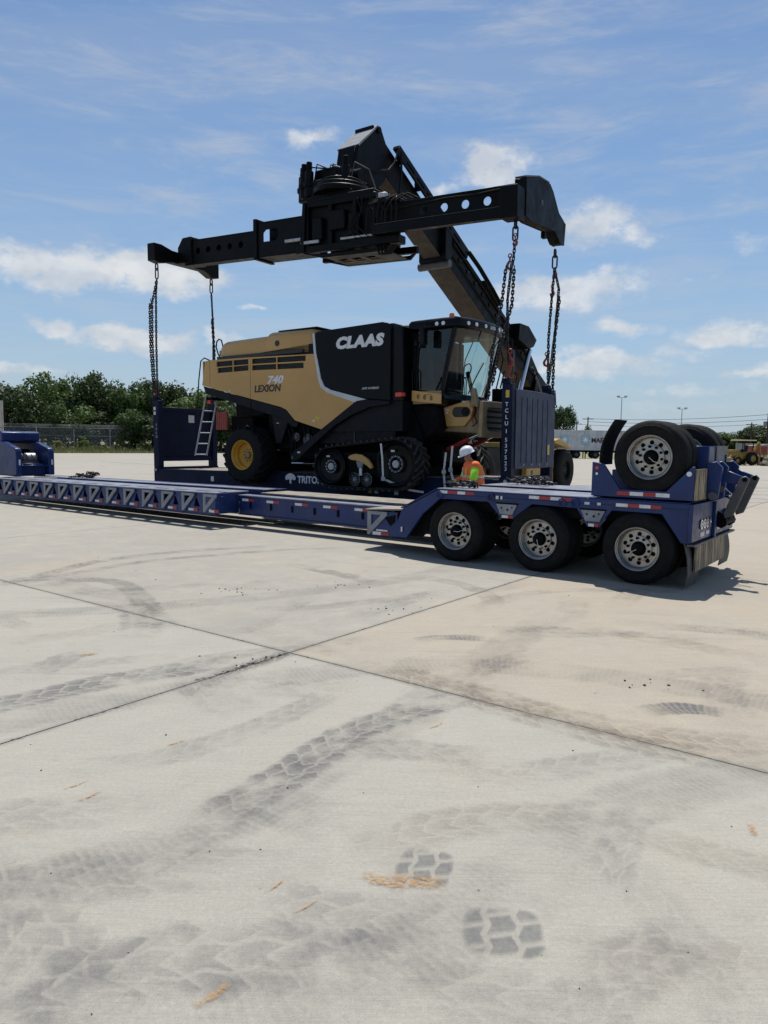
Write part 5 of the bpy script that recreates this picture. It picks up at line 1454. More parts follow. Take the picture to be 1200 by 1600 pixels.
sb(MB().prism([(5.5, bl(5.5, -.04)), (5.5, bl(5.5, -.055)), (12.0, bl(12.0, -.13)), (12.0, bl(12.0, -.115))], -.43, .43, 'x'), 'boom_floor', 'boom_floor')
# hose tray along the boom, with slots
Lt = 4.7
vs, fs = plate([(0, 0), (Lt, 0), (Lt, .30), (0, .30)], [[(.5 + k * .62, .10), (.95 + k * .62, .10), (.95 + k * .62, .16), (.5 + k * .62, .16)] for k in range(6)], .03)
ca, sa = math.cos(math.atan(.505)), math.sin(math.atan(.505))
sb(MB().add(vs, fs, lambda x, y, z: (.50 + z, 2.25 + x * ca + y * sa, 10.16 - x * sa + y * ca)), 'hose_tray', 'boom_black', .004)
sb(MB().add(*plate([(0, 0), (Lt, 0), (Lt, .10), (0, .10)], [], .22), lambda x, y, z: (.30 + z, 2.25 + x * ca + (y + .20) * sa, 10.16 - x * sa + (y + .20) * ca)), 'tray_top', 'boom_black', .004)
for k in range(5):
    y = 2.5 + k * .95
    sb(MB().box(.34, .50, y, y + .12, bl(y, .80), bl(y, .80) + .28), 'tray_bracket', 'boom_black')
for k, dx in enumerate((.47, .53, .59)):
    sb(MB().tube([(dx, 6.5, bl(6.5, 1.18)), (dx, 7.3, bl(7.3, 1.22)), (dx, 8.3, bl(8.3, 1.16)), (dx, 8.75, bl(8.75, 1.10)), (dx, 8.85, bl(8.85, .98)), (dx, 8.7, bl(8.7, .86)), (dx, 7.6, bl(7.6, .98))], .03, 7), 'boom_hose', 'rubber')
for k in range(10):
    y = 6.0 + k * .55
    sb(MB().box(.442, .475, y, y + .22, bl(y + .1, .55), bl(y + .1, .68)), 'boom_lug', 'boom_black', .006)
sb(MB().tube([(.48, 5.6, bl(5.6, .80)), (.48, 8.5, bl(8.5, .82)), (.48, 11.6, bl(11.6, .80))], .035, 7), 'boom_hose', 'rubber')
sb(MB().tube([(.48, 5.6, bl(5.6, .40)), (.48, 9.5, bl(9.5, .38)), (.48, 12.2, bl(12.2, .42))], .025, 7), 'boom_hose', 'rubber')
# box on the boom's side near its foot, and lift cylinder
sb(MB().prism([(9.9, 5.75), (9.95, 6.36), (10.75, 6.34), (11.5, 5.90), (11.25, 5.62), (10.9, 5.50)], .45, .85, 'x'), 'valve_box', 'boom_black', .02, 2)
sb(MB().cyl((.66, 10.45, 6.05), (.66, 10.45, 6.05 + .001), .09, 14), 'box_port', 'steel_grey')
for s in (-1, 1):
    sb(MB().cyl((.72 * s, 11.15, 5.5), (.72 * s, 10.2, 3.4), .09, 16), 'cylinder_rod', 'chrome')
    sb(MB().cyl((.72 * s, 10.2, 3.4), (.72 * s, 9.2, 1.4), .16, 16), 'lift_cylinder', 'boom_black')
    sb(MB().prism([(12.0, 3.9), (12.4, 4.75), (13.9, 4.0), (14.1, 1.4), (11.6, 1.4)], .50 * s - .06, .50 * s + .06, 'x'), 'boom_tower', 'boom_black', .02)
for k in range(5):
    sb(MB().tube([(.55 + .04 * k, 11.8, 4.9 - .1 * k), (.70 + .03 * k, 12.2, 4.2 - .1 * k), (.6, 12.5, 3.3)], .04, 7), 'hose', 'rubber' if k % 2 else 'steel_grey')
# chassis
sb(MB().box(-1.15, 1.15, 3.6, 13.2, .75, 1.5), 'chassis', 'boom_black', .03)
sb(MB().box(-1.78, 1.78, 9.0, 11.40, .45, 1.86), 'body_side', 'stacker_yellow', .03, 2)
sb(MB().box(-1.6, 1.6, 6.2, 8.98, .5, 1.7), 'tank', 'boom_black', .03, 2)
sb(MB().box(1.781, 1.80, 11.05, 11.36, .22, 1.90), 'body_corner', 'stacker_yellow', .008)
sb(MB().box(1.801, 1.815, 11.10, 11.22, 1.15, 1.55), 'door_slot', 'frame_dark')
for k in range(2): sb(MB().box(1.781, 1.79, 9.1 + k * 1.15, 10.15 + k * 1.1, .6, 1.7), 'side_door', 'stacker_yellow', .008)
sb(MB().box(1.781, 1.792, 9.3, 9.5, .7, .86), 'vent', 'letter_black')
sb(MB().prism([(11.1, 1.98), (11.5, 2.06), (12.3, 1.88), (12.75, 1.72), (12.75, 1.64), (11.1, 1.88)], 1.0, 1.95, 'x'), 'mudguard', 'stacker_yellow', .02)
sb(MB().box(-1.2, 1.0, 11.5, 13.4, .8, 1.9), 'counterweight', 'stacker_yellow', .05, 2)
sb(MB().box(-.85, .85, 9.2, 10.9, 1.88, 3.1), 'cab', 'boom_black', .05, 2)
sb(MB().box(.851, .858, 9.4, 10.7, 2.2, 2.95), 'cab_window', 'glass_dark')
def big_wheel(x0, y, mir, R_=.83, w=.52):
    e = empty('wheel', (x0, y, R_ * .985)); e.parent = stk; e.rotation_euler = (0, 0, math.pi / 2 if not mir else -math.pi / 2)
    prof = [(.36, .06), (.40, .0), (.60, -.02), (.74, .0), (.80, .05)]
    for gx in (.14, .26, .38): prof += [(R_, gx - .03), (R_ - .02, gx - .022), (R_ - .02, gx + .022), (R_, gx + .03)]
    prof += [(.80, w - .05), (.74, w), (.60, w + .02), (.40, w), (.36, w - .06)]
    MB().lathe(prof, n=48, closed=True).build('tyre', 'rubber', e)
    MB().lathe([(.36, .06), (.37, .03), (.35, .03), (.33, .10), (.24, .14), (.20, .10), (.13, .08), (.001, .08), (.001, .4), (.36, .4)], n=36).build('rim', 'boom_black', e)
    nb = MB()
    for i in range(12): nb.cyl((.26 * math.cos(i * .5236), .135, .26 * math.sin(i * .5236)), (.26 * math.cos(i * .5236), .10, .26 * math.sin(i * .5236)), .02, 6)
    nb.build('lug_nuts', 'steel_grey', e)
for x, y, m_ in ((2.02, 12.15, False), (-2.02, 12.15, True), (2.08, 5.2, False), (1.45, 5.2, False), (-2.08, 5.2, True), (-1.45, 5.2, True)):
    big_wheel(x, y, m_)
sb(MB().cyl((-1.6, 12.15, .82), (1.6, 12.15, .82), .14, 14), 'rear_axle', 'frame_dark')
sb(MB().cyl((-1.6, 5.2, .82), (1.6, 5.2, .82), .18, 14), 'front_axle', 'frame_dark')
# boom head
sb(MB().box(-.62, .62, -.55, .9, 8.28, 8.75), 'head_block', 'boom_black', .04)
sb(MB().box(-.40, .40, -.30, 1.2, 8.7, 9.1), 'head_block', 'boom_black', .03)
head = [(1.70, 10.68), (1.52, 10.74), (.66, 9.95), (.54, 9.3), (.45, 8.6), (1.3, 8.75), (1.9, 9.3), (2.2, 9.9), (2.0, 10.25)]
for x0 in (-.36, .26):
    sb(MB().prism(head, x0, x0 + .10, 'x'), 'head_plate', 'boom_black', .02, 2)
sb(MB().prism([(1.52, 10.745), (.65, 9.945), (.68, 9.90), (1.55, 10.69)], -.40, .365, 'x'), 'head_cover', 'bracket_grey', .006)
sb(MB().prism([(.645, 9.93), (.53, 9.3), (.48, 8.9), (.56, 8.9), (.60, 9.3), (.70, 9.86)], -.259, .259, 'x'), 'head_front', 'boom_black', .006)
sb(MB().prism([(1.56, 10.6), (.74, 9.86), (.64, 9.2), (.6, 8.8), (1.3, 8.95), (1.8, 9.5)], -.259, .259, 'x'), 'head_core', 'boom_black')
sb(MB().cyl((-.42, 1.55, 10.60), (.42, 1.55, 10.60), .09, 14), 'head_pin', 'boom_black', .01)
sb(MB().cyl((-.75, .3, 8.95), (.75, .3, 8.95), .16, 16), 'head_pin', 'boom_black', .01)
for dx, dy in ((-.85, -.25), (-.62, -.45), (-.40, -.5), (.7, -.3)):
    sb(MB().cyl((dx, dy, 8.35), (dx, dy, 9.02), .12, 14), 'rotator_motor', 'boom_black', .015)
    sb(MB().cyl((dx, dy, 9.02), (dx, dy, 9.26), .08, 12), 'rotator_motor', 'frame_dark', .01)
    sb(MB().cyl((dx, dy, 8.60), (dx, dy, 8.72), .16, 14), 'motor_flange', 'boom_black', .01)
rr = random.Random(11)
for k in range(8):
    x_ = rr.uniform(-.5, .6); y_ = rr.uniform(-.6, .1)
    sb(MB().tube([(x_, y_, 8.7 + rr.uniform(0, .2)), (x_ + .2, y_ - .1, 9.0 + rr.uniform(0, .3)), (x_ + .4, y_ + .25, 9.05), (.55, .8 + .1 * k, 8.9)], .022, 6), 'hose', 'rubber' if k % 4 else 'steel_grey')
sb(MB().tube([(.50, .1, 9.0), (.52, .6, 9.25), (.54, 1.2, 9.36), (.56, 1.8, 9.55), (.56, 2.1, 9.85), (.55, 2.25, 10.2)], .03, 7), 'hose', 'rubber')
sb(MB().tube([(.56, .6, 8.5), (.7, 1.4, 8.3), (.75, 2.0, 8.6), (.66, 2.3, 9.6), (.6, 2.35, 10.2)], .035, 7), 'hose', 'rubber')

# --- spreader, given in rack coordinates (u, v, z); it leans a little against the rack
def zs(u): return 7.17 - .050 * (u - 5.0)          # middle height of the telescopic beams
def sl(mb): return lambda u, v, z: rs(u, v, z + zs(u))
def rb2(mb, name, mat='boom_black', bevel=.0, seg=1): return mb.build(name, mat, stk, bevel, seg, 35, sl(mb))
VC = 1.12
# rotator ring and bearing
for (z0, z1, r_) in ((.92, 1.06, .78), (1.06, 1.18, .70), (1.18, 1.30, .58)):
    rb2(MB().cyl((6.62, VC, z0), (6.62, VC, z1), r_, 36), 'rotator_ring', 'boom_black', .01)
rb2(MB().cyl((5.84, VC - .35, 1.0), (5.84, VC - .35, 1.14), .14, 14), 'rotator_pinion')
# centre frame: corner posts, top and bottom rails, side plates
FU0, FU1, FV0, FV1 = 5.82, 8.12, .50, 1.72
for u in (FU0, 6.62, 7.42, FU1 - .14):
    for v in (FV0, FV1 - .12):
        rb2(MB().box(u, u + .13, v, v + .12, -.52, .62), 'frame_post', 'boom_black', .015)
for v in (FV0 - .01, FV1 - .11):
    rb2(MB().box(FU0 - .02, FU1 + .02, v, v + .14, .56, .70), 'frame_rail', 'boom_black', .015)
    rb2(MB().box(FU0 - .3, FU1 + .55, v, v + .14, -.60, -.42), 'frame_rail', 'boom_black', .015)
rb2(MB().box(FU0 - .1, 6.35, FV0 - .06, FV0 - .02, -.38, -.30), 'slide_rod', 'galvanised', .01)
rb2(MB().cyl((7.1, FV0 - .06, -.36), (8.5, FV0 - .06, -.36), .03, 10), 'slide_rod', 'galvanised')
for u in (FU0 - .01, 6.9, FU1 - .15):
    rb2(MB().box(u, u + .16, FV0 + .14, FV1 - .12, .55, .69), 'frame_rail', 'boom_black', .015)
rb2(MB().box(FU0 + .05, FU1 - .05, FV0 + .02, FV1 - .02, .69, .80), 'frame_deck', 'boom_black', .01)
rb2(MB().box(6.05, 7.3, .62, 1.62, .80, .93), 'ring_seat', 'boom_black', .02)
for v in (FV0 + .10, FV1 - .16):
    rb2(MB().box(FU0 + .1, FU1 - .1, v, v + .04, -.42, .56), 'centre_web', 'boom_black')
for u in (6.1, 7.3): rb2(MB().box(u, u + .34, FV0 - .04, FV0 + .10, -.30, .28), 'hydraulic_box', 'boom_black', .03)
rb2(MB().box(6.66, 7.2, FV0 - .05, FV0 + .1, -.1, .40), 'valve_bank', 'boom_black', .03)
for v in (FV0 + .02, FV1 - .12):
    rb2(MB().prism([(FU0 - .1, -.60), (6.40, -.76), (8.45, -.76), (8.62, -.60), (8.45, -.66), (6.45, -.66)], v, v + .10), 'under_frame', 'boom_black', .006)
vs, fs = plate([(6.45, FV0 + .12), (8.4, FV0 + .12), (8.4, FV1 - .12), (6.45, FV1 - .12)], [[(6.6 + k * .45, .9), (6.9 + k * .45, .9), (6.9 + k * .45, 1.25), (6.6 + k * .45, 1.25)] for k in range(3)], .03)
rb2(MB().add(vs, fs, lambda x, y, z: (x, y, -.75 + z)), 'under_plate', 'boom_floor')
rb2(MB().box(7.4, 8.9, FV0 - .1, .75, -.62, -.42), 'under_box', 'boom_black', .02)
for k in range(3): rb2(MB().tube([(8.2 + .1 * k, .5, -.65), (8.3 + .1 * k, .45, -.84), (8.5 + .08 * k, .45, -.86), (8.7 + .05 * k, .5, -.65)], .032, 7), 'hose', 'rubber')
for k in range(9):
    q = random.Random(50 + k); u = 7.5 + q.uniform(0, 1.1)
    rb2(MB().tube([(u, FV0 - .05, .6), (u + q.uniform(-.2, .2), FV0 - .09, .25), (u + q.uniform(-.2, .2), FV0 - .09, -.1), (u + q.uniform(-.2, .3), FV0 - .07, -.4)], .018, 6), 'hose', 'rubber')
rb2(MB().prism([(FU0 - .14, -.60), (FU0 - .02, .70), (FU0 + .08, .70), (FU0 + .02, -.60)], FV0 - .06, FV0 + .08), 'corner_guard', 'boom_black', .01)
# left arm: sleeve and inner beam with round holes
def side_plate(u0, u1, z0, z1, v, t, holes, name):
    vs, fs = plate([(u0, z0), (u1, z0), (u1, z1), (u0, z1)], holes, t)
    return rb2(MB().add(vs, fs, lambda x, y, z: (x, v + z, y)), name, 'boom_black', .004)
for v in (.86, 1.10):
    side_plate(.62, 3.72, -.40, .28, v, .03, [circ(1.22 + k * .46, -.03, .095, 18) for k in range(5)], 'arm_web')
    side_plate(3.70, 5.86, -.44, .46, v + (-.05 if v < 1 else .30), .04, [[(4.0 + .0, -.05), (4.5, -.05), (4.58, .05), (4.58, .2), (4.5, .28), (4.1, .28), (4.0, .2)]], 'sleeve_web')
rb2(MB().box(.62, 3.72, .855, 1.15, .281, .315), 'arm_flange', 'boom_black', .006)
rb2(MB().box(.62, 3.72, .855, 1.15, -.435, -.401), 'arm_flange', 'boom_black', .006)
rb2(MB().box(3.70, 5.86, .80, 1.48, .461, .50), 'sleeve_flange', 'boom_black', .006)
rb2(MB().box(3.70, 5.86, .80, 1.48, -.48, -.441), 'sleeve_flange', 'boom_black', .006)
rb2(MB().box(3.66, 3.80, .76, 1.52, -.53, -.485), 'sleeve_collar', 'boom_black', .01)
rb2(MB().box(3.66, 3.80, .76, 1.52, .505, .60), 'sleeve_collar', 'boom_black', .01)
rb2(MB().box(3.66, 3.80, .76, .805, -.485, .504), 'sleeve_collar', 'boom_black', .01)
rb2(MB().box(4.9, 5.6, .72, .80, -.18, -.10), 'slide_rod', 'galvanised', .01)
# left end beam
endL = [(-.08, .10), (-.08, -.42), (.16, -.46), (.6, -.36), (1.9, -.36), (2.25, -.52), (2.52, -.50), (2.52, -.02), (2.3, .06), (1.7, -.02), (.6, -.0), (.2, .10)]
rb2(MB().prism(endL, .02, .36, 'x'), 'end_beam', 'boom_black', .02, 2)
rb2(MB().prism([(.36, -.36), (.36, .12), (.58, .40), (.98, .42), (.98, -.38)], .80, 1.46), 'end_gusset', 'boom_black', .02)
rb2(MB().tube([(.2, 2.2, .05), (.2, 2.35, .14), (.2, 2.5, .05), (.2, 2.53, -.1)], .03, 7), 'end_handle', 'boom_black')
# right arm on the near side, rails with round holes between
for v in (.42,):
    side_plate(8.10, 12.0, -.26, .28, v, .03, [circ(9.60 + k * .56, .04, .10, 18) for k in range(4)], 'arm_web')
rb2(MB().box(8.1, 12.0, .415, .80, .281, .33), 'arm_flange', 'boom_black', .006)
rb2(MB().box(8.1, 12.0, .415, .80, -.30, -.261), 'arm_flange', 'boom_black', .006)
rb2(MB().box(8.2, 11.75, .22, .415, -.42, -.19), 'slide_beam', 'boom_black', .015)
rb2(MB().box(8.3, 11.70, .225, .41, -.188, -.18), 'slide_wear_strip', 'steel_grey')
rb2(MB().box(8.12, 8.9, .36, 1.05, .34, .46), 'arm_top', 'boom_black', .02)
rb2(MB().tube([(8.3, .40, .15), (9.0, .40, .18), (10.2, .40, .24), (11.0, .40, .22), (11.8, .40, .26)], .022, 6), 'hose', 'rubber')
rr = random.Random(3)
for k in range(10):
    u = 8.0 + rr.uniform(0, .9)
    rb2(MB().tube([(u, .30, -.4), (u + .05, .25, .1), (u + rr.uniform(-.2, .3), .24, .32), (u + .3, .35, .48), (u + .5, .5, .38)], .02, 6), 'hose', 'rubber')
rb2(MB().box(8.35, 8.58, .3, .5, .46, .58), 'valve_block', 'galvanised', .02)
# right end: big side plate and near lug
endR = [(.26, .36), (.26, -.44), (.62, -.48), (1.95, -.38), (2.28, -.58), (2.52, -.58), (2.60, -.06), (2.15, .10), (1.78, .48), (1.58, .60), (1.0, .56)]
endC = [(a + (.01 if a < 1.4 else -.01), b + (-.01 if b > 0 else .01)) for a, b in endR]
rb2(MB().prism(endR, 12.02, 12.06, 'x'), 'end_plate', 'boom_black', .006)
rb2(MB().prism(endR, 12.26, 12.30, 'x'), 'end_plate', 'boom_black', .006)
rb2(MB().prism(endC, 12.061, 12.259, 'x'), 'end_core', 'boom_black')
rb2(MB().box(11.86, 12.28, -.16, .255, -.55, .12), 'end_lug', 'boom_black', .02, 2)
rb2(MB().prism([(.27, .37), (1.0, .575), (1.56, .612), (1.56, .64), (.98, .61), (.24, .40)], 12.03, 12.29, 'x'), 'end_cover', 'steel_grey', .004)
rb2(MB().box(12.302, 12.306, 1.05, 1.2, .0, .12), 'end_slot', 'letter_black')
rb2(MB().box(12.1, 12.2, 1.55, 1.68, -.60, -.45), 'end_stop', 'boom_black', .01)

# ------------------------------------------------------------------ chain slings
LINK_P = .066
def link_mesh():
    ring = []
    a, b, r = .028, .0235, .0125     # straight half length, bend radius
    pts = [(a, b * math.cos(t) * 0 + 0) for t in ()]
    path = []
    for k in range(5): t = -math.pi / 2 + math.pi * k / 4; path.append((a + b * math.cos(t), b * math.sin(t), 0))
    for k in range(5): t = math.pi / 2 + math.pi * k / 4; path.append((-a + b * math.cos(t), b * math.sin(t), 0))
    return MB().tube(path, r, 5, closed=True)
LINK = link_mesh()
def chain_mb(path, base, scale=1.0, seed=0, phase=0.0):
    """links strung along a world-space polyline, coordinates relative to base"""
    P = [Vector(p) for p in path]; L = [0]
    for i in range(1, len(P)): L.append(L[-1] + (P[i] - P[i - 1]).length)
    n = max(1, int(L[-1] / (LINK_P * scale))); mb = MB(); j = 0
    rnd = random.Random(seed)
    for k in range(n):
        s = (k + .5) * L[-1] / n
        while L[j + 1] < s: j += 1
        t = (s - L[j]) / (L[j + 1] - L[j]); c = P[j].lerp(P[j + 1], t); ax = (P[j + 1] - P[j]).normalized()
        ref = Vector((0.62, .78, 0)) if abs(ax.z) > .5 else Vector((0, 0, 1))
        e1 = ax.cross(ref).normalized(); e2 = ax.cross(e1)
        an = phase + (math.pi / 2 if k % 2 else 0) + rnd.uniform(-.25, .25)
        f1 = e1 * math.cos(an) + e2 * math.sin(an); f2 = ax.cross(f1)
        mb.add(LINK.v, LINK.f, lambda x, y, z: tuple(c - base + (ax * x + f1 * y + f2 * z) * scale))
    return mb
def big_link(mb, c, base, half, wdt, r, ang=0.0):
    path = []
    e = Vector((math.cos(ang), math.sin(ang), 0))
    for k in range(7): t = math.pi * k / 6; path.append(Vector(c) - base + e * (wdt * math.cos(t)) + Vector((0, 0, half + wdt * math.sin(t))))
    for k in range(7): t = math.pi + math.pi * k / 6; path.append(Vector(c) - base + e * (wdt * math.cos(t)) + Vector((0, 0, -half + wdt * math.sin(t))))
    mb.tube(path, r, 7, closed=True)
def hook_mb(c, base, s, d=1):
    s *= .85
    e = Vector((math.cos(rad(-30)), math.sin(rad(-30)), 0)) * d
    P = [(0, .16), (0, .06), (.04, .0), (.07, -.06), (.05, -.13), (-.01, -.16), (-.06, -.12), (-.07, -.05)]
    mb = MB().tube([Vector(c) - base + e * (a * s) + Vector((0, 0, b * s)) for a, b in P], [.022 * s, .026 * s, .034 * s, .036 * s, .038 * s, .034 * s, .026 * s, .012 * s], 8)
    q = Vector(c) - base + Vector((0, 0, .18 * s))
    mb.tube([q + e * (.045 * s * math.cos(k * math.pi / 6)) + Vector((0, 0, .05 * s * math.sin(k * math.pi / 6))) for k in range(12)], .016 * s, 6, closed=True)
    return mb
def sling(top, foot, strands, label, hooks=(), master=.16, mang=-.5):
    top = rk(*top); foot = rk(*foot)
    e = tag(empty('chain_sling', foot), label, 'chain', 'lifting chains between spreader and flat rack')
    mb = MB(); big_link(mb, top - Vector((0, 0, .08)), foot, .05, .045, .022, mang + 1.5); mb.build('shackle', 'chain_steel', e)
    mb = MB(); big_link(mb, top - Vector((0, 0, .28)), foot, .10, .055, .02, mang); mb.build('master_link', 'chain_steel', e)
    t0 = top - Vector((0, 0, .44))
    for i, (pts) in enumerate(strands):
        path = [t0 if p == 'T' else rk(*p) for p in pts]
        chain_mb(path, foot, 1.12, i, .4 * i).build('chain', 'chain_steel', e)
    for (c, s, d_) in hooks:
        hook_mb(rk(*c), foot, s, d_).build('hook', 'hook_red', e)
    return e
zsl = lambda u, dz: zs(u) + dz
sling((.20, .12, zsl(.2, -.50)), (.10, .08, RH), [['T', (.16, .10, 6.0), (.20, .04, 4.5), (.16, .08, RH - .05)], ['T', (.02, .06, 5.75), (.02, .04, 4.6), (.08, .06, RH + .1)], [(-.10, .06, 5.74), (-.08, .04, 4.4), (.02, .04, RH + .25)]],
      'chains hanging from the outer left corner of the spreader, before the trees', [((-.03, .07, 5.72), .9, -1), ((.06, .07, RH + .18), 1.0, 1)])
sling((.20, 2.32, zsl(.2, -.56)), (.10, 2.36, RH), [['T', (.24, 2.34, 5.2), (.16, 2.36, RH)], [(.22, 2.30, 5.55), (.30, 2.32, 4.4), (.14, 2.34, RH + .05)], [(.20, 2.36, 5.55), (.22, 2.40, 4.4), (.10, 2.38, RH + .05)]],
      'doubled chain hanging just behind the tail of the harvester', [((.22, 2.33, 5.62), .8, 1), ((.14, 2.34, RH + .16), .9, -1)])
sling((12.08, .22, zsl(12.1, -.52)), (12.06, .09, RH), [['T', (12.06, .20, 5.55), (12.05, .18, 5.35)], [(12.02, .20, 5.42), (11.96, .14, 4.6), (12.0, .10, 3.6), (12.05, .09, RH + .3)], [(11.90, .16, 5.32), (11.84, .10, 4.5), (11.72, -.02, 3.6), (11.66, -.06, 3.0), (11.64, -.06, 2.45)], [(12.06, .24, 5.32), (12.04, .2, 4.5), (11.86, .02, 3.6), (11.72, -.05, 2.75)]],
      'chains hanging from the near right corner of the spreader, past the cab', [((11.97, .20, 5.40), 1.0, -1), ((12.08, .21, 5.86), .8, 1), ((12.07, .09, 3.30), 1.15, 1), ((12.09, .09, 3.02), 1.1, -1)], .2)
sling((12.14, 2.36, zsl(12.1, -.70)), (12.08, 2.34, RH), [['T', (12.10, 2.32, 5.0), (12.04, 2.32, 4.0), (12.05, 2.33, RH)], ['T', (12.24, 2.40, 5.2), (12.18, 2.38, 4.2), (12.06, 2.35, RH + .05)], [(12.26, 2.42, 5.0), (12.16, 2.42, 4.0), (12.14, 2.40, 2.45)], [(12.10, 2.44, 2.8), (12.14, 2.44, 2.45), (12.20, 2.44, 2.40), (12.18, 2.44, 2.75)]],
      'chains hanging from the far right corner of the spreader, against open sky', [((12.10, 2.33, 5.14), .8, 1), ((12.15, 2.36, 5.58), .7, 1), ((12.0, 2.32, 3.5), 1.0, -1)], .2)

# ------------------------------------------------------------------ heaps of chain lying on the trailer
def tw(u, v, z): return tm @ Vector((u, v, z))
def heap(c, spread, nstr, label, seed, binder=True):
    base = tw(*c); rnd = random.Random(seed)
    e = tag(empty('chain_heap', base, (0, 0, TA)), label, 'chain', 'heaps of lashing chain on the trailer')
    for s in range(nstr):
        pts = []; x = rnd.uniform(-1, 1) * spread[0]; y = rnd.uniform(-1, 1) * spread[1]; a = rnd.uniform(0, 6.28)
        for k in range(11):
            pts.append(Vector((x, y, .022 + .02 * s + .018 * abs(math.sin(k * 1.3 + s)))))
            a += rnd.uniform(-1.1, 1.1); x += .09 * math.cos(a); y += .09 * math.sin(a)
            x = max(-spread[0], min(spread[0], x)); y = max(-spread[1], min(spread[1], y))
        chain_mb(pts, Vector((0, 0, 0)), 1.0, s).build('chain', 'chain_steel', e)
    if binder:
        MB().tube([(-spread[0] * .9, 0, .05), (-spread[0] * .2, .03, .08), (spread[0] * .5, .02, .10)], [.016, .022, .018], 8).build('binder_lever', 'chain_steel', e)
        MB().tube([(spread[0] * .3 + .05 * math.cos(t), .03, .07 + .05 * math.sin(t)) for t in [k * .45 for k in range(10)]], .014, 6).build('binder_hook', 'chain_steel', e)
    return e
heap((-.12, .38, 1.133), (.22, .10), 4, 'heap of dark chain on the trailer deck in front of the worker', 2)
heap((.30, 2.05, 1.133), (.36, .18), 5, 'heap of dark chain and lever binder on the far side of the trailer deck', 8)
heap((-13.3, 1.85, .676), (.35, .22), 7, 'heap of chain and fittings at the foot of the gooseneck', 21)

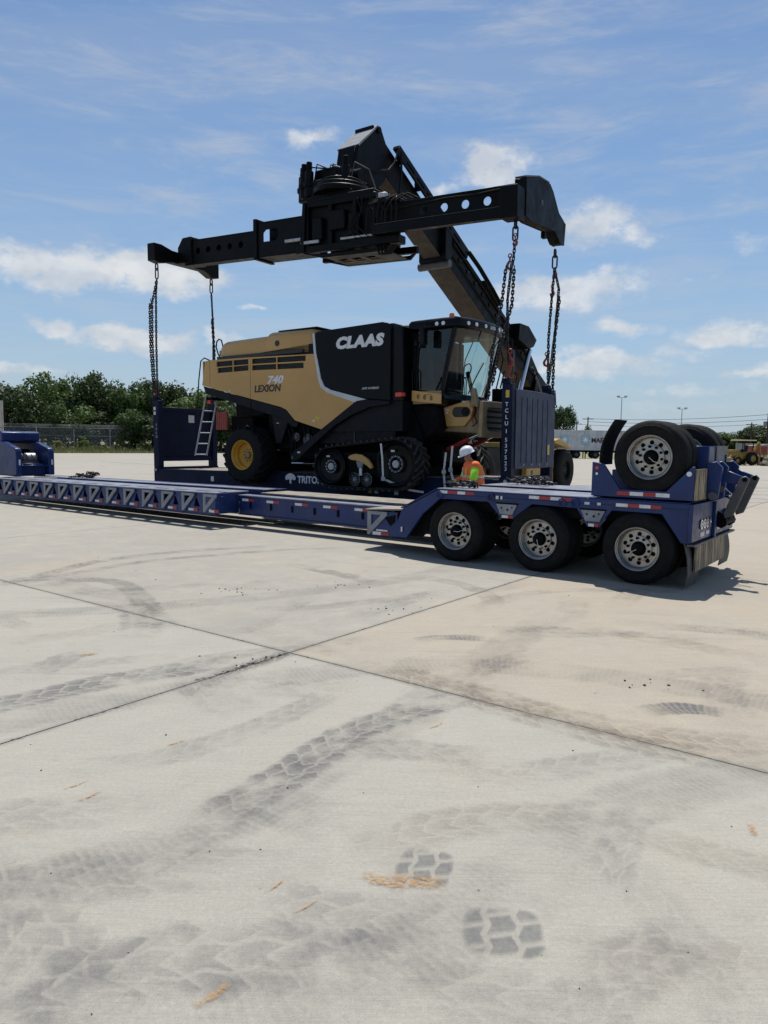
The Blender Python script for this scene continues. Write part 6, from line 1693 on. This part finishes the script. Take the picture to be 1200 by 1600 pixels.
# ------------------------------------------------------------------ worker
def make_person():
    th = rad(192)
    base = tw(-1.50, 3.30, 0)
    e = tag(empty('person', base, (0, 0, th)), 'worker in white hard hat and orange hi-vis vest bending over chains behind the trailer', 'person')
    J = {}; E_ = []; Rr = {}
    def j(n, p, r): J[n] = Vector(p); Rr[n] = r
    j('pelvis', (0, 0, .95), (.15, .125)); j('waist', (.02, 0, 1.08), (.145, .115)); j('chest', (.07, 0, 1.27), (.165, .125)); j('upper', (.10, 0, 1.40), (.15, .105))
    j('neck', (.135, 0, 1.475), (.06, .06)); j('jaw', (.185, 0, 1.54), (.075, .070)); j('head', (.20, 0, 1.62), (.098, .082)); j('crown', (.215, 0, 1.70), (.085, .075))
    E_ += [('pelvis', 'waist'), ('waist', 'chest'), ('chest', 'upper'), ('upper', 'neck'), ('neck', 'jaw'), ('jaw', 'head'), ('head', 'crown')]
    j('nose', (.292, 0, 1.585), (.016, .016)); j('chin', (.255, 0, 1.515), (.035, .035)); E_ += [('head', 'nose'), ('jaw', 'chin')]
    for s, t in ((1, 'l'), (-1, 'r')):
        j('sh' + t, (.09, .175 * s, 1.41), (.072, .072)); j('ua' + t, (.12, .235 * s, 1.28), (.06, .06)); j('el' + t, (.16, .255 * s, 1.14), (.050, .050))
        j('fa' + t, (.29, .225 * s, 1.09), (.043, .043)); j('wr' + t, (.40, .18 * s, 1.06), (.030, .036)); j('pa' + t, (.47, .165 * s, 1.045), (.020, .040))
        E_ += [('upper', 'sh' + t), ('sh' + t, 'ua' + t), ('ua' + t, 'el' + t), ('el' + t, 'fa' + t), ('fa' + t, 'wr' + t), ('wr' + t, 'pa' + t)]
        for k, (dy, ln) in enumerate(((-.030, .066), (-.010, .078), (.011, .074), (.030, .058))):
            a, b = 'f%d%s' % (k, t), 'g%d%s' % (k, t)
            j(a, (.515 + ln * .25, (.165 + dy) * s, 1.035), (.0095, .0095)); j(b, (.515 + ln * .72, (.165 + dy * 1.1) * s, 1.005), (.0085, .0085))
            E_ += [('pa' + t, a), (a, b)]
        j('t0' + t, (.46, (.165 - .045) * s, 1.03), (.012, .012)); j('t1' + t, (.50, (.165 - .062) * s, 1.008), (.010, .010)); E_ += [('pa' + t, 't0' + t), ('t0' + t, 't1' + t)]
        j('hip' + t, (.0, .095 * s, .88), (.10, .10)); j('th' + t, (.02, .105 * s, .68), (.085, .085)); j('kn' + t, (.03, .11 * s, .49), (.065, .065)); j('ca' + t, (.0, .115 * s, .32), (.060, .060))
        j('an' + t, (-.02, .12 * s, .10), (.045, .045)); j('he' + t, (-.02, .12 * s, .055), (.050, .050)); j('to' + t, (.15, .14 * s, .045), (.045, .042))
        E_ += [('pelvis', 'hip' + t), ('hip' + t, 'th' + t), ('th' + t, 'kn' + t), ('kn' + t, 'ca' + t), ('ca' + t, 'an' + t), ('an' + t, 'he' + t), ('he' + t, 'to' + t)]
    names = list(J); idx = {n: i for i, n in enumerate(names)}
    me = bpy.data.meshes.new('body'); me.from_pydata([J[n] for n in names], [(idx[a], idx[b]) for a, b in E_], [])
    o = bpy.data.objects.new('tmp_body', me); COL.objects.link(o)
    o.modifiers.new('skin', 'SKIN')
    if not me.skin_vertices: pass
    for i, n in enumerate(names): me.skin_vertices[0].data[i].radius = Rr[n]
    for i, n in enumerate(names): me.skin_vertices[0].data[i].use_root = (n == 'pelvis')
    sm = o.modifiers.new('sub', 'SUBSURF'); sm.levels = 2; sm.render_levels = 2
    dg = bpy.context.evaluated_depsgraph_get()
    bm_ = bpy.data.meshes.new_from_object(o.evaluated_get(dg)); bm_.name = 'body'
    bpy.data.objects.remove(o)
    body = bpy.data.objects.new('body', bm_); COL.objects.link(body); body.parent = e
    bm_.materials.clear()
    for m_ in ('skin', 'shirt_lime', 'trousers', 'boot', 'glove_grey', 'hair_dark'): bm_.materials.append(M[m_])
    for p in bm_.polygons:
        c = p.center; p.use_smooth = True
        if c.z < .13: p.material_index = 3
        elif c.z < .98 and abs(c.y) < .22 and c.x < .25: p.material_index = 2
        elif c.z > 1.47 and abs(c.y) < .13: p.material_index = 5 if (c.x < .17 and c.z > 1.55) else 0
        elif c.x > .41: p.material_index = 4
        else: p.material_index = 1
    # ears and eyes
    for s in (1, -1):
        MB().ball((.195, .088 * s, 1.60), .028, 10, 6, (.8, .35, 1.25)).build('ear', 'skin', e)
        MB().ball((.272, .034 * s, 1.625), .012, 8, 6).build('eye', 'letter_black', e)
    # safety vest: loft of ovals round the trunk
    def oval(cx, z, rx, ry, n=28): return [(cx + rx * math.cos(2 * math.pi * i / n), ry * math.sin(2 * math.pi * i / n), z) for i in range(n)]
    lev = [(.005, .80, .21, .235), (.01, .90, .205, .23), (.02, 1.0, .20, .222), (.04, 1.12, .198, .222), (.06, 1.25, .20, .235), (.08, 1.36, .185, .245), (.10, 1.43, .145, .23), (.115, 1.475, .10, .145), (.13, 1.50, .08, .09)]
    rnd = random.Random(4)
    def shell(lv, name, mat, grow=0.0, jit=.006):
        mb = MB(); n = 28
        for (cx, z, rx, ry) in lv:
            ring = oval(cx, z, rx + grow, ry + grow, n)
            mb.v += [(x + rnd.uniform(-jit, jit), y + rnd.uniform(-jit, jit), z_ + rnd.uniform(-jit, jit)) for x, y, z_ in ring]
        for i in range(len(lv) - 1):
            for k in range(n): mb.f.append((i * n + k, i * n + (k + 1) % n, (i + 1) * n + (k + 1) % n, (i + 1) * n + k))
        return mb.build(name, mat, e, smooth=60)
    v_ = shell(lev, 'vest', 'vest_orange')
    s_ = v_.modifiers.new('th', 'SOLIDIFY'); s_.thickness = .008
    shell([(.012, .93, .205, .228), (.016, .98, .203, .225)], 'reflective_band', 'reflective', .012, .001)
    shell([(.046, 1.15, .199, .226), (.056, 1.20, .20, .231)], 'reflective_band', 'reflective', .012, .001)
    for s in (1, -1):
        MB().tube([(.215, .11 * s, 1.0), (.245, .11 * s, 1.2), (.25, .11 * s, 1.33), (.185, .115 * s, 1.45), (.05, .12 * s, 1.475), (-.075, .12 * s, 1.38), (-.135, .12 * s, 1.2)], .013, 6).build('vest_stripe', 'trim_yellow' if s > 0 else 'reflective', e)
        # orange shoulder caps of the vest
        MB().ball((.085, .195 * s, 1.395), .105, 14, 8, (1.0, .9, .9)).build('vest_shoulder', 'vest_orange', e)
        # loose lime sleeve over the upper arm
        MB().tube([(.10, .20 * s, 1.36), (.12, .262 * s, 1.27), (.155, .290 * s, 1.15), (.20, .272 * s, 1.105)], [.070, .084, .082, .066], 14).build('sleeve', 'shirt_lime', e)
        MB().tube([(.20, .262 * s, 1.105), (.29, .228 * s, 1.09), (.385, .185 * s, 1.065)], [.066, .058, .046], 12).build('cuff', 'vest_orange', e)
    # hard hat, tipped forward with the head
    hat = MB(); n = 32
    prof = [(.150, .0), (.146, .012), (.138, .02), (.136, .05), (.126, .09), (.104, .125), (.070, .147), (.030, .157), (.0005, .159)]
    hat.lathe(prof, n=n, axis='z')
    hat.v = [(x * 1.10 + (.045 * max(0, x / .15) ** 2 if z < .02 else 0), y * .93, z) for x, y, z in hat.v]
    hat.tube([(-.13, 0, .06), (-.09, 0, .12), (-.03, 0, .158), (.04, 0, .158), (.10, 0, .12), (.14, 0, .06)], .012, 6)
    hm = Matrix.Translation((.200, 0, 1.630)) @ Matrix.Rotation(rad(24), 4, 'Y')
    hat.v = [tuple(hm @ Vector(p)) for p in hat.v]
    hat.build('hard_hat', 'hard_hat', e, smooth=50)
    return e
make_person()

# ------------------------------------------------------------------ trees
def crown_mesh(seed, nb=30, leaves=3600, size=.34, mat='leaf_mid', flat=1.0, low=.22):
    """leaf cards spread through a cluster of clumps; unit crown about 1 high, .9 wide, foot at z = 0"""
    rnd = random.Random(seed); cl = []
    for k in range(nb):
        while True:
            p = Vector((rnd.uniform(-1, 1), rnd.uniform(-1, 1), rnd.uniform(-1, 1)))
            if p.length < 1: break
        z = .58 + .40 * p.z
        w = .46 * math.sqrt(max(.05, 1 - ((z - .50) / .55) ** 2)) if z > .5 else .46 * (.55 + .9 * z)
        cl.append((Vector((p.x * w, p.y * w, max(low, z))), rnd.uniform(.09, .19)))
    vs = []; fs = []
    for k in range(leaves):
        c, r = rnd.choice(cl)
        dvec = Vector((rnd.gauss(0, 1), rnd.gauss(0, 1), rnd.gauss(.15, 1))).normalized()
        q = c + dvec * (r * rnd.uniform(.45, 1.05)) * Vector((1, 1, .8)).length / 1.62
        s = size * rnd.uniform(.5, 1.1) / 11.0
        nn = (dvec + Vector((rnd.gauss(0, .6), rnd.gauss(0, .6), rnd.gauss(.3, .5)))).normalized()
        t = nn.cross(Vector((rnd.gauss(0, 1), rnd.gauss(0, 1), rnd.gauss(0, 1)))).normalized(); b = nn.cross(t)
        o = len(vs)
        vs += [tuple(q - t * s), tuple(q - b * s * .6), tuple(q + t * s), tuple(q + b * s * .6)]
        fs.append((o, o + 1, o + 2, o + 3))
    me = bpy.data.meshes.new('crown'); me.from_pydata(vs, [], fs); me.materials.append(M[mat])
    return me
def trunk_mesh(seed):
    rnd = random.Random(seed); mb = MB()
    mb.tube([(0, 0, -.01), (.005, 0, .15), (-.01, .01, .35), (.01, 0, .6), (0, .01, .85)], [.028, .022, .018, .012, .004], 7)
    for k in range(7):
        a = rnd.uniform(0, 6.28); z = rnd.uniform(.22, .6); L_ = rnd.uniform(.2, .38)
        mb.tube([(0, 0, z), (math.cos(a) * L_ * .5, math.sin(a) * L_ * .5, z + .12), (math.cos(a) * L_, math.sin(a) * L_, z + .26)], [.012, .008, .003], 5)
    me = mb.mesh('trunk'); me.materials.append(M['bark']); return me
CROWNS = [crown_mesh(100 + k, 34, 5200, .36, m_, low=.16) for k, m_ in enumerate(('leaf_dark', 'leaf_mid', 'leaf_dark', 'leaf_mid', 'leaf_light', 'leaf_dark'))]
TRUNKS = [trunk_mesh(k) for k in range(3)]
BUSHES = [crown_mesh(300 + k, 16, 1500, .55, m_, low=.05) for k, m_ in enumerate(('leaf_mid', 'leaf_light', 'grass'))]
def tree(x, y, h, w, k, rot, label, group, name='tree', cat='tree'):
    e = tag(empty(name, (x, y, -.05), (0, 0, rot)), label, cat, group)
    shared('crown', CROWNS[k % len(CROWNS)], e, scale=(w, w, h))
    shared('trunk', TRUNKS[k % 3], e, scale=(h, h, h))
    return e
rr = random.Random(77)
def gx(px, y): return (px - 600) / F_PX * y
tall = [(-30, 100, 12.0), (14, 96, 10.2), (48, 108, 11.0), (84, 102, 12.4), (118, 110, 12.9), (150, 104, 12.2), (178, 112, 11.9), (206, 103, 11.6), (236, 110, 12.6), (262, 104, 11.6), (290, 112, 12.4), (316, 103, 11.0), (342, 110, 11.2), (372, 106, 10.6), (405, 112, 10.8), (-70, 104, 12), (440, 108, 10), (475, 112, 10)]
names_ = ['far left', 'left', 'mid']
for i, (px, y, h) in enumerate(tall):
    tree(gx(px, y), y + rr.uniform(-1, 1), h * .80 * rr.uniform(.94, 1.05), 8.6 * rr.uniform(.85, 1.15), i * 5 + i // 3, rr.uniform(0, 6.28),
         'dark leafy tree standing tall in the wood behind the fence', 'tall trees of the wood behind the fence')
for i in range(20):
    px = -60 + i * 27; y = rr.uniform(97, 103)
    tree(gx(px, y), y, rr.uniform(4.2, 6.4), rr.uniform(5.5, 7.5), i * 7 + 3, rr.uniform(0, 6.28), 'lower brighter tree at the front of the wood behind the fence', 'low trees at the edge of the wood')
for i in range(20):   # second row, closing the gaps
    px = -50 + i * 29; y = rr.uniform(114, 122)
    tree(gx(px, y), y, rr.uniform(7.4, 8.8), rr.uniform(8, 10), i * 3 + 1, rr.uniform(0, 6.28), 'dark tree in the back row of the wood, glimpsed between others', 'back row of the wood')
def bush(x, y, h, w, k, label, group):
    e = tag(empty('bush', (x, y, -.1), (0, 0, rr.uniform(0, 6))), label, 'bush', group)
    shared('foliage', BUSHES[k % 3], e, scale=(w, w, h)); return e
for i in range(22):
    px = 60 + i * 15 + rr.uniform(-5, 5); y = rr.uniform(94, 98) if i % 2 else rr.uniform(90, 95)
    bush(gx(px, y), y + (px - 95) * .03, rr.uniform(1.0, 2.2), rr.uniform(1.8, 3.2), i, 'pale roadside bush growing along the foot of the fence', 'bushes along the fence')
tree(gx(876, 125), 125, 8.2, 5.2, 0, 1.0, 'single tree rising behind the grey container beside the flat rack', None)
tree(gx(913, 150), 150, 5.6, 3.2, 1, 2.0, 'small thin tree behind the grey container, beside a utility pole', None)
for i, (px, y, h, w) in enumerate([(1085, 175, 5.0, 9), (1105, 180, 5.2, 9), (1125, 182, 5.0, 9), (1140, 178, 4.9, 8), (1158, 185, 5.0, 9), (1175, 165, 6.2, 11), (1190, 160, 6.6, 12), (1212, 165, 6.2, 12), (1240, 170, 6, 12), (1060, 190, 5, 9), (1035, 190, 5, 9)]):
    tree(gx(px, y), y, h, w, i, i * 1.1, 'far dark tree on the skyline beyond the yellow digger', 'far trees at the right')

# ------------------------------------------------------------------ grass verge (blades in one mass)
rnd = random.Random(9); vs = []; fs = []
def verge_y(x): # yard edge on the left
    pts = [(-72, 62), (-36, 79.5), (-28.2, 86.5), (-21.2, 93.3), (-5, 108)]
    for (xa, ya), (xb, yb) in zip(pts, pts[1:]):
        if xa <= x <= xb: return ya + (yb - ya) * (x - xa) / (xb - xa)
    return 108
for k in range(15000):
    x = rnd.uniform(-64, -6); y0 = verge_y(x); dd = rnd.uniform(0, 1) ** 1.2 * 16; y = y0 + .3 + dd
    h = rnd.uniform(.10, .22) + (rnd.random() ** 3 * .9 if dd > 7 else 0); w = rnd.uniform(.05, .14); a = rnd.uniform(0, 3.14)
    o = len(vs); lx, ly = rnd.gauss(0, .12), rnd.gauss(0, .12)
    vs += [(x - w * math.cos(a), y - w * math.sin(a), -.06), (x + w * math.cos(a), y + w * math.sin(a), -.06), (x + lx, y + ly, h)]; fs.append((o, o + 1, o + 2))
for k in range(5000):   # weeds on the spoil heap at the right
    x = rnd.uniform(38, 62); y = 78 + (x - 38) * .25 + rnd.uniform(-3, 6); h = rnd.uniform(.3, .9); w = rnd.uniform(.04, .10); a = rnd.uniform(0, 3.14)
    o = len(vs); vs += [(x - w * math.cos(a), y - w * math.sin(a), -.06), (x + w * math.cos(a), y + w * math.sin(a), -.06), (x + rnd.gauss(0, .15), y + rnd.gauss(0, .15), h + .3)]; fs.append((o, o + 1, o + 2))
me = bpy.data.meshes.new('grass'); me.from_pydata(vs, [], fs); me.materials.append(M['grass'])
o = bpy.data.objects.new('grass', me); COL.objects.link(o); tag(o, 'rough grass along the edge of the concrete yard', 'grass', kind='stuff')

# ------------------------------------------------------------------ chain-link fence
fa, fb_ = Vector((-68, 83, 0)), Vector((4, 114, 0)); fd_ = (fb_ - fa).normalized(); FL = (fb_ - fa).length
fence = tag(empty('fence', (fa + fb_) / 2, (0, 0, math.atan2(fd_.y, fd_.x))), 'grey chain-link fence with barbed wire arms in front of the wood', 'fence')
NP = int(FL / 4.25)
def fl2(s): return s - FL / 2
post = MB().cyl((0, 0, -.06), (0, 0, 2.95), .045, 8); post.tube([(0, 0, 2.9), (-.02, -.12, 3.1), (-.05, -.34, 3.3)], .028, 6)
post_me = post.mesh('post'); post_me.materials.append(M['post_grey'])
for k in range(NP + 1): shared('post', post_me, fence, (fl2(k * FL / NP), 0, 0))
MB().cyl((fl2(11 * FL / NP) - 3.2, 0, -.06), (fl2(11 * FL / NP) - 3.2, 0, 4.2), .06, 10).build('tall_post', 'post_grey', fence)
MB().cyl((fl2(0), 0, 2.92), (fl2(FL), 0, 2.92), .03, 6).build('top_rail', 'post_grey', fence)
for k, (dy, z) in enumerate(((-.14, 3.08), (-.24, 3.19), (-.34, 3.30))):
    MB().cyl((fl2(0), dy, z), (fl2(FL), dy, z), .012, 5).build('barbed_wire', 'post_grey', fence)
for z in (.1, 1.0, 1.9): MB().cyl((fl2(0), -.03, z), (fl2(FL), -.03, z), .010, 5).build('tension_wire', 'post_grey', fence)
def mesh_mat():
    m = bpy.data.materials.new('chain_link'); m.use_nodes = True; nt = m.node_tree; g = NG(nt); b = nt.nodes['Principled BSDF']
    tc = g.new('ShaderNodeTexCoord'); x, y, z = g.sep(tc.outputs['Object'])
    def dia(q): 
        f = g.m('FRACT', g.mul(q, 1 / .075)); return g.m('LESS_THAN', f, .10)
    a = g.m('MAXIMUM', dia(g.add(x, z)), dia(g.sub(x, z)))
    b.inputs['Base Color'].default_value = (.36, .37, .37, 1); b.inputs['Metallic'].default_value = .3; b.inputs['Roughness'].default_value = .5
    g.put(b.inputs['Alpha'], a); M['chain_link'] = m
mesh_mat()
for k in range(NP):
    s0 = fl2(k * FL / NP) + .04; s1 = fl2((k + 1) * FL / NP) - .04
    MB().add([(s0, -.035, .02), (s1, -.035, .02), (s1, -.035, 2.9), (s0, -.035, 2.9)], [(0, 1, 2, 3)]).build('mesh_panel', 'chain_link', fence, smooth=0)

# ------------------------------------------------------------------ containers in the background
def corrugated(name, L_, W_, H_, mat, loc, rot, label, cat='container', group=None, ends=True):
    e = tag(empty(name, loc, (0, 0, rot)), label, cat, group)
    n = int(L_ / .28)
    for v, s in ((0, 1), (W_, -1)):
        poly = []
        for k in range(n):
            a = k / n * (L_ - .3) + .15; st = (L_ - .3) / n
            poly += [(a, .0), (a + st * .28, .0), (a + st * .42, .036), (a + st * .86, .036)]
        top = [(x, v + s * (.02 + d_)) for x, d_ in poly]; bot = [(x, v + s * (.06 + d_)) for x, d_ in reversed(poly)]
        MB().prism(top + bot, .16, H_ - .12, 'z').build('side_wall', mat, e, smooth=0)
        MB().box(0, L_, v - .0 if s > 0 else v - .1, v + .1 if s > 0 else v, H_ - .119, H_).build('top_rail', mat, e, .01)
        MB().box(0, L_, v - .0 if s > 0 else v - .1, v + .1 if s > 0 else v, 0, .159).build('bottom_rail', mat, e, .01)
    for u0 in (0, L_ - .16):
        for v0 in (.0, W_ - .16): MB().box(u0 - .004, u0 + .164, v0 - .004, v0 + .164, .161, H_ - .121).build('corner_post', mat, e, .01)
        MB().box(u0 + .05, u0 + .11, .17, W_ - .17, .02, H_ - .02).build('end_wall', mat, e)
    MB().box(.02, L_ - .02, .101, W_ - .101, H_ - .06, H_ - .02).build('roof', mat, e)
    MB().box(.02, L_ - .02, .101, W_ - .101, .05, .12).build('floor', mat, e)
    return e
CA = rad(-3)
cont = corrugated('shipping_container', 12.19, 2.44, 2.60, 'container_grey', (22.05, 96.4, 1.06), CA, 'long pale grey shipping container with blue star squares on a trailer chassis')
vs, fs = lettering('MAERSK', .86, 0, .02, .01, .92)
MB().add(vs, fs, lambda x, y, z: (4.75 + x, -.012 - z, 1.02 + y)).build('lettering', 'letter_black', cont, smooth=0)
def star(u, z, s):
    MB().box(u - s, u + s, -.014, .015, z - s * 1.15, z + s * 1.15).build('logo_square', 'logo_blue', cont)
    pts = []
    for k in range(14):
        r_ = s * (.86 if k % 2 == 0 else .36); a = math.pi / 2 + k * math.pi / 7; pts.append((u + r_ * math.cos(a), z + r_ * math.sin(a)))
    vs, fs = plate(pts, [], .01); MB().add(vs, fs, lambda x, y, z_: (x, -.016 - z_, y)).build('logo_star', 'letter_white', cont, smooth=0)
star(1.35, 1.35, .48); star(4.0, 1.35, .55)
ch = tag(empty('container_chassis', (22.05, 96.4, 0), (0, 0, CA)), 'dark wheeled trailer chassis under the long pale grey container', 'trailer')
for v in (.75, 1.55): MB().box(.1, 12.1, v, v + .14, .80, 1.05).build('beam', 'frame_dark', ch, .01)
for u in (.2, 3.0, 6.0, 9.0, 11.9): MB().box(u, u + .15, .1, 2.34, .92, 1.055).build('cross_beam', 'frame_dark', ch)
tw_me = MB().lathe([(.25, .05), (.30, .0), (.42, .0), (.49, .04), (.50, .10), (.50, .20), (.49, .25), (.42, .28), (.25, .28)], n=24, closed=True).mesh('tyre'); tw_me.materials.append(M['rubber'])
rm_me = MB().lathe([(.26, .04), (.20, .10), (.08, .06), (.001, .06), (.001, .2), (.26, .2)], n=20).mesh('rim'); rm_me.materials.append(M['steel_grey'])
for u in (1.6, 2.95, 5.4, 9.6, 10.9):
    for v in (.02, 2.14):
        w = empty('wheel', (u, v, .49)); w.parent = ch; shared('tyre', tw_me, w); shared('rim', rm_me, w)
for u in (4.1, 7.6):
    for v in (.5, 1.85): MB().box(u, u + .12, v, v + .12, .0, .9).build('landing_leg', 'frame_dark', ch)
MB().box(6.6, 7.4, .1, .5, .45, .95).build('battery_box', 'frame_dark', ch, .02)
for k in range(2):
    corrugated('shipping_container', 6.06, 2.44, 2.59, 'container_cream', (-43.4, 70.0, .0 + k * 2.595), 0, ('lower' if k == 0 else 'upper') + ' cream container of the stack at the far left edge of the yard')

# ------------------------------------------------------------------ poles and wires
def upole(px, y, h, label, arms=1, box=False):
    e = tag(empty('utility_pole', (gx(px, y), y, -.05)), label, 'utility pole', 'utility poles beyond the yard')
    MB().cyl((0, 0, 0), (0, 0, h), .16, 10, .11).build('pole', 'old_wood', e)
    for k in range(arms): MB().box(-1.1, 1.1, -.06, .06, h - .5 - k * .9, h - .36 - k * .9).build('cross_arm', 'old_wood', e)
    if box: MB().cyl((-.45, 0, h - 2.3), (-.45, 0, h - 1.4), .28, 14).build('transformer', 'bracket_grey', e, .03); MB().cyl((.35, 0, h - 2.2), (.35, 0, h - 1.5), .2, 12).build('transformer', 'bracket_grey', e, .03)
    return e
upole(1193, 125, 7.6, 'nearest dark utility pole, with transformers, at the right edge', 0, True)
upole(1168, 150, 6.8, 'utility pole with several cross arms left of the nearest one', 3)
upole(914, 150, 7.4, 'taller utility pole behind the grey container', 1)
upole(897, 170, 6.9, 'shorter utility pole behind the grey container', 1)
def lpole(px, y, h, label):
    e = tag(empty('light_pole', (gx(px, y), y, -.05)), label, 'light pole', 'floodlight poles')
    MB().cyl((0, 0, 0), (0, 0, h), .11, 10, .07).build('pole', 'post_grey', e)
    for s in (-1, 1):
        MB().box(.12 * s, .75 * s, -.05, .05, h - .1, h - .02).build('arm', 'post_grey', e)
        MB().box(min(.45 * s, .95 * s), max(.45 * s, .95 * s), -.25, .15, h - .02, h + .30).build('lamp_head', 'post_grey', e, .02)
lpole(965, 140, 10.8, 'floodlight pole above the rubber flap of the flip axle')
lpole(1059, 150, 9.3, 'floodlight pole above the folded wheels of the flip axle')
def wire(p0, p1, sag, label):
    P = [Vector(p0).lerp(Vector(p1), k / 16) - Vector((0, 0, sag * 4 * (k / 16) * (1 - k / 16))) for k in range(17)]
    tag(MB().tube(P, .035, 5).build('power_line', 'letter_black'), label, 'wire', 'power lines')
A_ = (gx(1193, 125), 125); C__ = (gx(914, 150), 150)
wire((C__[0], C__[1], 7.0), (A_[0], A_[1], 7.3), .5, 'upper power line running to the nearest utility pole')
wire((C__[0], C__[1], 6.4), (A_[0], A_[1], 6.5), .5, 'lower power line running to the nearest utility pole')
wire((A_[0], A_[1], 7.3), (120, 112, 7.4), .5, 'power line leaving the picture at the right')
wire((gx(897, 170), 170, 6.4), (gx(1168, 150), 150, 6.3), .6, 'far power line between the two slimmer poles')

# ------------------------------------------------------------------ digger, wall and spoil heap at the right
bk = tag(empty('backhoe_loader', (gx(1158, 74), 74.5, -.012), (0, 0, rad(200))), 'old yellow backhoe loader with pale canopy parked at the yard edge', 'digger')
MB().prism([(-1.3, .75), (-1.3, 1.25), (.4, 1.35), (1.6, 1.25), (1.7, .8), (.6, .6)], -.42, .42).build('body', 'loader_yellow', bk, .04, 2)
MB().box(.5, 1.65, -.40, .40, 1.26, 1.55).build('engine_hood', 'loader_yellow', bk, .05, 2)
for x in (-1.0, .35):
    for y in (-.58, .52): MB().box(x, x + .07, y, y + .06, 1.25, 2.45).build('canopy_post', 'frame_dark', bk)
MB().box(-1.2, .65, -.75, .75, 2.45, 2.55).build('canopy', 'pale_roof', bk, .03, 2)
MB().box(-.6, -.1, -.25, .25, 1.3, 1.6).build('seat', 'seat_black', bk, .05, 2); MB().box(-.68, -.55, -.25, .25, 1.6, 2.0).build('seat_back', 'seat_black', bk, .04)
MB().box(-1.0, .4, -.62, .58, 1.25, 1.34).build('platform', 'loader_yellow', bk, .02)
def bwheel(x, y, r_, w):
    e = empty('wheel', (x, y, r_)); e.parent = bk
    MB().lathe([(.5 * r_, .02), (.6 * r_, 0), (.9 * r_, 0), (r_, .08), (r_, w - .08), (.9 * r_, w), (.6 * r_, w), (.5 * r_, w - .02)], n=24, closed=True).build('tyre', 'rubber', e)
    MB().lathe([(.52 * r_, .03), (.45 * r_, .1), (.001, .08), (.001, w - .08), (.45 * r_, w - .1), (.52 * r_, w - .03)], n=20).build('rim', 'loader_yellow', e)
for y in (-.95, .55): bwheel(-.7, y, .68, .40)
for y in (-.85, .52): bwheel(1.15, y, .46, .32)
for y in (-.5, .42):
    MB().prism([(.5, 1.2), (.55, 1.35), (1.7, 1.05), (2.3, .45), (2.2, .35), (1.6, .9)], y, y + .08).build('loader_arm', 'loader_yellow', bk, .01)
MB().prism([(2.2, .05), (2.9, .05), (2.95, .12), (2.35, .2), (2.3, .75), (2.2, .8)], -1.0, 1.0).build('bucket', 'tan_greasy', bk, .01)
MB().tube([(-1.4, 0, .9), (-1.9, .05, 1.9), (-2.2, .1, 2.35)], [.16, .14, .12], 8).build('dipper_boom', 'loader_yellow', bk)
MB().tube([(-2.2, .1, 2.35), (-2.35, .1, 1.5), (-2.45, .1, .8)], [.11, .12, .09], 8).build('dipper_stick', 'loader_yellow', bk)
MB().prism([(-2.6, .2), (-2.1, .25), (-2.2, .75), (-2.5, .85)], -.25, .4).build('dig_bucket', 'frame_dark', bk, .02)
for s in (-1, 1): MB().box(-1.5, -1.3, .9 * s - .1, .9 * s + .1, .0, .9).build('stabiliser', 'loader_yellow', bk, .02)

wl = tag(empty('boundary_wall', (82, 122, -.06)), 'low grey boundary wall behind the digger', 'wall')
for k in range(14): MB().box(-24 + k * 3.5, -20.6 + k * 3.5, -.1, .1, 0, 2.45).build('panel', 'wall_grey', wl, .01)
for k in range(15): MB().box(-24.09 + k * 3.5, -24.005 + k * 3.5, -.14, .14, 0, 2.55).build('post', 'wall_grey', wl)
rc = tag(empty('shed', (gx(1177, 110), 110, -.06)), 'small red shed standing behind the digger', 'shed')
for k in range(6): MB().box(-1.2 + k * .4, -.81 + k * .4, -1, 1, 0, 2.0).build('wall_board', 'panel_red', rc)
MB().prism([(-1.3, 2.0), (-1.3, 2.08), (1.3, 2.28), (1.3, 2.2)], -1.1, 1.1).build('roof', 'wall_grey', rc)
# spoil heap: lumpy mound with loose blocks
rnd = random.Random(31); nx, ny = 60, 24; vs = []; fs = []
for i in range(nx + 1):
    for k in range(ny + 1):
        s, t = i / nx, k / ny
        x = 37.5 + s * 30; y = 74 + s * 9 + t * 10
        e_ = min(1, s * 5) * min(1, (1 - s) * 4) * math.sin(math.pi * t) ** .7
        h = e_ * (1.0 + .5 * math.sin(s * 17 + 1) * math.sin(t * 6 + s * 9) + rnd.uniform(-.22, .22))
        vs.append((x + rnd.uniform(-.15, .15), y + rnd.uniform(-.1, .1), -.06 + max(0, h)))
for i in range(nx):
    for k in range(ny): a = i * (ny + 1) + k; fs.append((a, a + ny + 1, a + ny + 2, a + 1))
me = bpy.data.meshes.new('spoil_heap'); me.from_pydata(vs, [], fs); me.materials.append(M['rubble'])
o = bpy.data.objects.new('spoil_heap', me); COL.objects.link(o); tag(o, 'low heap of pale rubble and soil at the right edge of the yard', 'rubble heap', kind='stuff')
mb = MB()
for k in range(420):
    x = rnd.uniform(37, 66); y = 74 + (x - 37.5) * .3 + rnd.uniform(-1.5, 7); r_ = rnd.uniform(.08, .28)
    b_ = MB().box(-r_, r_, -r_ * .8, r_ * .8, -r_ * .5, r_ * .6); q = Euler((rnd.uniform(-.6, .6), rnd.uniform(-.6, .6), rnd.uniform(0, 3))).to_matrix()
    z = max(0, .2 + rnd.uniform(-.1, .7) * (1 if y > 75 + (x - 37.5) * .3 else .1))
    mb.add(b_.v, b_.f, lambda a, b, c: tuple(q @ Vector((a, b, c)) + Vector((x, y, z))))
tag(mb.build('rubble', 'rubble', smooth=0), 'broken stones scattered over the rubble heap', 'rubble', kind='stuff')
